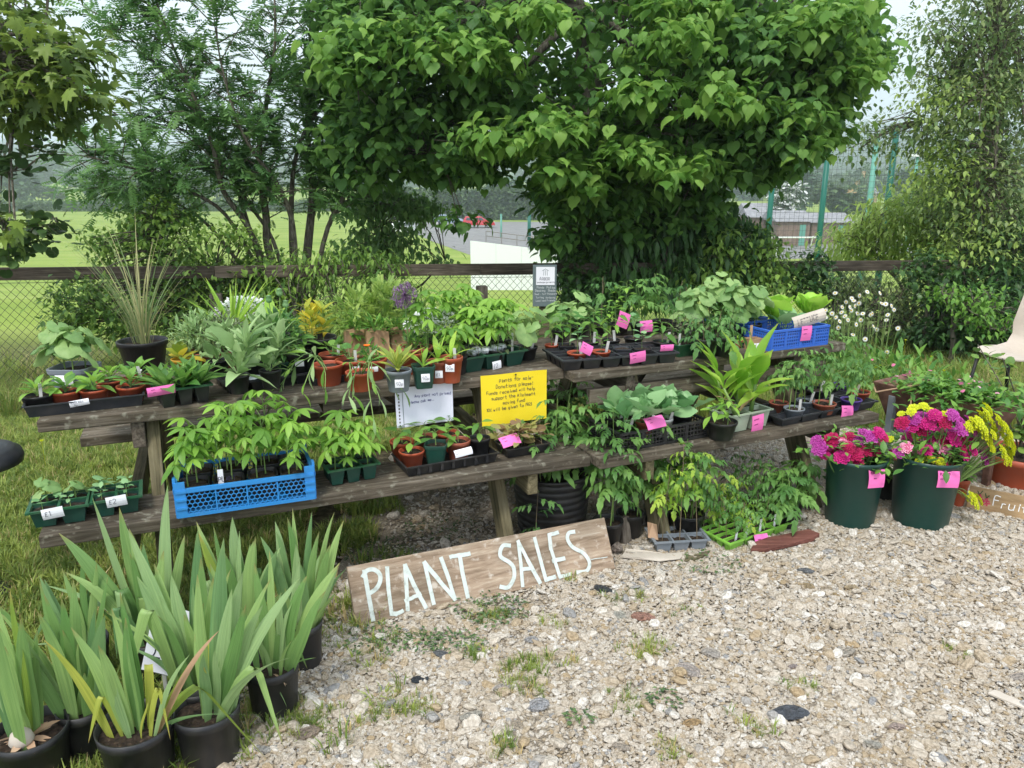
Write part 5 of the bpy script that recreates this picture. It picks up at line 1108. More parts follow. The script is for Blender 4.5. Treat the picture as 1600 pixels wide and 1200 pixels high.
mb.f = [(2 * k, 2 * k + 2, 2 * k + 3, 2 * k + 1) for k in range(8)]; part('foil_strip', mb, 'foil', t)
for i, (px, py, hh) in enumerate(((372, 585, .19), (340, 562, .16), (398, 563, .20), (422, 577, .14))):
    potted(('black pot of grey green stock leaves at the left front of the plug tray', 'black pot of long grey leaves behind the plug tray, leftmost', 'black pot with the tallest grey green leaves behind the plug tray', 'small black pot of grey green leaves on the plug tray beside the green pot')[i], px, py, 17, .07, S + .03, 'black_plastic', (lambda i, hh: (lambda t, r, z: [rosette(t, ('broad_b', 'ovate_b', 'long'), 'leaf_sage', (q * .02, (q % 2) * .02, z + .05 * q), 14 - 2 * q, hh * .45, hh * .95, 140 + i + 20 * q, 89, 8 + 15 * q, name='plant', roll=.9, w=.62) for q in (0, 1, 2)]))(i, hh), group='pots of grey leaved stocks')
def poppy(t, r, z):
    bushy(t, (0, 0, z), .10, .10, 420, .05, 'slim', 'leaf_tomato_deep', 7)
    for i, (dx, dy, hh) in enumerate(((.02, 0, .27), (.035, .02, .22), (-.03, .02, .24))):
        b = MB().tube([(dx * .3, dy, z), (dx, dy, z + hh)], .0018, 5); s = part('stem', b, 'stem_green', t); part('seed_head', MB().lathe([(.001, z + hh), (.010, z + hh + .004), (.013, z + hh + .015), (.009, z + hh + .027), (.012, z + hh + .029), (.001, z + hh + .033)], 12, (dx, dy, 0)), 'leaf_cabbage', s, smooth=True)
potted('dark green pot of poppies with blue green seed heads', 437, 562, 24, .09, S, 'dark_green_plastic', poppy)
potted('large black pot with yellow variegated laurel leaves', 492, 526, 33, .13, S, 'black_plastic', lambda t, r, z: [grow(t, 'croton', (r * .4 * cos(a), r * .4 * sin(a), z), .14, 13, int(a * 10)) for a in (0, 1.6, 3.1, 4.7)], lab=('', .045, .03, .45, -40))
potted('tall black pot with a label standing before the variegated laurel', 465, 550, 22, .12, S, 'black_plastic', gr('pepper', .10, 8, 5, 2), lab=('', .035, .03, .6, 20))
potted('black pot of yellow green arching leaves left of the variegated laurel', 428, 522, 24, .11, S, 'black_plastic', lambda t, r, z: rosette(t, ('blade', 'long'), 'leaf_canna', (0, 0, z), 22, .16, .26, 150, 85, 40))
# trailing plants
def trailing(seed, n=7):
    def f(t, r, z):
        rr = random.Random(seed)
        for i in range(n):
            a = -pi / 2 + rr.uniform(-1.5, .9); l = rr.uniform(.10, .22); d = Vector((cos(a), sin(a), 0)); p = Vector((d.x * r * .3, d.y * r * .3, z)); side = Vector((-d.y, d.x, 0)) * rr.uniform(-.08, .08)
            P = smoothpath([p, p + d * r * .9 + Vector((0, 0, .06)), p + d * l * .65 + side + Vector((0, 0, .015)), p + d * l + side * 1.5 + Vector((0, 0, -.05 if l < .2 else -.11))], 4); b = MB().tube(P, [.0028 * (1 - .4 * k / len(P)) for k in range(len(P))], 5, False); s = part('stem', b, 'stem_green', t, smooth=True)
            for k in range(4, len(P), 2):
                dd = (P[k] - P[k - 1]).normalized(); e = Vector((rr.uniform(-1, 1), rr.uniform(-1, 1), rr.uniform(-.4, .6))); leafobj(s, 'long', 'leaf_sage' if rr.random() < .6 else 'leaf_palmate', P[k], dd + e * .9, rr.uniform(.05, .08), rr.uniform(-.6, .6), .9)
    return f
potted('terracotta pot with long trailing stems spilling over the front of the table', 512, 568, 24, .085, S, 'terracotta_plastic', trailing(1, 5), group='pots of trailing plants')
potted('terracotta pot of trailing stems beside the grey pot of yellow grass', 562, 580, 22, .075, S, 'terracotta_plastic', trailing(2, 5), group='pots of trailing plants')
t, o_, a_, L_ = tray_thing('low black tray under the trailing plants at the table edge', (490, 604), (600, 588), S, .12, .03, 'charcoal_plastic', taper=.006)
straw = lambda seed: (lambda t, r, z: rosette(t, ('round',), 'leaf_green', (0, 0, z), 9, .04, .055, seed, 80, 20, pet=.05))
potted('terracotta pot of strawberry leaves with a white tag in front of the paper bags', 548, 561, 24, .085, S, 'terracotta_plastic', straw(160), lab=('', .03, .024, .55, 30), stick=True)
potted('terracotta pot of strawberry leaves behind the trailing stems', 520, 552, 22, .085, S, 'terracotta_plastic', straw(161), stick=True)
def marigold(t, r, z):
    bushy(t, (0, 0, z), .045, .03, 120, .03, 'slim', 'leaf_green', 9); b = MB(); c = Vector((-.012, -.02, z + .065)); b.tube([(0, 0, z), c], .0015, 5); s = part('stem', b, 'stem_green', t)
    q = MB()
    for k in range(14): a = k * 2 * pi / 14; v, f = strip(.5, (.4, 1, .6), -.2, 0, L=.016, org=c, ang=a, pitch=.3); q.add(v, f)
    part('flower', q, 'bloom_orange', s)
potted('terracotta pot with a small orange marigold in flower', 580, 560, 24, .085, S, 'terracotta_plastic', marigold, lab=('21', .032, .022, .5, 20))
def bag(label, px, py, wpx, h):
    p = onz(px, py, S); w = wpx * mpp(p); t = thing('paper_bag', label, 'paper bag', p, TLa, 'brown paper bags'); b = MB(); rr = random.Random(px); n = 12; vs = []
    for i, (q, z) in enumerate(((1, 0), (1, h * .4), (.96, h * .75), (1.02, h))):
        for x, y in ((-1, -1), (0, -1.08), (1, -1), (1.06, 0), (1, 1), (0, 1.05), (-1, 1), (-1.05, 0)): vs.append((x * w / 2 * q + rr.uniform(-.003, .003), y * w * .32 * q + rr.uniform(-.003, .003), z + (rr.uniform(-.008, .01) if i == 3 else 0)))
    b.add(vs, [(i * 8 + k, i * 8 + (k + 1) % 8, (i + 1) * 8 + (k + 1) % 8, (i + 1) * 8 + k) for i in range(3) for k in range(8)]); part('bag', b, 'paper_bag', t); bushy(t, (0, 0, h * .6), w * .45, .05, 70, .05, 'slim', 'leaf_green', px); return t
bag('crumpled brown paper bag holding a plant, leftmost of the bags behind the strawberries', 555, 556, 30, .125)
bag('crumpled brown paper bag in the middle of the three bags', 590, 558, 34, .13)
bag('brown paper bag behind the purple flower stem', 625, 553, 30, .12)
potted('black pot with narrow spiky leaves behind the paper bags', 558, 522, 17, .08, S, 'black_plastic', bu(.11, .11, 330, .06, 'slim', 'leaf_willow', 170, .6))
potted('black pot with feathery yellow green shoots at the back by the fence', 605, 520, 17, .08, S, 'black_plastic', bu(.10, .12, 300, .06, 'fern', 'leaf_willow', 171, .5))
def allium(t, r, z):
    top = atd(632, 462, t.location.y + .02) - Vector(t.location); st = part('stem', MB().tube([(0, 0, z), (top.x * .4, 0, top.z * .55), tuple(top)], [.0042, .0036, .003], 7), 'stem_green', t, smooth=True)
    nn = 170; rr = np.random.RandomState(3); d = norm(rr.normal(size=(nn, 3))); R_ = 21 * mpp(atd(632, 462, t.location.y)); b = MB()
    for k in range(nn): e = top + Vector(d[k]) * R_ * rr.uniform(.75, 1); b.tube([top, e], [.0007, .0005], 3, False)
    part('flower_stalks', b, 'flower_allium', st, kind='stuff'); P = np.array(top) + d * R_ * rr.uniform(.75, 1, (nn, 1)); PP, DD = [], []
    for k in range(nn):
        for j in range(5): v = d[k] * .4 + rr.normal(size=3); PP.append(P[k]); DD.append(v)
    scatter_mesh('florets', 'slim', PP, DD, np.full(len(PP), .011), 'flower_allium', st, width=np.full(len(PP), 1.1))
    rosette(t, ('blade',), 'leaf_dark_stem', (0, 0, z), 8, .1, .16, 5, 60, 20)
potted('terracotta pot with one tall purple allium flower head', 640, 549, 26, .09, S, 'terracotta_plastic', allium)
potted('stacked terracotta pots with a rim standing behind the grey pot', 648, 541, 28, .10, S, 'terracotta_dull', bu(.05, .03, 90, .04, 'slim', 'leaf_green', 172))
def alyssum(t, r, z):
    bushy(t, (0, 0, z), .12, .07, 420, .03, 'slim', 'leaf_green', 12); rr = np.random.RandomState(5); n = 700; d = norm(rr.normal(size=(n, 3))); d[:, 2] = np.abs(d[:, 2]); P = d * np.array([.14, .12, .085]) * rr.uniform(.8, 1.05, (n, 1)) + np.array([0, 0, z + .06])
    scatter_mesh('blossom', 'round', P, d + rr.normal(size=(n, 3)) * .4, rr.uniform(.008, .016, n), 'flower_white', t)
potted('dark pot of white frothy blossom behind the green square pot', 682, 528, 34, .10, S, 'black_plastic', alyssum)
potted('dark pot of white blossom at the back left behind the stocks', 384, 505, 22, .10, S, 'black_plastic', lambda t, r, z: alyssum(t, r, z))
yg = lambda seed, n=18: (lambda t, r, z: rosette(t, ('sword', 'blade', 'long'), 'leaf_canna' if seed % 2 else 'leaf_iris_yellow', (0, 0, z), n, .08, .15, seed, 88, 35, w=.9))
potted('small grey pot of bright yellow green leaves with a 50p label', 622, 577, 21, .085, S, 'grey_plastic', yg(180, 26), lab=('50p', .034, .032, .28, 12))
potted('dark green square pot with bent yellow shoots and a 50p label', 661, 570, 19, .09, S, 'dark_green_plastic', yg(181, 9), sq=True, rz=R(15), lab=('50p', .034, .032, .35, 2))
potted('terracotta pot with a label squeezed between the green square pot and the larger one', 684, 563, 18, .09, S, 'terracotta_dull', yg(183, 8), lab=('£1', .03, .03, .3, 10))
potted('large terracotta pot with a white 50p label at the front of the table', 704, 557, 19, .105, S, 'terracotta_plastic', yg(185, 8), lab=('50p', .036, .032, .5, 0), stick=True)
t, o_, a_, L_ = tray_thing('bright green rimmed tray of three cells with dark purple seedlings and a 2 pound label', (727, 585), (822, 570), S, .11, .07, 'tray_green', cells=(3, 1), cellm='dark_green_plastic')
for i in range(9): grow(t, 'darkseed', (L_ * (i + .5) / 9, .03 + .05 * (i % 2), .056), .05, 7, 190 + i)
mb = MB(); rr = random.Random(2)
for k in range(6): mb.lathe([(.001, .075 + .012), (.02, .09), (.026, .078), (.02, .066)], 7, (.07 + .03 * k + rr.uniform(-.005, .005), .06 + rr.uniform(-.01, .01), rr.uniform(-.006, .006)))
part('foil_wrap', mb, 'foil', t); note(t, o_, a_, 770, 578, 16, 13, 'white_label', [('£2', .1, .2, .45)], -R(5), 0, 'ink', 'label', -.003); stick_label(t, (L_ * .87, .05, .05), .09, (0, 0))
for i, (px, py, h) in enumerate(((665, 548, .33), (700, 535, .30), (740, 540, .22), (735, 525, .30), (775, 545, .20), (785, 528, .24), (715, 555, .16), (760, 520, .20))):
    potted(('black pot of the tallest palmate leaved plant left of the others', 'black pot of tall palmate leaves behind the terracotta pot', 'black pot of bushy palmate leaves behind the three cell tray', 'black pot of high palmate leaves at the table back before the fence post', 'black pot of palmate leaves behind the right cell of the tray', 'black pot of palmate leaves beside the big round squash leaf', 'low black pot of palmate leaves behind the large terracotta pot', 'black pot of palmate leaves at the back right by the chain link')[i], px, py, 16, .08, S, 'black_plastic', gr('palmate', h * .78, 10, 200 + i, 2), group='black pots of palmate leaved plants')
potted('black pot of a squash plant with one big round veined leaf', 822, 541, 18, .06, S, 'black_plastic', gr('squash', .14, 4, 17, 2, 1.4), stick=True)
# notices pinned on the front edge of the left table
def notice(label, name, px, py, wpx, hpx, m, lines, ink, h0=.735, punched=False):
    n = Vector((-sin(TLa), cos(TLa), 0)); fo_ = Vector((TLc[0], TLc[1], 0)) - n * (.36 + .002); x, z = front_hit(fo_, TLa, px, py); u = Vector((cos(TLa), sin(TLa), 0)); p = fo_ + u * x; x1, z1 = front_hit(fo_, TLa, px + wpx, py - wpx * .1); w = x1 - x; xb, zb_ = front_hit(fo_, TLa, px, py + hpx); hh = z - zb_
    t = thing(name, label, 'notice', (p.x, p.y, z), TLa); cu = lambda a, b: -.006 - .012 * (1 - b / hh) * (1.2 - a / w) - .004 * sin(a / w * 7); M = Matrix.Translation((0, 0, -hh))
    s = sheet(t, 'sheet', w, hh, m, cu, nx=14, nz=10, M=M); write(s, [(tx, w * a, hh * b, hh * c, hh * d) for tx, a, b, c, d in lines], ink, cu, seed=px)
    part('drawing_pin', MB().lathe([(.001, 0), (.004, 0), (.004, .002), (.001, .003)], 10, (0, 0, 0)), 'dark_metal', t, M=Matrix.Translation((w * .52, -.010, -.008)) @ Matrix.Rotation(pi / 2, 4, 'X'))
    if punched:
        hm = MB()
        for k in range(11): z0 = hh * (.05 + .085 * k); hm.add([Vector((w * .055 + .003 * cos(a), cu(w * .055, z0) - .001, z0 + .0045 * sin(a))) for a in [2 * pi * j / 8 for j in range(8)]], [tuple(range(8))])
        part('punched_holes', hm, 'dark_wood', s); sl = MB(); sl.add([Vector((w * x_, cu(w * x_, hh * z_) - .0012, hh * z_)) for x_, z_ in ((.115, 0.0), (.125, 0.0), (.125, 1), (.115, 1))], [(0, 1, 2, 3)]); part('seam', sl, 'grey_plastic', s)
    return t
notice('yellow handwritten card about plants for sale pinned to the table edge', 'yellow_notice', 750, 587, 103, 78, 'yellow_card', [('Plants for sale-', .27, .84, .068, .008), ('Donations please!', .22, .73, .068, .008), ('Funds received will help', .08, .62, .064, .008), ('support the Allotment', .15, .51, .064, .008), ('moving fund', .32, .40, .064, .008), ('10% will be given to NGS', .07, .285, .064, .008)], 'ink')
notice('white handwritten sheet in a punched pocket pinned to the table edge', 'white_notice', 616, 606, 90, 61, 'paper', [('Any plant not priced', .33, .72, .07, .009), ('please ask me..', .22, .58, .065, .009)], 'blue_ink', punched=True)

# ---------------------------------------------------------------- left table, bench
S = .452
t, o_, a_, L_ = tray_thing('dark green tray of seedlings labelled 1 pound at the left end of the bench', (48, 829), (139, 815), S, .145, .062, 'tray_green', cells=(2, 2), cellm='dark_green_plastic')
for i, (x, y, h, k) in enumerate(((.22, .25, .06, 'seedling'), (.25, .75, .10, 'squash'), (.7, .25, .06, 'seedling'), (.75, .75, .07, 'squash'), (.5, .5, .05, 'seedling'))): grow(t, k, (L_ * x, .145 * y, .05), h * .6, 4, 210 + i, .5, ls=.62)
note(t, o_, a_, 68, 813, 30, 18, 'white_label', [('£1', .15, .35, .4)], -R(5), .1, 'ink', 'label', -.006)
t, o_, a_, L_ = tray_thing('dark green tray of seedlings labelled 2 pounds, second on the left bench', (146, 812), (222, 800), S, .145, .062, 'tray_green', cells=(2, 2), cellm='dark_green_plastic')
for i, (x, y, h, k) in enumerate(((.2, .3, .05, 'seedling'), (.25, .8, .07, 'seedling'), (.72, .3, .06, 'seedling'), (.75, .75, .06, 'seedling'), (.5, .6, .06, 'seedling'))): grow(t, k, (L_ * x, .145 * y, .05), h * .7, 5, 220 + i, .7, ls=.8)
note(t, o_, a_, 168, 794, 29, 18, 'white_label', [('£2', .15, .35, .4)], -R(4), .1, 'ink', 'label', -.006)
# blue crate with honeycomb sides
org, ang, L_ = frame_of((278, 810), (493, 779), S); D_ = .26; H_ = .125
t = thing('plastic_crate', 'light blue plastic crate with honeycomb sides full of palmate leaved plants', 'crate', org, ang)
def honey(w, h, cell, bar, th=.003):
    b = MB(); s = cell / math.sqrt(3); seen = set(); j = 0; z = 0
    while z < h + cell:
        i = 0; x = 0
        while x < w + cell:
            cx_, cz_ = x + (cell / 2 if j % 2 else 0), z; V = [(cx_ + s * sin(k * pi / 3), cz_ + s * cos(k * pi / 3)) for k in range(6)]
            for k in range(6):
                p, q = V[k], V[(k + 1) % 6]; key = tuple(sorted(((round(p[0], 4), round(p[1], 4)), (round(q[0], 4), round(q[1], 4)))))
                if key in seen: continue
                seen.add(key)
                p = (min(max(p[0], 0), w), min(max(p[1], 0), h)); q = (min(max(q[0], 0), w), min(max(q[1], 0), h))
                if abs(p[0] - q[0]) + abs(p[1] - q[1]) > .002: b.bar((p[0], 0, p[1]), (q[0], 0, q[1]), bar, th, (0, 1, 0))
            x += cell
        j += 1; z += s * 1.5
    return b
for nm, M, w in (('front_panel', Matrix.Translation((0, 0, 0)), L_), ('back_panel', Matrix.Translation((0, D_, 0)), L_), ('side_panel', Matrix.Rotation(pi / 2, 4, 'Z'), D_), ('side_panel', Matrix.Translation((L_, 0, 0)) @ Matrix.Rotation(pi / 2, 4, 'Z'), D_)):
    hh = H_ * (.76 if nm == 'front_panel' else .76); b = honey(w - .05, hh - .02, .0165, .0028); b.v = [(x + .025, y, z + .01) for x, y, z in b.v]
    b.box(0, w, -.004, .004, 0, .012); b.box(0, w, -.006, .006, hh - .008, hh + .006)
    for k in range(5): x = .025 + (w - .05) * k / 4; b.box(x - .0022, x + .0022, -.0035, .0035, .012, hh - .008)
    part(nm, b, 'blue_plastic', t, M=M)
for x, y in ((0, 0), (L_, 0), (L_, D_), (0, D_)): b = MB(); sx = 1 if x == 0 else -1; sy = 1 if y == 0 else -1; b.box(min(x, x + sx * .03) - .002, max(x, x + sx * .03) + .002, y - .004, y + .004, .012, H_); b.box(x - .0045, x + .0045, min(y, y + sy * .03), max(y, y + sy * .03), .012, H_ + .012); [b.box(min(x, x + sx * .034), max(x, x + sx * .034), y - .008, y + .008, z, z + .008) for z in (.03, .06, .088)]; part('corner_post', b, 'blue_plastic', t)
part('floor', MB().box(.005, L_ - .005, .005, D_ - .005, .003, .008), 'blue_plastic', t)
cb, cang, cL = Vector(org), ang, L_; ux, uy = Vector((cos(ang), sin(ang), 0)), Vector((-sin(ang), cos(ang), 0))
k = 0
for fx, fy, h in ((.13, .30, .18), (.38, .26, .28), (.63, .30, .22), (.87, .28, .17), (.16, .75, .17), (.42, .74, .22), (.68, .76, .26), (.88, .74, .20)):
    p = cb + ux * cL * fx + uy * D_ * fy; tt = thing('potted_plant', 'square pot of palmate leaves in the blue honeycomb crate, ' + ('front row first from left', 'front row second from left', 'front row third from left', 'front row at the right end', 'back row first from left', 'back row second from left', 'back row third from left', 'back row at the right end')[k], 'plant pot', (p.x, p.y, S + .01), ang, 'pots in the blue honeycomb crate')
    part('pot', potmesh(.05, .085, 'black_plastic', True), 'black_plastic', tt); soil(tt, .042, .074, True); grow(tt, 'palmate', (.01, .01, .074), h, 9, 230 + k, 1.1); grow(tt, 'palmate', (-.02, -.015, .074), h * .7, 5, 260 + k, 1.0)
    if k == 1: label_on(tt, -.035, -.03, .07, .018, .06, [('PLANT', .1, .3, .25)], name='plant_label')
    k += 1
t, o_, a_, L_ = tray_thing('green rimmed tray of three narrow cells with palmate leaved plants right of the blue crate', (516, 762), (592, 748), S, .13, .065, 'tray_green', cells=(3, 2), cellm='dark_green_plastic')
for i in range(3):
    for j in range(2): grow(t, 'palmate', (L_ * (i + .5) / 3, .13 * (j + .5) / 2, .05), (.10, .14, .11)[i] + .05 * j, 7, 270 + i * 2 + j, .9)
t, o_, a_, L_ = tray_thing('black ribbed tray holding small pots near the right end of the bench', (636, 747), (778, 722), S, .17, .042, 'black_plastic', ribs=True, taper=.01)
x, z = front_hit(o_, a_, 712, 716, .02); label_on(t, x, .02, z, .075, .03, [('~', .08, .3, .5)], -R(5), -.5, name='label')
small = ((628, 688, 19, 'terracotta_plastic', 'orange pot with a small pepper seedling at the back left of the ribbed tray', 0), (643, 703, 20, 'terracotta_plastic', 'orange pot at the front left of the ribbed tray', 0), (681, 692, 19, 'dark_green_plastic', 'dark green square pot in the ribbed tray', 1), (716, 687, 19, 'terracotta_dull', 'dull terracotta pot right of the green square pot in the ribbed tray', 0),
         (749, 683, 17, 'black_plastic', 'small black pot at the right end of the ribbed tray', 0), (700, 675, 18, 'terracotta_plastic', 'orange pot at the back middle of the ribbed tray', 0), (664, 681, 17, 'terracotta_dull', 'terracotta pot hidden behind the green square pot in the ribbed tray', 0))
for i, (px, py, rp, pm, lab, sq) in enumerate(small): potted(lab, px, py, rp, .085 if i != 1 else .07, S + .004, pm, gr('pepper' if i not in (1, 3) else 'pale', .07, 7, 280 + i), sq=bool(sq), group='small pots in the ribbed tray')
t, o_, a_, L_ = tray_thing('black punnet of reddish seedlings with a pink note at the right bench end', (792, 718), (858, 707), S, .12, .042, 'black_plastic')
soilp = MB().box(.008, L_ - .008, .008, .112, .02, .03); part('soil', soilp, 'soil', t)
for i in range(16): rr = random.Random(i); grow(t, 'red', (L_ * rr.uniform(.1, .9), .12 * rr.uniform(.15, .9), .03), rr.uniform(.03, .08), 5, 300 + i, 1.0)
x, z = front_hit(o_, a_, 786, 700, .0); label_on(t, x, -.004, z, .085, .05, PINK, -R(8), -.9, 'pink_card', 'pen_ink', name='price_note')

# ---------------------------------------------------------------- right table, top
S = .75
t, o_, a_, L_ = tray_thing('big black pot carrier tray at the left end of the right table', (880, 581), (1058, 567), S, .24, .05, 'charcoal_plastic', cells=(6, 4), soilh=0, cellm='black_plastic')
note(t, o_, a_, 984, 569, 27, 19, rot=-R(8), tilt=.2); note(t, o_, a_, 1031, 549, 23, 11, rot=0, tilt=.2)
rt = ((862, 538, 11, 'terracotta_plastic', 'small orange pot at the far left of the pot carrier tray', 'pepper', .09, 9, 1), (885, 538, 14, 'black_plastic', 'small black square pot beside the far left orange pot in the carrier tray', 'pepper', .14, 10, 0), (902, 550, 16, 'terracotta_plastic', 'orange pot with a white stick label at the front of the carrier tray', 'seedling', .09, 7, 1),
      (939, 548, 15, 'terracotta_plastic', 'orange pot right of the one with the white stick label', 'seedgreen', .06, 8, 1), (972, 543, 15, 'charcoal_plastic', 'empty looking black square pot in the front of the carrier tray', None, 0, 0, 0), (1003, 543, 15, 'black_plastic', 'black square pot behind the middle pink note', 'seedling', .07, 7, 0),
      (922, 533, 14, 'black_plastic', 'black pot in the second row of the carrier tray behind the two orange ones', 'pepper', .13, 10, 1), (955, 530, 14, 'black_plastic', 'black pot in the second row of the carrier tray under yellowing leaves', 'pale', .16, 12, 1), (990, 527, 15, 'black_plastic', 'black pot in the second row of the carrier tray with blue green leaves', 'seedling', .10, 8, 0),
      (1035, 533, 16, 'black_plastic', 'black pot with round bright leaves at the right end of the carrier tray', 'pepper', .08, 11, 1), (875, 515, 14, 'black_plastic', 'black pot at the back left of the right table', 'squash', .10, 6, 0), (905, 510, 15, 'black_plastic', 'black pot with big pale leaves at the table back below the grey sign', 'squash', .13, 6, 0), (935, 505, 15, 'black_plastic', 'black pot at the back with tall drooping leaves', 'tomdeep', .22, 9, 0),
      (968, 505, 16, 'black_plastic', 'black pot at the back of the table behind the upright pink note', 'pale', .2, 11, 0), (1000, 505, 16, 'black_plastic', 'black pot of tomato leaves at the back behind the pink note', 'tomato', .20, 8, 0), (1035, 500, 16, 'black_plastic', 'black pot of tall tomato leaves at the back right of the carrier tray', 'tomato', .22, 8, 0), (1065, 505, 16, 'black_plastic', 'black pot of leafy tomato at the table back left of the squash', 'tomdeep', .2, 9, 0))
for i, (px, py, rp, pm, lab, kind, h, n, stk) in enumerate(rt): potted(lab, px, py, rp, .050, S + .012, pm, gr(kind, h * 1.15, n, 320 + i, 2 if (h > .12 or kind == 'squash') else 1) if kind else None, sq='square' in lab, stick=bool(stk), group='pots on the right hand table')
for px, py, w, h, r_ in ((962, 508, 22, 24, .4), (1000, 520, 24, 18, 0), (905, 548, 22, 16, .5)):
    p = onz(px, py, S + .08); u = mpp(p); t = thing('pink_note', ('pink note standing tilted among the leaves at the back of the right table', 'pink note with a dark pen mark behind the carrier tray', 'pink folded note behind the front orange pots')[(962, 1000, 905).index(px)], 'note', p, TRa + .1, 'pink notes among the pots'); label_on(t, 0, 0, 0, w * u, h * u, PINK, r_, -.1, 'pink_card', 'pen_ink', name='card')
t, o_, a_, L_ = tray_thing('clear green plastic box with dark stemmed seedlings right of the carrier tray', (1060, 560), (1098, 554), S, .12, .06, 'tray_green')
part('soil', MB().box(.008, L_ - .008, .008, .112, .03, .045), 'soil', t)
for i in range(12): rr = random.Random(i + 50); grow(t, 'darkseed', (L_ * rr.uniform(.1, .9), .12 * rr.uniform(.1, .9), .045), rr.uniform(.08, .16), 10, 350 + i, 1.2)
stick_label(t, (.02, .02, .04), .07, (0, 0))
t, o_, a_, L_ = tray_thing('black tray of dark seedlings between the green box and the blue crate', (1104, 546), (1162, 540), S, .16, .045, 'black_plastic', cells=(4, 3))
for i in range(10): rr = random.Random(i + 80); grow(t, 'darkseed' if i % 2 else 'tomsmall', (L_ * rr.uniform(.1, .9), .16 * rr.uniform(.2, .9), .035), rr.uniform(.08, .18), 9, 370 + i, 1.2)
for i, (px, py, h, k) in enumerate(((1085, 512, .22, 'squash'), (1115, 505, .28, 'squash'), (1145, 508, .24, 'squash'), (1130, 525, .16, 'tomdeep'), (1100, 528, .15, 'tomdeep'), (1170, 505, .18, 'squash'))):
    potted(('black pot of big grey green squash leaves at the back, left one', 'black pot with the tallest squash leaves behind the right table', 'black pot of wide squash leaves left of the blue crate', 'black pot of dark tomato leaves before the squash plants', 'black pot of fine dark leaves behind the green box', 'black pot of squash leaves behind the first lettuce')[i], px, py, 20, .09, S, 'black_plastic', gr(k, h * .75, 6, 390 + i, 3, 1.5), group='black pots at the back of the right table')
potted('small terracotta tray pot with one round leaved plant beside the blue crate', 1146, 530, 14, .04, S, 'terracotta_dull', ros(('squash',), 'leaf_lettuce', 3, .07, .08, 400, 40, 20, .02), sq=True)
p = onz(1181, 547, S); t = thing('seed_box', 'small brown box with a white label beside the blue crate', 'box', p, TRa); part('box', MB().tray(-.035, .035, 0, .05, 0, .055, .004, .002, .001), 'paper_bag', t); label_on(t, -.025, -.002, .004, .05, .03, [('~', .1, .55, .3), ('~', .1, .15, .3)]); part('soil', MB().box(-.03, .03, .005, .045, .03, .045), 'soil', t); stick_label(t, (-.02, .02, .03), .09, (0, 0), 'paper_bag', .016)
def basket(label, fl, fr, surf, depth, h, m, name='plastic_crate', cat='crate', step=.018, bar=.0045, solid=.3):
    org, ang, L_ = frame_of(fl, fr, surf); t = thing(name, label, cat, org, ang)
    for nm, M, w in (('front_panel', Matrix.Identity(4), L_), ('back_panel', Matrix.Translation((0, depth, 0)), L_), ('side_panel', Matrix.Rotation(pi / 2, 4, 'Z'), depth), ('side_panel', Matrix.Translation((L_, 0, 0)) @ Matrix.Rotation(pi / 2, 4, 'Z'), depth)):
        b = MB(); n = max(2, int(w / step)); q = max(2, int(h / step))
        for i in range(n + 1): x = w * i / n; b.box(x - bar / 2, x + bar / 2, -.0018, .0018, .004, h - .006)
        for j in range(1, q): z = h * j / q; b.box(.001, w - .001, -.0022, .0022, z - bar / 2, z + bar / 2)
        for i in range(int(w / .12) + 1): x = w * i / int(w / .12 + .999); b.box(max(0, x - .008), min(w, x + .008), -.0042, .0042, .002, h - .004)
        b.box(-.003, w + .003, -.006, .006, h - .006, h + .004); b.box(-.001, w + .001, -.004, .004, 0, .010); part(nm, b, m, t, M=M)
    part('floor', MB().box(.004, L_ - .004, .004, depth - .004, .002, .006), m, t); return t, org, ang, L_
t, o_, a_, L_ = basket('bright blue plastic crate of lettuces at the right end of the table', (1203, 549), (1292, 538), S, .24, .095, 'deep_blue_plastic', step=.014, bar=.0065)
part('soil', MB().box(.008, L_ - .008, .008, .23, .01, .045), 'soil', t)
label_on(t, L_ * .40, .012, .088, L_ * .56, .062, [('LETTUCE', .12, .3, .42)], -R(9), -.15, 'cardboard', name='cardboard_sign'); note(t, o_, a_, 1250, 533, 21, 24, rot=0, tilt=.05)
for i, (px, py, s) in enumerate(((1208, 510, .22), (1264, 505, .20), (1226, 518, .15))):
    p = onz(px, py, S + .05); tt = thing('lettuce', ('big bright green lettuce at the left of the blue crate', 'bright green lettuce behind the cardboard sign in the blue crate', 'smaller blue green seedling between the two lettuces')[i], 'lettuce', p, 0, 'plants in the blue crate'); rosette(tt, ('lettuce',) if i < 2 else ('broad',), 'leaf_lettuce' if i < 2 else 'leaf_cabbage', (0, 0, 0), 20 if i < 2 else 7, s * .75, s * 1.0, 410 + i, 89, 58 if i < 2 else 35, w=1.05)
t, o_, a_, L_ = basket('second blue plastic crate half hidden behind the black tray', (1128, 527), (1196, 519), S, .16, .08, 'deep_blue_plastic', step=.014, bar=.006); bushy(t, (L_ / 2, .07, .05), .1, .05, 160, .07, 'broad', 'leaf_cabbage', 415)

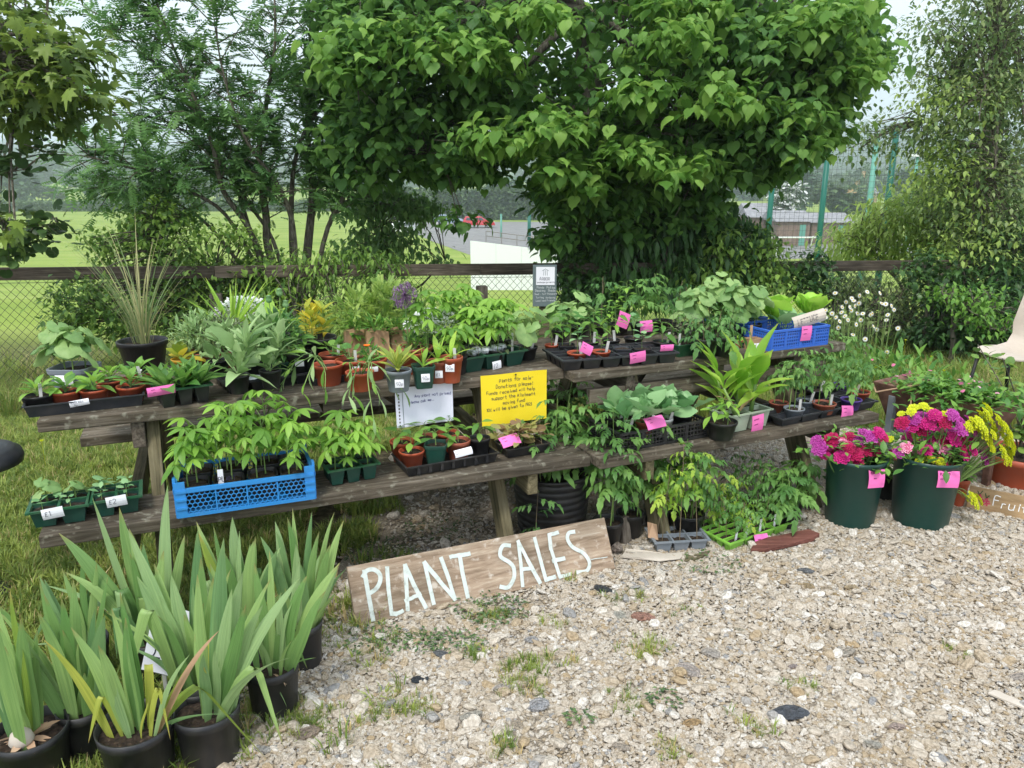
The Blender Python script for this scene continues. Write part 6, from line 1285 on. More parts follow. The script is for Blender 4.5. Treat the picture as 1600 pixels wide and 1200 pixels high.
# ---------------------------------------------------------------- right table, bench
S = .452
t, o_, a_, L_ = basket('black lattice basket of cabbage plants on the left end of the right bench', (968, 706), (1104, 682), S, .24, .075, 'black_plastic', 'plastic_basket', 'basket')
x, z = front_hit(o_, a_, 1012, 672, -.01); label_on(t, x, -.014, z, .095, .055, PINK, -R(3), -.75, 'pink_card', 'pen_ink', name='price_note')
for i, (fx, fy, pm) in enumerate(((.15, .3, 'black_plastic'), (.38, .3, 'terracotta_dull'), (.60, .3, 'white_plastic'), (.84, .35, 'black_plastic'), (.2, .75, 'black_plastic'), (.5, .75, 'black_plastic'), (.8, .75, 'black_plastic'))):
    p = Vector(o_) + Vector((cos(a_), sin(a_), 0)) * L_ * fx + Vector((-sin(a_), cos(a_), 0)) * .24 * fy; tt = thing('potted_plant', ('black pot of cabbage leaves at the front left of the lattice basket', 'dull terracotta pot of cabbage leaves in the lattice basket', 'white pot of cabbage leaves in the lattice basket', 'black pot of small cabbage leaves at the front right of the lattice basket', 'black pot of cabbage at the back left of the lattice basket', 'black pot with the largest cabbage leaves at the basket back middle', 'black pot of cabbage at the back right of the lattice basket')[i], 'plant pot', (p.x, p.y, S + .007), 0, 'pots in the lattice basket')
    part('pot', potmesh(.04, .085, pm), pm, tt, smooth=True); soil(tt, .034, .074); rosette(tt, ('broad', 'broad_b'), 'leaf_cabbage', (0, 0, .074), 9, .12, .19 if i in (1, 5, 4) else .15, 420 + i, 88, 30, roll=.5); stick_label(tt, (.02, -.015, .06), .06)
potted('black pot of light green pepper leaves with a pink note on the bench', 1128, 657, 24, .08, S, 'black_plastic', gr('pale', .10, 10, 43, 3, 1.3))
p = onz(1113, 680, S + .015); t = thing('pink_note', 'pink note lying tilted at the bench edge before the black pot of pepper leaves', 'note', p - Vector((.0, .02, 0)), TRa, 'pink notes on the bench'); label_on(t, 0, 0, 0, .085, .06, PINK, R(6), -.45, 'pink_card', 'pen_ink', name='card')
t, o_, a_, L_ = tray_thing('pale green tray of four square cells with tall canna like leaves and a pink note', (1141, 679), (1203, 666), S, .15, .085, 'pale_green_plastic', cells=(2, 2)); note(t, o_, a_, 1173, 677, 24, 29, rot=-R(5), tilt=.1)
def canna(t, p, h, n, seed, lean=0):
    rr = random.Random(seed); p = Vector(p); top = p + Vector((lean * h, .02, h * .5)); st = part('stem', MB().tube([p, p.lerp(top, .5), top], [.011, .009, .004], 9), 'stem_green', t, smooth=True)
    for i in range(n):
        tt = .15 + .8 * i / n; a = rr.uniform(0, .8) + (pi if i % 2 else 0) + seed; el = R(48 + 30 * tt + rr.uniform(-10, 8)); leafobj(st, 'canna', 'leaf_canna', p.lerp(top, tt), (cos(a) * cos(el), sin(a) * cos(el), sin(el)), h * rr.uniform(.48, .72), rr.uniform(-.4, .4))
    leafobj(st, 'canna', 'leaf_canna', top, (lean + rr.uniform(-.1, .1), 0, 1), h * .62, rr.uniform(-.5, .5), .8)
canna(t, (L_ * .62, .035, .07), .36, 8, 1, .12); canna(t, (L_ * .25, .11, .07), .32, 7, 2, -.12); canna(t, (L_ * .5, .08, .07), .34, 6, 7, 0); canna(t, (L_ * .75, .12, .07), .26, 4, 3, .1)
canna(t, (L_ * .25, .035, .07), .26, 4, 5, -.25)
for q in range(3): rr = random.Random(q); leafobj(t, 'long', 'leaf_dry', (L_ * .4, .05, .08), (rr.uniform(-1, 1), rr.uniform(-.6, .2), .9), .16, 0)
t, o_, a_, L_ = tray_thing('charcoal pot carrier tray of tomato plants at the right end of the bench', (1222, 668), (1368, 638), S, .22, .04, 'charcoal_plastic', cells=(5, 3), soilh=0, cellm='charcoal_plastic'); x, z = front_hit(o_, a_, 1313, 653, -.01); label_on(t, x, -.012, z, .078, .06, PINK, R(8), -.15, 'pink_card', 'pen_ink', name='price_note')
for i, (px, py, rp, pm, lab, h) in enumerate(((1217, 628, 15, 'terracotta_dull', 'terracotta pot of tomato at the left end of the right hand carrier tray', .14), (1241, 637, 16, 'grey_plastic', 'grey brown pot of tomato at the front left of the right hand carrier tray', .15), (1258, 625, 14, 'grey_plastic', 'grey pot behind the front left pot of the right hand carrier tray', .17),
      (1288, 629, 18, 'terracotta_dull', 'terracotta pot with a black inner rim in the middle of the right hand carrier tray', .16), (1330, 623, 16, 'purple_plastic', 'purple pot with a wooden stick at the right of the carrier tray', .12), (1342, 611, 17, 'terracotta_plastic', 'terracotta pot behind the purple pot', .14), (1314, 600, 14, 'purple_plastic', 'darker purple pot standing behind the first purple pot', .18), (1272, 607, 18, 'black_plastic', 'black pot behind the terracotta pot of the carrier tray', .2), (1235, 610, 15, 'black_plastic', 'black pot at the back left of the right hand carrier tray', .2), (1295, 602, 15, 'black_plastic', 'black pot at the back middle of the right hand carrier tray', .2))):
    potted(lab, px, py, rp, .052, S + .010, pm, gr('tomtall', h * 1.5, 8, 440 + i, 2, 1), stick=i in (1, 2, 3, 7), group='tomato pots in the right hand carrier tray')
b = onz(1333, 622, S + .06); t = thing('wooden_stick_label', 'pale wooden plant stick standing in the purple pot', 'plant label', b); part('stick', MB().bar((0, 0, 0), (.02, -.01, .07), .012, .0015, (0, -1, 0)), 'cardboard', t)

# ================================================================== ON THE GROUND
# big black tub with tomatoes
p = Vector((.178, 3.19, 0)); t = thing('garden_tub', 'big black ribbed plastic tub of tomato plants behind the bench end', 'tub', p); prof = [(.001, .002), (.135, .002), (.142, .02)]
for k in range(8): z = .04 + k * .032; r0 = .145 + .033 * z / .31; prof += [(r0, z), (r0 + .0035, z + .008), (r0 + .0035, z + .02), (r0, z + .026)]
prof += [(.182, .30), (.188, .305), (.188, .313), (.176, .313), (.17, .25)]; part('tub', MB().lathe(prof, 44), 'black_plastic', t, smooth=True); soil(t, .168, .26)
for i in range(9): a = i * 2.4; q = .12 * math.sqrt(i / 9 + .1); grow(t, 'tomato', (q * cos(a), q * sin(a), .26), rng.uniform(.2, .46), 9, 500 + i, 1.2, lean=(q * cos(a) * .9, q * sin(a) * .9, 0))
grow(t, 'tomdeep', (-.08, -.22, 0.0), .30, 7, 520, 1)
p = onz(955, 838, 0); potted('small black pot of a tall leggy tomato plant beside the tub', 950, 812, 24, .13, 0, 'black_plastic', gr('tomato', .52, 14, 51, 3, 1.1))
potted('black pot of a tall tomato plant behind the grey cell tray', 985, 800, 22, .12, 0, 'black_plastic', gr('tomato', .42, 12, 52, 3, 1.1))
potted('black pot of a tomato plant between the grey and the green cell trays', 1075, 800, 26, .12, 0, 'black_plastic', gr('tomato', .36, 11, 53, 3, 1.1))
potted('black pot of dark tomato leaves near the lattice basket below the bench', 1030, 790, 24, .12, 0, 'black_plastic', gr('tomato', .46, 12, 54, 3, 1.1))
potted('black pot of dense tomato leaves beneath the yellow notice at the tub', 905, 735, 26, .12, .0, 'black_plastic', gr('tomato', .42, 11, 55, 4, 1.2))
potted('black pot of tall tomato leaves showing between the two tables', 880, 700, 26, .12, .0, 'black_plastic', gr('tomato', .52, 10, 56, 4, 1.2))
t, o_, a_, L_ = tray_thing('grey tray of six cells with tall yellowish tomato stems', (1024, 868), (1106, 863), 0, .14, .062, 'grey_plastic', cells=(3, 2), taper=.02)
for i in range(3):
    for j in range(2): grow(t, 'tomyel', (L_ * (i + .5) / 3, .14 * (j + .5) / 2, .045), rng.uniform(.27, .42), 9, 530 + i * 2 + j, 1.2)
part('dry_leaves', MB().add([(-.02, .05, .06), (.02, .03, .055), (.03, .09, .10), (-.01, .1, .11), (.0, .06, .12)], [(0, 1, 2, 3), (0, 1, 4), (1, 2, 4), (3, 4, 0)]), 'leaf_dry', t)
t, o_, a_, L_ = tray_thing('bright lime green tray of many cells with tomato seedlings and a pink note', (1140, 866), (1232, 832), 0, .22, .05, 'lime_plastic', cells=(4, 5))
for i in range(4):
    for j in range(5):
        if rng.random() < .9: grow(t, 'tomyel' if rng.random() < .35 else 'tomsmall', (L_ * (i + .5) / 4, .22 * (j + .5) / 5, .04), rng.uniform(.10, .25), 8, 550 + i * 5 + j, 1.2)
for k, (x, y) in enumerate(((.15, .1), (.32, .1), (.55, .1), (.8, .1), (.5, .3))): stick_label(t, (L_ * x, .22 * y, .03), .07, (.004, 0), 'white_label', .014)
note(t, o_, a_, 1180, 860, 30, 24, rot=R(8), tilt=-.35, dy=-.03, text=[('~~', .2, .6, .2), ('75p', .3, .25, .2)])
for i, (px, py, h) in enumerate(((1195, 790, .24), (1230, 800, .2), (1160, 780, .26), (1240, 775, .22))): potted(('black pot of bright tomato leaves behind the lime green tray, middle', 'black pot of tomato leaves behind the right corner of the lime green tray', 'black pot of tomato leaves behind the left corner of the lime green tray', 'black pot of tomato leaves farthest right behind the lime green tray')[i], px, py, 18, .08, 0, 'black_plastic', gr('tomato' if i % 2 else 'tomsmall', h, 9, 580 + i, 3, 1.2), group='tomato pots behind the lime green tray')
def slab(name, label, cat, pts, th, m, z0=.012, tilt=None, amp=.004):
    P = [onz(x, y, 0) for x, y in pts]; c = sum(P, Vector()) / len(P); t = thing(name, label, cat, (c.x, c.y, z0)); n = len(P); rr = random.Random(int(c.x * 100)); b = MB(); b.add([(p.x - c.x, p.y - c.y, rr.uniform(-amp, amp)) for p in P] + [(p.x - c.x, p.y - c.y, th + rr.uniform(-amp, amp)) for p in P], [tuple(range(n))[::-1], tuple(range(n, 2 * n))] + [(i, (i + 1) % n, (i + 1) % n + n, i + n) for i in range(n)]); return t, b
t, b = slab('paper_strip', 'long white paper label lying curled on the gravel before the grey tray', 'label', [(971, 878), (978, 866), (1010, 869), (1040, 873), (1070, 871), (1062, 882), (1030, 885), (1000, 880)], .0015, 'cardboard', .022, amp=.005); part('strip', b, 'cardboard', t)
write(t, [('~~~~ ~~~', -.09, 0.0, .012, .0015)], 'ink', off=0, name='writing'); t.children[-1].matrix_basis = Matrix.Translation((-.02, .0, .0105)) @ Matrix.Rotation(-pi / 2, 4, 'X') @ Matrix.Rotation(.05, 4, 'Y')
t, b = slab('driftwood', 'small brown piece of driftwood beside the white paper strip', 'wood', [(1068, 884), (1072, 874), (1095, 870), (1110, 866), (1104, 873), (1085, 882)], .012, 'green_wood', .010); part('wood', b, 'green_wood', t, bevel=.003)
t, b = slab('red_plank', 'reddish split piece of wood lying right of the lime green tray', 'wood', [(1172, 868), (1180, 852), (1220, 846), (1262, 836), (1280, 844), (1270, 850), (1230, 861), (1190, 869)], .02, 'red_wood', .012, amp=.003); part('wood', b, 'red_wood', t, bevel=.003)
t, b = slab('wood_offcut', 'thin pale strip of wood lying at the right edge of the picture', 'wood', [(1542, 1092), (1552, 1087), (1610, 1112), (1608, 1120)], .006, 'cardboard', .016, amp=.001); part('strip', b, 'cardboard', t)

# PLANT SALES board
BL, BR = onz(557, 984, 0), onz(962, 893, 0); u_ = (BR - BL); Lb = u_.length; u_.normalize(); nb_ = Vector((-u_.y, u_.x, 0)); vb = (nb_ * .100 + Vector((0, 0, .186))); Wb = vb.length; vb.normalize(); nrm = u_.cross(vb)
MBd = Matrix((u_, -nrm, vb)).transposed().to_4x4(); MBd.translation = BL + Vector((0, 0, .012))
t = thing('sign_board', 'leaning wooden board painted with the words PLANT SALES in white', 'sign'); t.matrix_basis = MBd
def bxy(px, py):
    d = ray(px, py); o = Vector((0, 0, EYE)); tt = (Vector(MBd.translation) - o).dot(nrm) / d.dot(nrm); q = o + d * tt - Vector(MBd.translation); return Vector((q.dot(u_), q.dot(vb)))
tl, tr_ = bxy(543, 890), bxy(945, 810)
b = MB().box(0, Lb, .0005, .030, 0, Wb); b.v = [(x + (tl.x if z > .1 and x < .1 else (tr_.x - Lb if z > .1 else 0)), y, z) for x, y, z in b.v]; plank = part('plank', b, 'board_wood', t, bevel=.003)
LET = [[(222, 360), (232, 420), (250, 520), (265, 603)], [(215, 385), (235, 357), (270, 352), (298, 375), (300, 410), (280, 448), (240, 475)], [(335, 342), (342, 450), (358, 572), (380, 574), (412, 560)], [(438, 553), (432, 440), (425, 330), (470, 430), (528, 540)], [(428, 508), (500, 475)],
       [(568, 522), (545, 420), (522, 318), (590, 400), (674, 500), (640, 390), (605, 295)], [(652, 288), (700, 280), (745, 272)], [(697, 278), (712, 370), (738, 487)], [(947, 232), (915, 232), (900, 262), (905, 290), (945, 315), (968, 345), (968, 395), (940, 440), (903, 438)],
       [(1012, 432), (1003, 320), (990, 212), (1040, 310), (1098, 415)], [(1008, 352), (1062, 343)], [(1072, 195), (1100, 300), (1128, 402), (1172, 388)], [(1187, 168), (1145, 178), (1152, 245), (1198, 388), (1252, 374)], [(1165, 308), (1218, 296)],
       [(1268, 163), (1242, 170), (1236, 200), (1262, 240), (1318, 272), (1346, 318), (1332, 358), (1287, 366)], [(1355, 302), (1435, 290)]]
for i, st in enumerate(LET):
    mb = MB(); pts = [bxy(500 + x / 3.2, 780 + y / 3.2) for x, y in st]; wd_ = .0155 if i < 15 else .003
    if i in (0, 1, 8, 14): ribbon(mb, smoothline(pts, 5), wd_, lambda a, b: Vector((a, -.0012 - .00015 * i, b)))
    else:
        for j in range(len(pts) - 1):
            n5 = [pts[j].lerp(pts[j + 1], q / 5) + Vector((0, rng.uniform(-.0012, .0012))) for q in range(6)]; ribbon(mb, n5, wd_ * rng.uniform(.88, 1.05), lambda a, b: Vector((a, -.0012 - .00015 * i - .0025 * 0 - .00008 * j, b)))
    part('painted_stroke', mb, 'board_paint', plank)

# flower buckets
def flowerhead(seed, m, n=34, r=.026):
    rr = np.random.RandomState(seed); P, D = [], []
    for k in range(n):
        a = k * 2.4; q = math.sqrt((k + .5) / n); c = np.array([q * cos(a), q * sin(a), .55 * math.sqrt(max(0, 1 - q * q * .9))]) * r
        for j in range(5): an = j * 1.257 + rr.uniform(0, .4); P.append(c); D.append(np.array([cos(an), sin(an), .35 + .5 * (1 - q)]) + c / r * .5)
    o = scatter_mesh('flower', 'round', P, D, np.full(len(P), r * .30), m); me = o.data; bpy.data.objects.remove(o); return me
HEADS = {k: [flowerhead(s, k) for s in range(2)] for k in ('flower_magenta', 'flower_crimson', 'flower_purple', 'flower_pinkwhite')}
HEADS['flower_yellow'] = [flowerhead(9, 'flower_yellow', 26, .022)]
def head(parent, m, p, d, s): 
    o = bpy.data.objects.new('flower_head', rng.choice(HEADS[m])); COL.objects.link(o); o.parent = parent; z = Vector(d).normalized(); q = z.to_track_quat('Z', 'Y'); o.matrix_basis = Matrix.Translation(p) @ q.to_matrix().to_4x4() @ Matrix.Scale(s * 1.22, 4); return o
def bucket(label, px, py, r, h, heads, yel, noteloc, text):
    p = onz(px, py, 0); t = thing('flower_bucket', label, 'bucket', p, 0, 'green buckets of cut flowers'); rb = r * .80
    part('bucket', MB().lathe([(.001, .001), (rb, .001), (rb + .002, .01), (r * .97, h * .93), (r, h * .94), (r + .004, h), (r - .002, h), (r * .95, h * .9), (r * .9, h * .6)], 48), 'bin_green', t, smooth=True)
    b = MB(); rr = random.Random(px)
    fl = bpy.data.objects.new('bouquet', None); COL.objects.link(fl); bpy.data.objects.remove(fl)
    stems = MB(); hp = []
    for (hx, hy, m, s) in heads:
        dd = p.y - .02 + (rr.uniform(-.07, .07)); q = atd(hx, hy, dd) - p; hp.append((q, m, s)); base = Vector((q.x * .35, q.y * .4, h * .55)); stems.tube([base, base.lerp(q, .6) + Vector((0, 0, .02)), q], [.002, .002, .0018], 4, False)
    st = part('stems', stems, 'stem_green', t, kind='stuff')
    for q, m, s in hp: head(st, m, q, (q.x * 4, q.y * 4 - .45, .75), s)
    r_ = np.random.RandomState(px); n = 260; P = np.stack([r_.normal(0, r * .75, n), r_.normal(0, r * .6, n), h * .92 + r_.uniform(0, .12, n)], 1); scatter_mesh('leaves', 'ovate', P, r_.normal(size=(n, 3)) * [1, 1, .5] + [0, -.3, .5], r_.uniform(.025, .06, n), 'leaf_green', t)
    x, z, w, hh, aa = noteloc; a = R(aa); c = Vector((sin(a) * r * .985, -cos(a) * r * .985, 0)); ta = Vector((cos(a), sin(a), 0)); label_on(t, c.x - ta.x * w / 2, c.y - ta.y * w / 2 - .004, z, w, hh, text, R(3), -R(8), 'pink_card', 'pen_ink', rz=a, name='price_note'); return t
M_, C_, P_, W_ = 'flower_magenta', 'flower_crimson', 'flower_purple', 'flower_pinkwhite'
hl = [(x + 8, y - 6, m_, s_ * .8) for x, y, m_, s_ in ((1292, 700, M_, 1), (1312, 704, C_, 1), (1330, 696, M_, 1), (1345, 712, C_, 1), (1358, 700, M_, 1), (1370, 690, C_, 1), (1300, 716, C_, 1), (1322, 722, M_, 1))] + [(1282, 702, P_, 1.0), (1277, 690, P_, .8), (1300, 688, C_, 1), (1318, 694, W_, 1), (1304, 708, M_, 1), (1316, 715, M_, 1), (1335, 710, C_, 1.1), (1338, 722, C_, .9), (1350, 705, C_, 1), (1350, 680, P_, 1), (1340, 690, P_, .8), (1372, 678, M_, .9), (1380, 684, C_, .8), (1362, 695, M_, .9), (1328, 684, C_, .8), (1366, 707, C_, .8), (1290, 712, M_, .7), (1393, 712, M_, .8), (1325, 702, C_, .9), (1360, 684, P_, .9)]
bucket('dark green bucket of magenta and crimson sweet williams, left of the two', 1326, 815, .131, .33, hl, None, (0, .225, .085, .082, 18), [('FLOWERS', .12, .8, .1), ('~~', .3, .5, .12)])
hr_ = [(x, y, m_, .85) for x, y, m_ in ((1420, 685, M_), (1440, 675, C_), (1458, 690, M_), (1475, 690, C_), (1485, 675, P_), (1460, 705, C_), (1480, 708, M_), (1500, 685, C_), (1425, 712, M_), (1445, 720, P_), (1470, 725, C_), (1505, 712, M_), (1430, 665, M_), (1495, 720, M_))] + [(1410, 662, C_, .9), (1425, 668, M_, .9), (1440, 655, P_, 1.1), (1428, 657, P_, .9), (1412, 670, 'flower_purple', .7), (1416, 700, 'flower_pinkwhite', .8), (1432, 703, W_, 1), (1448, 695, W_, 1.0), (1470, 700, W_, 1.2), (1470, 680, M_, 1.1), (1455, 678, P_, 1.0), (1488, 688, M_, 1.1), (1500, 672, P_, 1.0), (1498, 660, P_, .9), (1487, 650, P_, .9), (1475, 662, C_, .9), (1440, 690, P_, .7), (1405, 708, P_, .8), (1435, 712, P_, .8), (1448, 704, M_, .8), (1485, 722, C_, 1.1), (1490, 735, C_, .8), (1532, 716, P_, 1.2), (1518, 705, M_, .8), (1515, 690, M_, .8), (1500, 700, C_, .9), (1460, 650, M_, .9), (1512, 658, P_, .8), (1450, 664, M_, 1.0), (1520, 676, P_, .7)]
YEL = list(((1408, 645), (1420, 648), (1432, 645), (1445, 642), (1455, 642), (1465, 645), (1475, 650), (1485, 652), (1430, 680), (1428, 675), (1460, 715), (1452, 712), (1468, 718), (1435, 728), (1425, 722), (1520, 660), (1530, 655), (1540, 660), (1550, 665), (1560, 670), (1570, 675), (1525, 672), (1540, 675), (1555, 682), (1565, 690), (1575, 695), (1550, 695), (1535, 690), (1570, 705), (1560, 712), (1572, 715), (1515, 665), (1580, 690), (1538, 648), (1519, 785), (1510, 780), (1395, 690), (1400, 700), (1512, 688), (1548, 672)))
yl = [(x + rng.uniform(-9, 9), y + rng.uniform(-8, 8), 'flower_yellow', rng.uniform(.5, .8) if x < 1500 else rng.uniform(.9, 1.3)) for x, y in [q for q in YEL if q[0] > 1500] + YEL]
bucket('dark green bucket of magenta sweet williams and yellow flowers, right of the two', 1436, 815, .147, .335, hr_ + yl, None, (0, .235, .10, .075, 6), [('FLOWERS', .1, .76, .12), ('~~~~~', .1, .5, .12)])
potted('black pot standing between the two green buckets', 1388, 738, 20, .14, 0, 'black_plastic', bu(.08, .05, 160, .04, 'simple', 'leaf_green', 600), r=.055)
potted('small terracotta pot behind the right green bucket', 1497, 745, 18, .15, 0, 'terracotta_plastic', bu(.06, .05, 120, .04, 'simple', 'leaf_green', 601), r=.055)
# terracotta planter with a fruit bush
p = onz(1585, 757, 0); t = thing('fruit_bush_pot', 'wide terracotta planter with a thin branched fruit bush at the right edge', 'planter', p + Vector((.03, .04, 0))); u = mpp(p)
part('planter', MB().lathe([(.001, .001), (.145, .001), (.15, .01), (.175, .13), (.185, .132), (.188, .165), (.178, .167), (.17, .12)], 40), 'terracotta_plastic', t, smooth=True); soil(t, .168, .14)
label_on(t, -.06, -.186, .115, .07, .035, [('~', .1, .5, .3)])
r_ = np.random.RandomState(8); C_list = []
for i in range(9):
    a = r_.uniform(0, 6.28); l = r_.uniform(.25, .62); P_path = smoothpath([Vector((0, 0, .13)), Vector((cos(a) * .05, sin(a) * .05, .13 + l * .4)), Vector((cos(a) * l * .45 - .04, sin(a) * l * .4, .13 + l))], 4); s = part('branch', MB().tube(P_path, [.006 * (1 - .7 * k / len(P_path)) for k in range(len(P_path))], 6, False), 'bark', t, smooth=True)
    for q in P_path[3:]:
        for j in range(5): d = Vector((r_.normal(), r_.normal(), r_.normal() * .5 + .2)).normalized(); leafobj(s, ('round', 'ovate')[j % 2], 'leaf_bush', q + d * .03, d, r_.uniform(.03, .055), r_.uniform(-.5, .5))
# Fruit Bushes board
a, b_ = onz(1509, 796, 0), onz(1612, 818, 0); d = b_ - a; ang = math.atan2(d.y, d.x); t = thing('fruit_board', 'small light wooden board reading Fruit Bushes with painted raspberries', 'sign', a, ang); M = Matrix.Rotation(-R(14), 4, 'X'); Lf = d.length * 1.35
bd = part('plank', MB().box(0, Lf, 0, .02, .0, .118), 'crate_wood', t, bevel=.003, M=M); noisy('raspberry', [(.3, (.42, .03, .07)), (.7, (.62, .08, .14))], 200, 3, .7, .3, .002); 
rbm = MB()
for cx_, cz_, q in ((.075, .055, 1.0), (.045, .07, .8), (.03, .055, .6)):
    for k in range(14):
        aa = k * 2.4; rr_ = .016 * q * math.sqrt((k + .5) / 14); x0, z0 = cx_ + rr_ * cos(aa), cz_ + rr_ * sin(aa) * 1.2; rbm.add([(x0 + .0045 * cos(w), -.0012 - .0002 * (k % 3), z0 + .0045 * sin(w)) for w in [j * pi / 3 for j in range(6)]], [tuple(range(6))])
part('painted_raspberries', rbm, 'raspberry', bd); rl_ = MB()
for x0, z0, x1, z1 in ((.075, .074, .068, .095), (.075, .074, .085, .088), (.045, .083, .055, .105), (.045, .083, .035, .10)): ribbon(rl_, [Vector((x0, z0)), Vector((x1, z1))], .004, lambda p_, q_: Vector((p_, -.0014, q_)))
part('painted_stalks', rl_, 'leaf_dark', bd); write(bd, [('Fruit Bushes', .105, .045, .042, .0038)], 'white_paint', off=.0014, slant=.06)
# rusty trough planter
cx_, cy_ = 2.25, 3.82; t = thing('trough_planter', 'rusty brown metal trough on legs planted with alpine strawberries behind the buckets', 'planter', (cx_, cy_, 0), -R(57)); th_ = MB(); w0, d0_, w1, d1_ = .31, .175, .21, .10; z0, z1 = .22, .50
vs = [(-w1, -d1_, z0), (w1, -d1_, z0), (w1, d1_, z0), (-w1, d1_, z0), (-w0, -d0_, z1), (w0, -d0_, z1), (w0, d0_, z1), (-w0, d0_, z1), (-w0 + .02, -d0_ + .02, z1), (w0 - .02, -d0_ + .02, z1), (w0 - .02, d0_ - .02, z1), (-w0 + .02, d0_ - .02, z1), (-w1 + .02, -d1_ + .02, z0 + .15), (w1 - .02, -d1_ + .02, z0 + .15), (w1 - .02, d1_ - .02, z0 + .15), (-w1 + .02, d1_ - .02, z0 + .15)]
th_.add(vs, [(3, 2, 1, 0), (12, 13, 14, 15)] + [(i, (i + 1) % 4, (i + 1) % 4 + 4, i + 4) for i in range(4)] + [(i + 4, (i + 1) % 4 + 4, (i + 1) % 4 + 8, i + 8) for i in range(4)] + [(i + 8, (i + 1) % 4 + 8, (i + 1) % 4 + 12, i + 12) for i in range(4)]); part('trough', th_, 'rust', t, bevel=.006)
for x, y in ((-.20, -.15), (.10, -.15), (.2, .12), (-.2, .12)): part('leg', MB().bar((x, y, 0), (x, y * .98, .44), .035, .035), 'grey_plastic' if y < 0 else 'rust', t, bevel=.003)
part('soil', MB().box(-.285, .285, -.15, .15, .44, .462), 'soil', t)
n = 420; r_ = np.random.RandomState(70); scatter_mesh('pebbles', (np.array(rockmesh(3, 'gravel_stone', 0).vertices[0].co)[None], [(0,)]) if False else 'round', np.stack([r_.uniform(-.28, .28, n), r_.uniform(-.15, .15, n), r_.uniform(.468, .485, n)], 1), r_.normal(size=(n, 3)) * [1, 1, .1], r_.uniform(.02, .035, n), 'leaf_red', t)
n = 900; x = r_.normal(.10, .14, n); y = r_.normal(-.08, .10, n); z = .50 + .05 * r_.rand(n) - .5 * np.clip(-y - .17, 0, 1); scatter_mesh('foliage', 'simple', np.stack([x, y, z], 1), r_.normal(size=(n, 3)) * [1, 1, .6] + [0, -.2, .4], r_.uniform(.03, .06, n), 'leaf_green', t)
n = 26; scatter_mesh('blossom', 'round', np.stack([r_.normal(0, .18, n), r_.normal(-.02, .08, n), r_.uniform(.53, .57, n)], 1), r_.normal(size=(n, 3)), np.full(n, .022), 'flower_pinkwhite', t)
b = MB(); b.tube([(-.34, -.12, .47), (-.25, -.23, .46), (-.05, -.19, .54)], .004, 5, False); b.tube([(-.1, -.16, .49), (-.06, -.22, .40), (-.01, -.2, .32)], .004, 5, False); part('runners', b, 'leaf_dry', t)
# old post
p = onz(1405, 585, .02); t = thing('wooden_stake', 'short grey wooden stake standing in the grass behind the trough', 'post', (p.x, p.y + .6, 0)); q = atd(1405, 540, p.y + .6); part('stake', MB().lathe([(.001, 0), (.035, 0), (.033, q.z * .9), (.02, q.z), (.001, q.z + .01)], 10), 'post_wood', t, smooth=True)
# beige chair
p = Vector((3.36, 4.9, 0)); t = thing('plastic_chair', 'beige moulded plastic chair with dark metal legs at the right edge', 'chair', p, R(-62)); b = MB(); prof = [(-.24, .435), (-.22, .452), (-.1, .445), (.05, .43), (.16, .44), (.21, .50), (.235, .60), (.25, .72), (.262, .80), (.265, .82)]; nn = 9; vs = []
for k in (0, 1):
    for y, z in prof:
        for i in range(nn): x = -1 + 2 * i / (nn - 1); wv = .22 * (1 - (.16 * max(0, z - .55) / .27)) * (1 - .15 * (y < -.2)); cup = .05 * x * x; vs.append((x * wv, y - (cup if z > .5 else 0) * .9 - (k * .006 if z > .5 else 0), z + (cup if z <= .5 else 0) * .5 - (k * .006 if z <= .5 else 0)))
m_ = len(prof) * nn; fs = [(j * nn + i, j * nn + i + 1, (j + 1) * nn + i + 1, (j + 1) * nn + i) for j in range(len(prof) - 1) for i in range(nn - 1)]; b.add(vs, fs + [tuple(m_ + v for v in f[::-1]) for f in fs]); part('shell', b, 'beige_plastic', t, smooth=True)
for x in (-.19, .19): part('leg', MB().tube([(x, -.2, .42), (x * 1.15, -.25, 0)], .012, 8), 'dark_metal', t, smooth=True); part('leg', MB().tube([(x, .16, .42), (x * 1.15, .26, 0)], .012, 8), 'dark_metal', t, smooth=True)
# round grey table edge at the left picture edge
p = onz(-42, 703, .60); t = thing('plastic_stool', 'rounded dark grey plastic stool seat cut off by the left picture edge', 'stool', (p.x, p.y, 0)); r0 = 66 * mpp(p); part('seat', MB().lathe([(.001, .60), (r0 * .5, .60), (r0 * .82, .598), (r0 * .84, .592), (r0 * .96, .582), (r0, .56), (r0 * .97, .54), (r0 * .8, .535), (.001, .535)], 44), 'charcoal_plastic', t, smooth=True)
part('pedestal', MB().lathe([(.03, .535), (.022, .45), (.022, .06), (.10, .02), (.11, .0), (.001, 0)], 24, (-.06, 0, 0)), 'charcoal_plastic', t, smooth=True)
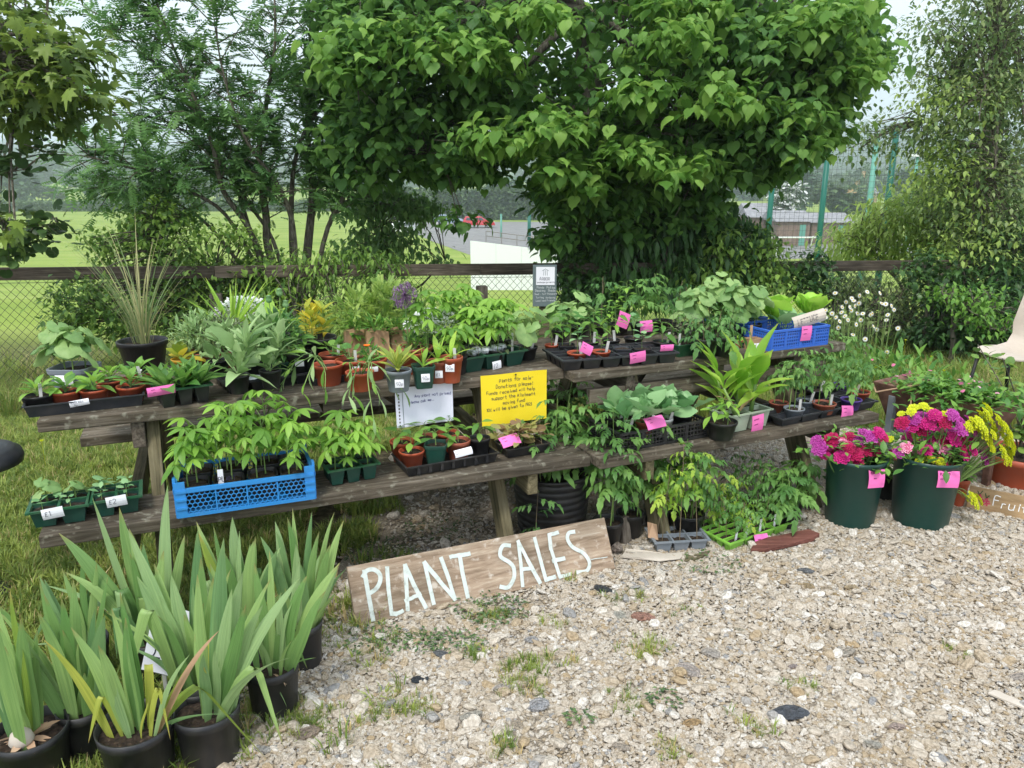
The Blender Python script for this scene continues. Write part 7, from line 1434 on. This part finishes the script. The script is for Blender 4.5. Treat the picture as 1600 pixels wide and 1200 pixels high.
# daisies
p = atd(1360, 560, 5.7); t = thing('daisy_clump', 'clump of tall white oxeye daisies growing in the grass by the fence', 'flowers', (p.x, p.y, gz(p.x, p.y))); b = MB(); rr = random.Random(9); hd = []
for (hx, hy) in ((1355, 456), (1343, 462), (1305, 458), (1331, 466), (1334, 470), (1342, 474), (1328, 480), (1330, 485), (1300, 490), (1306, 496), (1315, 488), (1320, 494), (1312, 502), (1325, 500), (1340, 490), (1348, 490), (1384, 475), (1393, 478), (1397, 484), (1363, 490), (1387, 492), (1385, 500), (1365, 510), (1370, 515), (1403, 513), (1333, 523), (1352, 530), (1386, 550), (1290, 485), (1360, 492), (1290, 496), (1316, 480), (1336, 478), (1378, 474), (1375, 458), (1322, 472), (1345, 500), (1310, 512), (1338, 507)):
    q = atd(hx, hy, 5.7 + rr.uniform(-.3, .3)) - Vector(t.location); base = Vector((q.x * .75, q.y * .7, -.02)); b.tube([base, base.lerp(q, .6) + Vector((rr.uniform(-.02, .02), 0, 0)), q], [.0022, .002, .0016], 4, False); hd.append(q)
st = part('stems', b, 'stem_green', t, kind='stuff'); dm = MB()
for k in range(13): v, f = strip(.34, (.5, 1, .9, .3), .12, 0, L=.022, ang=k * 2 * pi / 13, pitch=.12); dm.add(v, f)
dme = dm.mesh('daisy_mesh', 'flower_white'); cme = MB().lathe([(.001, .006), (.005, .005), (.0075, .001), (.0075, -.001)], 10).mesh('daisy_centre', 'bloom_centre')
for q in hd:
    o = link('flower_head', dme, st); z = Vector((rr.uniform(-1.2, .8), -.7, rr.uniform(-.1, 1.2))); o.matrix_basis = Matrix.Translation(q) @ z.to_track_quat('Z', 'Y').to_matrix().to_4x4() @ Matrix.Scale(.86, 4); link('centre', cme, st).matrix_basis = o.matrix_basis.copy()
r_ = np.random.RandomState(6); n = 900; scatter_mesh('leaves', 'slim', np.stack([r_.normal(0, .34, n), r_.normal(0, .2, n), r_.uniform(0, .42, n)], 1), r_.normal(size=(n, 3)) * .5 + [0, 0, 1], r_.uniform(.05, .13, n), 'leaf_green', t)
# ferns
for i, (px, py, s) in enumerate(((1520, 520, .32), (1480, 545, .26), (1555, 540, .3))):
    p = onz(px, py + 10, -.05); p.y = min(p.y, 6.6); p.x = (px - 800) / FPX * (p.y * cos(PITCH) + 1.6 * sin(PITCH)); t = thing('fern', ('fern with upright fronds under the dark undergrowth at right', 'smaller fern in the grass left of the others', 'fern partly behind the beige chair')[i], 'fern', (p.x, p.y, gz(p.x, p.y)), 0, 'ferns in the grass'); rosette(t, ('fern',), 'leaf_willow', (0, 0, 0), 11, s * .8, s, 700 + i, 80, 30, name='crown')
# yellow buttercups
mb = MB()
for i, (px, py) in enumerate(((1368, 575), (1415, 532), (1455, 558), (1375, 572), (1475, 580), (1440, 545), (255, 700), (65, 690))): q = onz(px, py, .18); mb.lathe([(.001, 0), (.009, .004), (.011, .009)], 6, tuple(q)); mb.tube([(q.x, q.y, .0), tuple(q)], .0012, 3, False)
tag(part('buttercups', mb, 'flower_yellow', None, kind='stuff'), 'tiny yellow buttercups dotted in the rough grass', 'flowers')

# ---------------------------------------------------------------- irises in black pots
def irispot(label, px, pyr, rpx, h, tips, yellow=False, dry=0, bulb=False, seed=0, base_h=None, r=None):
    p = onz(px, pyr, h); r = r or rpx * mpp(p); t = thing('iris_pot', label, 'potted iris', (p.x, p.y, 0), 0, 'black pots of iris'); part('pot', MB().lathe([(.001, .001), (r * .80, .001), (r * .82, .008), (r * .93, h * .80), (r * .965, h * .81), (r * 1.0, h), (r * .955, h), (r * .90, h * .7)], 40), 'black_plastic', t, smooth=True); soil(t, r * .91, h * .86, seed=seed)
    rr = random.Random(seed + 5); tips = list(tips)
    for k in range(3 if yellow else (9 if not bulb else 4)):
        q = rr.choice(tips[:max(3, len(tips))]); tips.append((q[0] + rr.uniform(-60, 60), q[1] + rr.uniform(10, 90), rr.uniform(-.10, .08), rr.uniform(.028, .046), rr.uniform(.06, .2)))
    for i, tp in enumerate(tips):
        tx, ty = tp[0], tp[1]; dy = tp[2] if len(tp) > 2 else rr.uniform(-.10, .10); wd = tp[3] if len(tp) > 3 else rr.uniform(.028, .042); bend = tp[4] if len(tp) > 4 else rr.uniform(.02, .09)
        tip = atd(tx, ty, p.y + dy) - Vector((p.x, p.y, 0)); bs_ = Vector((max(-r * .6, min(r * .6, tip.x * .35)) + rr.uniform(-.012, .012), max(-r * .5, min(r * .5, dy * .4)) + rr.uniform(-.012, .012), h * .84)); L_ = (tip - bs_).length
        # a sword leaf: flat blade, widest in its lower half, keeled, bending outwards
        folded = i > 4 and rr.random() < .10; fold_d = Vector((rr.choice((-1, 1)) * .22, rr.uniform(-.15, .05), 0)) * L_
        n = 14; side = Vector((rr.uniform(.75, 1), rr.uniform(-.6, .6), 0)).normalized(); out = (tip - bs_); out.z = 0; ctrl = bs_.lerp(tip, .5) + Vector((0, 0, L_ * bend)) - out * .18; vs = []; prof = (.55, .72, .85, .94, 1, 1.02, 1.01, .98, .92, .84, .74, .61, .45, .26, .02)
        for k in range(n + 1):
            s = k / n; c = bs_ * (1 - s) ** 2 + ctrl * 2 * s * (1 - s) + tip * s * s; c = c + (fold_d * (s - .6) * 1.4 - Vector((0, 0, (s - .6) * 2.3 * L_)) if folded and s > .6 else Vector()) + Vector((sin(s * 5 + i) * .004, 0, 0)); hw = wd / 2 * prof[k] * min(1, L_ / .35); kk = side.cross((tip - bs_).normalized()) * hw * .25
            vs += [c - side * hw, c + kk, c + side * hw]
        b = MB().add(vs, [(3 * k + j, 3 * k + j + 1, 3 * k + j + 4, 3 * k + j + 3) for k in range(n) for j in (0, 1)]); mt = 'leaf_dry' if i < dry else ('leaf_iris_yellow' if (yellow and rr.random() < .4) or rr.random() < .05 else ('leaf_iris_blue' if rr.random() < .4 else 'leaf_iris'))
        o = part('leaf', b, mt, t, smooth=True); at = o.data.attributes.new('along', 'FLOAT', 'POINT'); at.data.foreach_set('value', [k / n * (1.0 if rr.random() < 2 else 1) for k in range(n + 1) for _ in range(3)]); at = o.data.attributes.new('across', 'FLOAT', 'POINT'); at.data.foreach_set('value', [j_ * .5 for k in range(n + 1) for j_ in range(3)])
    if bulb:
        q = MB().lathe([(.001, 0), (.022, .004), (.03, .02), (.024, .04), (.008, .055), (.001, .06)], 14, (.0, -.035, h * .84)); part('rhizome', q, 'cardboard', t, smooth=True)
        for k in range(12): a = rr.uniform(0, 6.28); leafobj(t, 'long', 'leaf_dry', (0, -.01, h * .87), (cos(a), sin(a), rr.uniform(.1, .8)), rr.uniform(.05, .09), rr.uniform(-1, 1))
    for k in range(2): a = rr.uniform(0, 6.28); leafobj(t, 'narrow', 'leaf_dry', (cos(a) * r * .2, sin(a) * r * .5, h * .87), (cos(a), sin(a), rr.uniform(-.1, .3)), rr.uniform(.05, .08), rr.uniform(-1, 1))
    return t
irispot('black iris pot cut by the left edge, with a bare pale rhizome', 46, 1138, 55, .165, [(18, 921, .02), (-10, 925, .05), (31, 965, .0), (5, 1010, -.02), (45, 1000, .05), (-30, 980, 0), (12, 1075, -.05), (60, 985, .08)], bulb=True, seed=1)
irispot('black iris pot behind the left pots with long arching blue green leaves', 128, 1100, 38, .16, [(0, 996, -.05, .055, .12), (-8, 940, 0, .05, .1), (60, 907, .03), (66, 928, .02), (95, 935, .0), (88, 1000, -.03), (120, 960, .05), (150, 950, .06), (27, 985, -.05, .05, .1), (112, 905, .05)], seed=2)
irispot('black iris pot with yellowing narrow leaves and dried tips in the front row', 211, 1128, 58, .165, [(345, 985, -.04, .022, .04), (298, 1022, -.06, .02, .05), (167, 1040, -.06, .03, .08), (151, 1008, -.08, .042, .02), (66, 998, -.05, .042, .05), (112, 980, -.02, .04), (190, 925, .05), (238, 965, .02, .025), (195, 965, .0, .03), (268, 1018, -.04, .02), (230, 1095, -.06, .02), (175, 950, .02), (325, 1010, -.02, .02), (200, 1000, -.05, .022)], yellow=True, dry=1, seed=3)
irispot('black iris pot with broad green fan standing right in the front row', 322, 1103, 51, .165, [(352, 841, .04, .05, .01), (381, 892, .02, .045), (422, 903, .03), (467, 901, .02, .045, .03), (452, 1028, -.08, .04, .22), (320, 1042, -.06, .026), (338, 1015, -.05, .03), (306, 990, -.02, .03), (410, 945, .0, .04), (360, 920, .0, .045), (455, 998, -.04, .035, .1), (385, 945, -.03, .04), (345, 930, .03)], seed=4)
irispot('black iris pot hidden behind the broad green fan', 310, 1062, 44, .16, [(201, 826, .05, .05), (268, 897, .02), (300, 912, .05), (306, 830, .08, .045), (313, 870, .05), (250, 930, .0), (290, 960, .0, .05), (215, 900, .03, .055), (240, 880, .06)], seed=5)
irispot('black iris pot with a drooping brown leaf at the right of the front group', 424, 1035, 42, .165, [(511, 923, -.02, .045), (532, 879, .02, .045, .04), (455, 1000, -.04), (477, 900, .02, .045, .2), (420, 860, .05), (470, 870, .05), (400, 880, .05), (440, 925, .0), (385, 905, .03), (446, 1105, -.08, .022, .3), (500, 950, .0)], seed=6)
irispot('black iris pot at the far right of the iris group with tall upright leaves', 470, 970, 33, .165, [(539, 813, .02, .035, .03), (523, 800, .08, .02), (486, 800, .05, .024), (455, 794, .05, .03), (448, 808, .02), (408, 838, .0), (518, 850, .0, .04, .05), (500, 830, .03), (485, 813, .1, .02), (460, 850, .0), (430, 830, .05), (530, 880, -.03, .04)], seed=7)
irispot('black iris pot in the middle of the back row with brown tipped leaves', 375, 985, 36, .16, [(365, 808, .03, .045, .08), (311, 833, .05), (332, 821, .06, .02), (372, 829, .02), (398, 838, .05), (350, 860, .0), (330, 880, .0), (308, 815, .08), (390, 850, .0), (285, 850, .05), (415, 820, .08)], seed=8)
irispot('black iris pot at the back with the tallest sword leaves', 240, 990, 40, .16, [(264, 758, .05, .055, .0), (187, 793, .03, .055, .0), (143, 778, .03, .06, .01), (90, 833, .0, .055, .05), (201, 826, .0, .055, .0), (290, 835, .05), (160, 860, .0, .05), (225, 850, .0, .06), (255, 860, -.03, .05), (120, 880, .0)], seed=9)
irispot('black iris pot at the back left of the iris group', 130, 1000, 36, .16, [(100, 890, .05), (70, 905, .05), (60, 900, .03), (125, 870, .05), (150, 880, .02), (170, 900, .0), (45, 925, .0), (110, 930, -.03)], seed=10)
# price sheet among the irises
p = onz(250, 1085, .06); t = thing('iris_price_sheet', 'white handwritten price sheet reading 3 pounds stuck among the iris leaves', 'price sheet', p + Vector((-.035, -.02, .10)), R(-3)); u = mpp(p)
cu = lambda a, b: .004 * sin(a * 30); s = sheet(t, 'sheet', 70 * u, 105 * u, 'paper', cu, nx=5, nz=6, M=Matrix.Rotation(-R(14), 4, 'X') @ Matrix.Rotation(R(12), 4, 'Y')); write(s, [('£3', 12 * u, 22 * u, 24 * u, 2 * u), ('Iris', 12 * u, 76 * u, 18 * u, 1.6 * u), ('~~~~', 10 * u, 58 * u, 11 * u, 1.4 * u)], 'ink', cu)
sp2 = MB().box(30 * u, 36 * u, .006, .01, -.16, .02); part('stick', sp2, 'white_plastic', t)

# ---------------------------------------------------------------- distinct stones on the gravel
m, nt, N, L, bs = newmat('plain_stone'); oi = N.new('ShaderNodeObjectInfo'); tc = N.new('ShaderNodeTexCoord'); no = N.new('ShaderNodeTexNoise'); no.inputs['Scale'].default_value = 3; no.inputs['Detail'].default_value = 8; L.new(tc.outputs['Object'], no.inputs[0]); mm = N.new('ShaderNodeMix'); mm.data_type = 'RGBA'; mm.blend_type = 'MULTIPLY'; mm.inputs[0].default_value = .8
rp = ramp(N, [(.3, (.55, .5, .45)), (.65, (1.1, 1.08, 1.05))]); L.new(no.outputs[0], rp.inputs[0]); L.new(oi.outputs['Color'], mm.inputs[6]); L.new(rp.outputs[0], mm.inputs[7]); L.new(mm.outputs[2], bs.inputs['Base Color']); bs.inputs['Roughness'].default_value = .85; bp = N.new('ShaderNodeBump'); bp.inputs['Distance'].default_value = .2; L.new(no.outputs[0], bp.inputs['Height']); L.new(bp.outputs[0], bs.inputs['Normal']); MATS['plain_stone'] = m
rocks = [rockmesh(40 + s, 'plain_stone', 1, .5) for s in range(6)]
for i, (px, py, wpx, col, lab) in enumerate(((1005, 966, 34, (.50, .27, .20), 'pinkish brick coloured stone on the gravel right of the PLANT SALES board'), (735, 1122, 38, (.66, .58, .50), 'large pale cream stone near the bottom middle of the gravel'), (840, 1103, 34, (.52, .53, .55), 'light grey speckled stone right of the large cream one'), (1075, 1050, 36, (.58, .52, .47), 'pale pinkish boulder shaped stone at centre right'),
      (1230, 1116, 58, (.15, .17, .20), 'flat dark slate lying on the gravel'), (656, 1062, 30, (.07, .09, .11), 'dark blue grey flat stone below the board'), (690, 1024, 26, (.30, .32, .34), 'grey angular stone below the left part of the board'), (942, 923, 30, (.10, .11, .12), 'black flint at the right end of the board'),
      (1258, 893, 26, (.30, .32, .34), 'blue grey stone at the head of the group of bigger stones'), (1260, 918, 22, (.55, .42, .24), 'ochre stone below the blue grey one'), (1288, 922, 22, (.56, .46, .32), 'tan rounded stone in the group of bigger stones'), (1330, 920, 26, (.60, .48, .30), 'tan elongated stone at the right of the group'), (1304, 930, 18, (.55, .40, .2), 'small orange ochre stone in the middle of the group'),
      (1470, 910, 28, (.60, .54, .47), 'pale flat stone at right on the gravel'), (1112, 1022, 30, (.62, .56, .50), 'cream wedge shaped stone left of the boulder'), (1320, 1020, 34, (.62, .55, .46), 'flat cream stone at right centre'), (1400, 1135, 28, (.60, .48, .42), 'pinkish pale stone near the bottom right'), (1363, 1163, 30, (.64, .58, .50), 'long pale stone near the bottom edge'),
      (1590, 1060, 30, (.60, .53, .46), 'pale stone at the right picture edge'), (1240, 1042, 20, (.55, .47, .45), 'mauve grey stone in the middle of the gravel'), (830, 1000, 22, (.75, .73, .70), 'bright white stone below the board'), (480, 1148, 36, (.45, .36, .28), 'brown half sunk stone beside the iris pots'), (408, 1172, 32, (.62, .60, .56), 'light stone right of the front iris pot'), (1156, 985, 20, (.62, .56, .42), 'cream upright chip of stone'),
      (970, 1168, 26, (.60, .52, .42), 'tan stone at the bottom middle'), (1080, 1132, 30, (.58, .40, .20), 'orange ochre stone near the bottom centre'), (968, 962, 24, (.66, .60, .52), 'pale stone left of the pinkish brick coloured one'), (1205, 1115, 16, (.5, .35, .18), 'small rusty stone beside the slate'), (785, 1075, 28, (.60, .55, .50), 'pale grey stone above the large cream one'))):
    p = onz(px, py, .01); w = wpx * mpp(p) / 2 * 1.1; o = link('stone', rocks[i % 6], None, (p.x, p.y, .006 + w * .22)); o.scale = (w, w * .8, w * (.75 if 'flat' not in lab and 'slate' not in lab else .28)); o.rotation_euler = (rng.uniform(-.2, .2), rng.uniform(-.2, .2), rng.uniform(-.6, .6)); o.color = c4(tuple(min(.85, q * (1.4 if col[0] > .4 else 1)) for q in col)); tag(o, lab, 'stone')
p = onz(963, 868, 0); o = link('carved_stone', rocks[2], None, (p.x, p.y, .035)); o.scale = (.028, .028, .065); o.color = (.5, .42, .36, 1); tag(o, 'small upright pale pink stone standing beside the tomato pot', 'stone')
p = onz(985, 850, 0); t = thing('wooden_peg', 'short grey wooden stump leaning by the grey cell tray', 'wood', p); part('wood', MB().bar((-.02, 0, 0), (-.035, .02, .12), .05, .03), 'post_wood', t, bevel=.004)
# low weeds creeping in the gravel
for i, (px, py, rp_, n, lab) in enumerate(((765, 960, 60, 260, 'low creeping weeds spreading under the middle of the board'), (1108, 888, 48, 170, 'low dark green weed before the driftwood'), (665, 1010, 34, 120, 'leafy weed below the left half of the board'), (720, 1010, 40, 140, 'leafy weed with toothed leaves below the letter N'), (1035, 1100, 26, 60, 'small dark weed at the bottom centre of the gravel'), (905, 1130, 22, 50, 'small weed right of the grey speckled stone'), (590, 1010, 50, 200, 'patch of weeds at the left foot of the board'), (600, 870, 60, 220, 'weeds growing under the bench in the shade'), (690, 830, 60, 200, 'weeds in the dark soil under the table'), (1340, 680, 30, 60, 'small weeds in the gravel below the right bench end'))):
    p = onz(px, py, 0); u = mpp(p) * rp_; r_ = np.random.RandomState(i + 800); t = thing('weed', lab, 'weed', (p.x, p.y, 0), 0, 'weeds in the gravel'); a = r_.uniform(0, 6.28, n); q = np.sqrt(r_.rand(n)) * u; scatter_mesh('foliage', 'simple', np.stack([q * np.cos(a), q * np.sin(a) * .8, r_.uniform(.008, .035, n)], 1), np.stack([np.cos(a) + r_.normal(0, .6, n), np.sin(a) + r_.normal(0, .6, n), r_.uniform(-.1, .5, n)], 1), r_.uniform(.008, .02, n), 'leaf_weed', t)
    part('stem', MB().tube([(0, 0, -.005), (0, 0, .02)], .003, 5), 'stem_green', t)
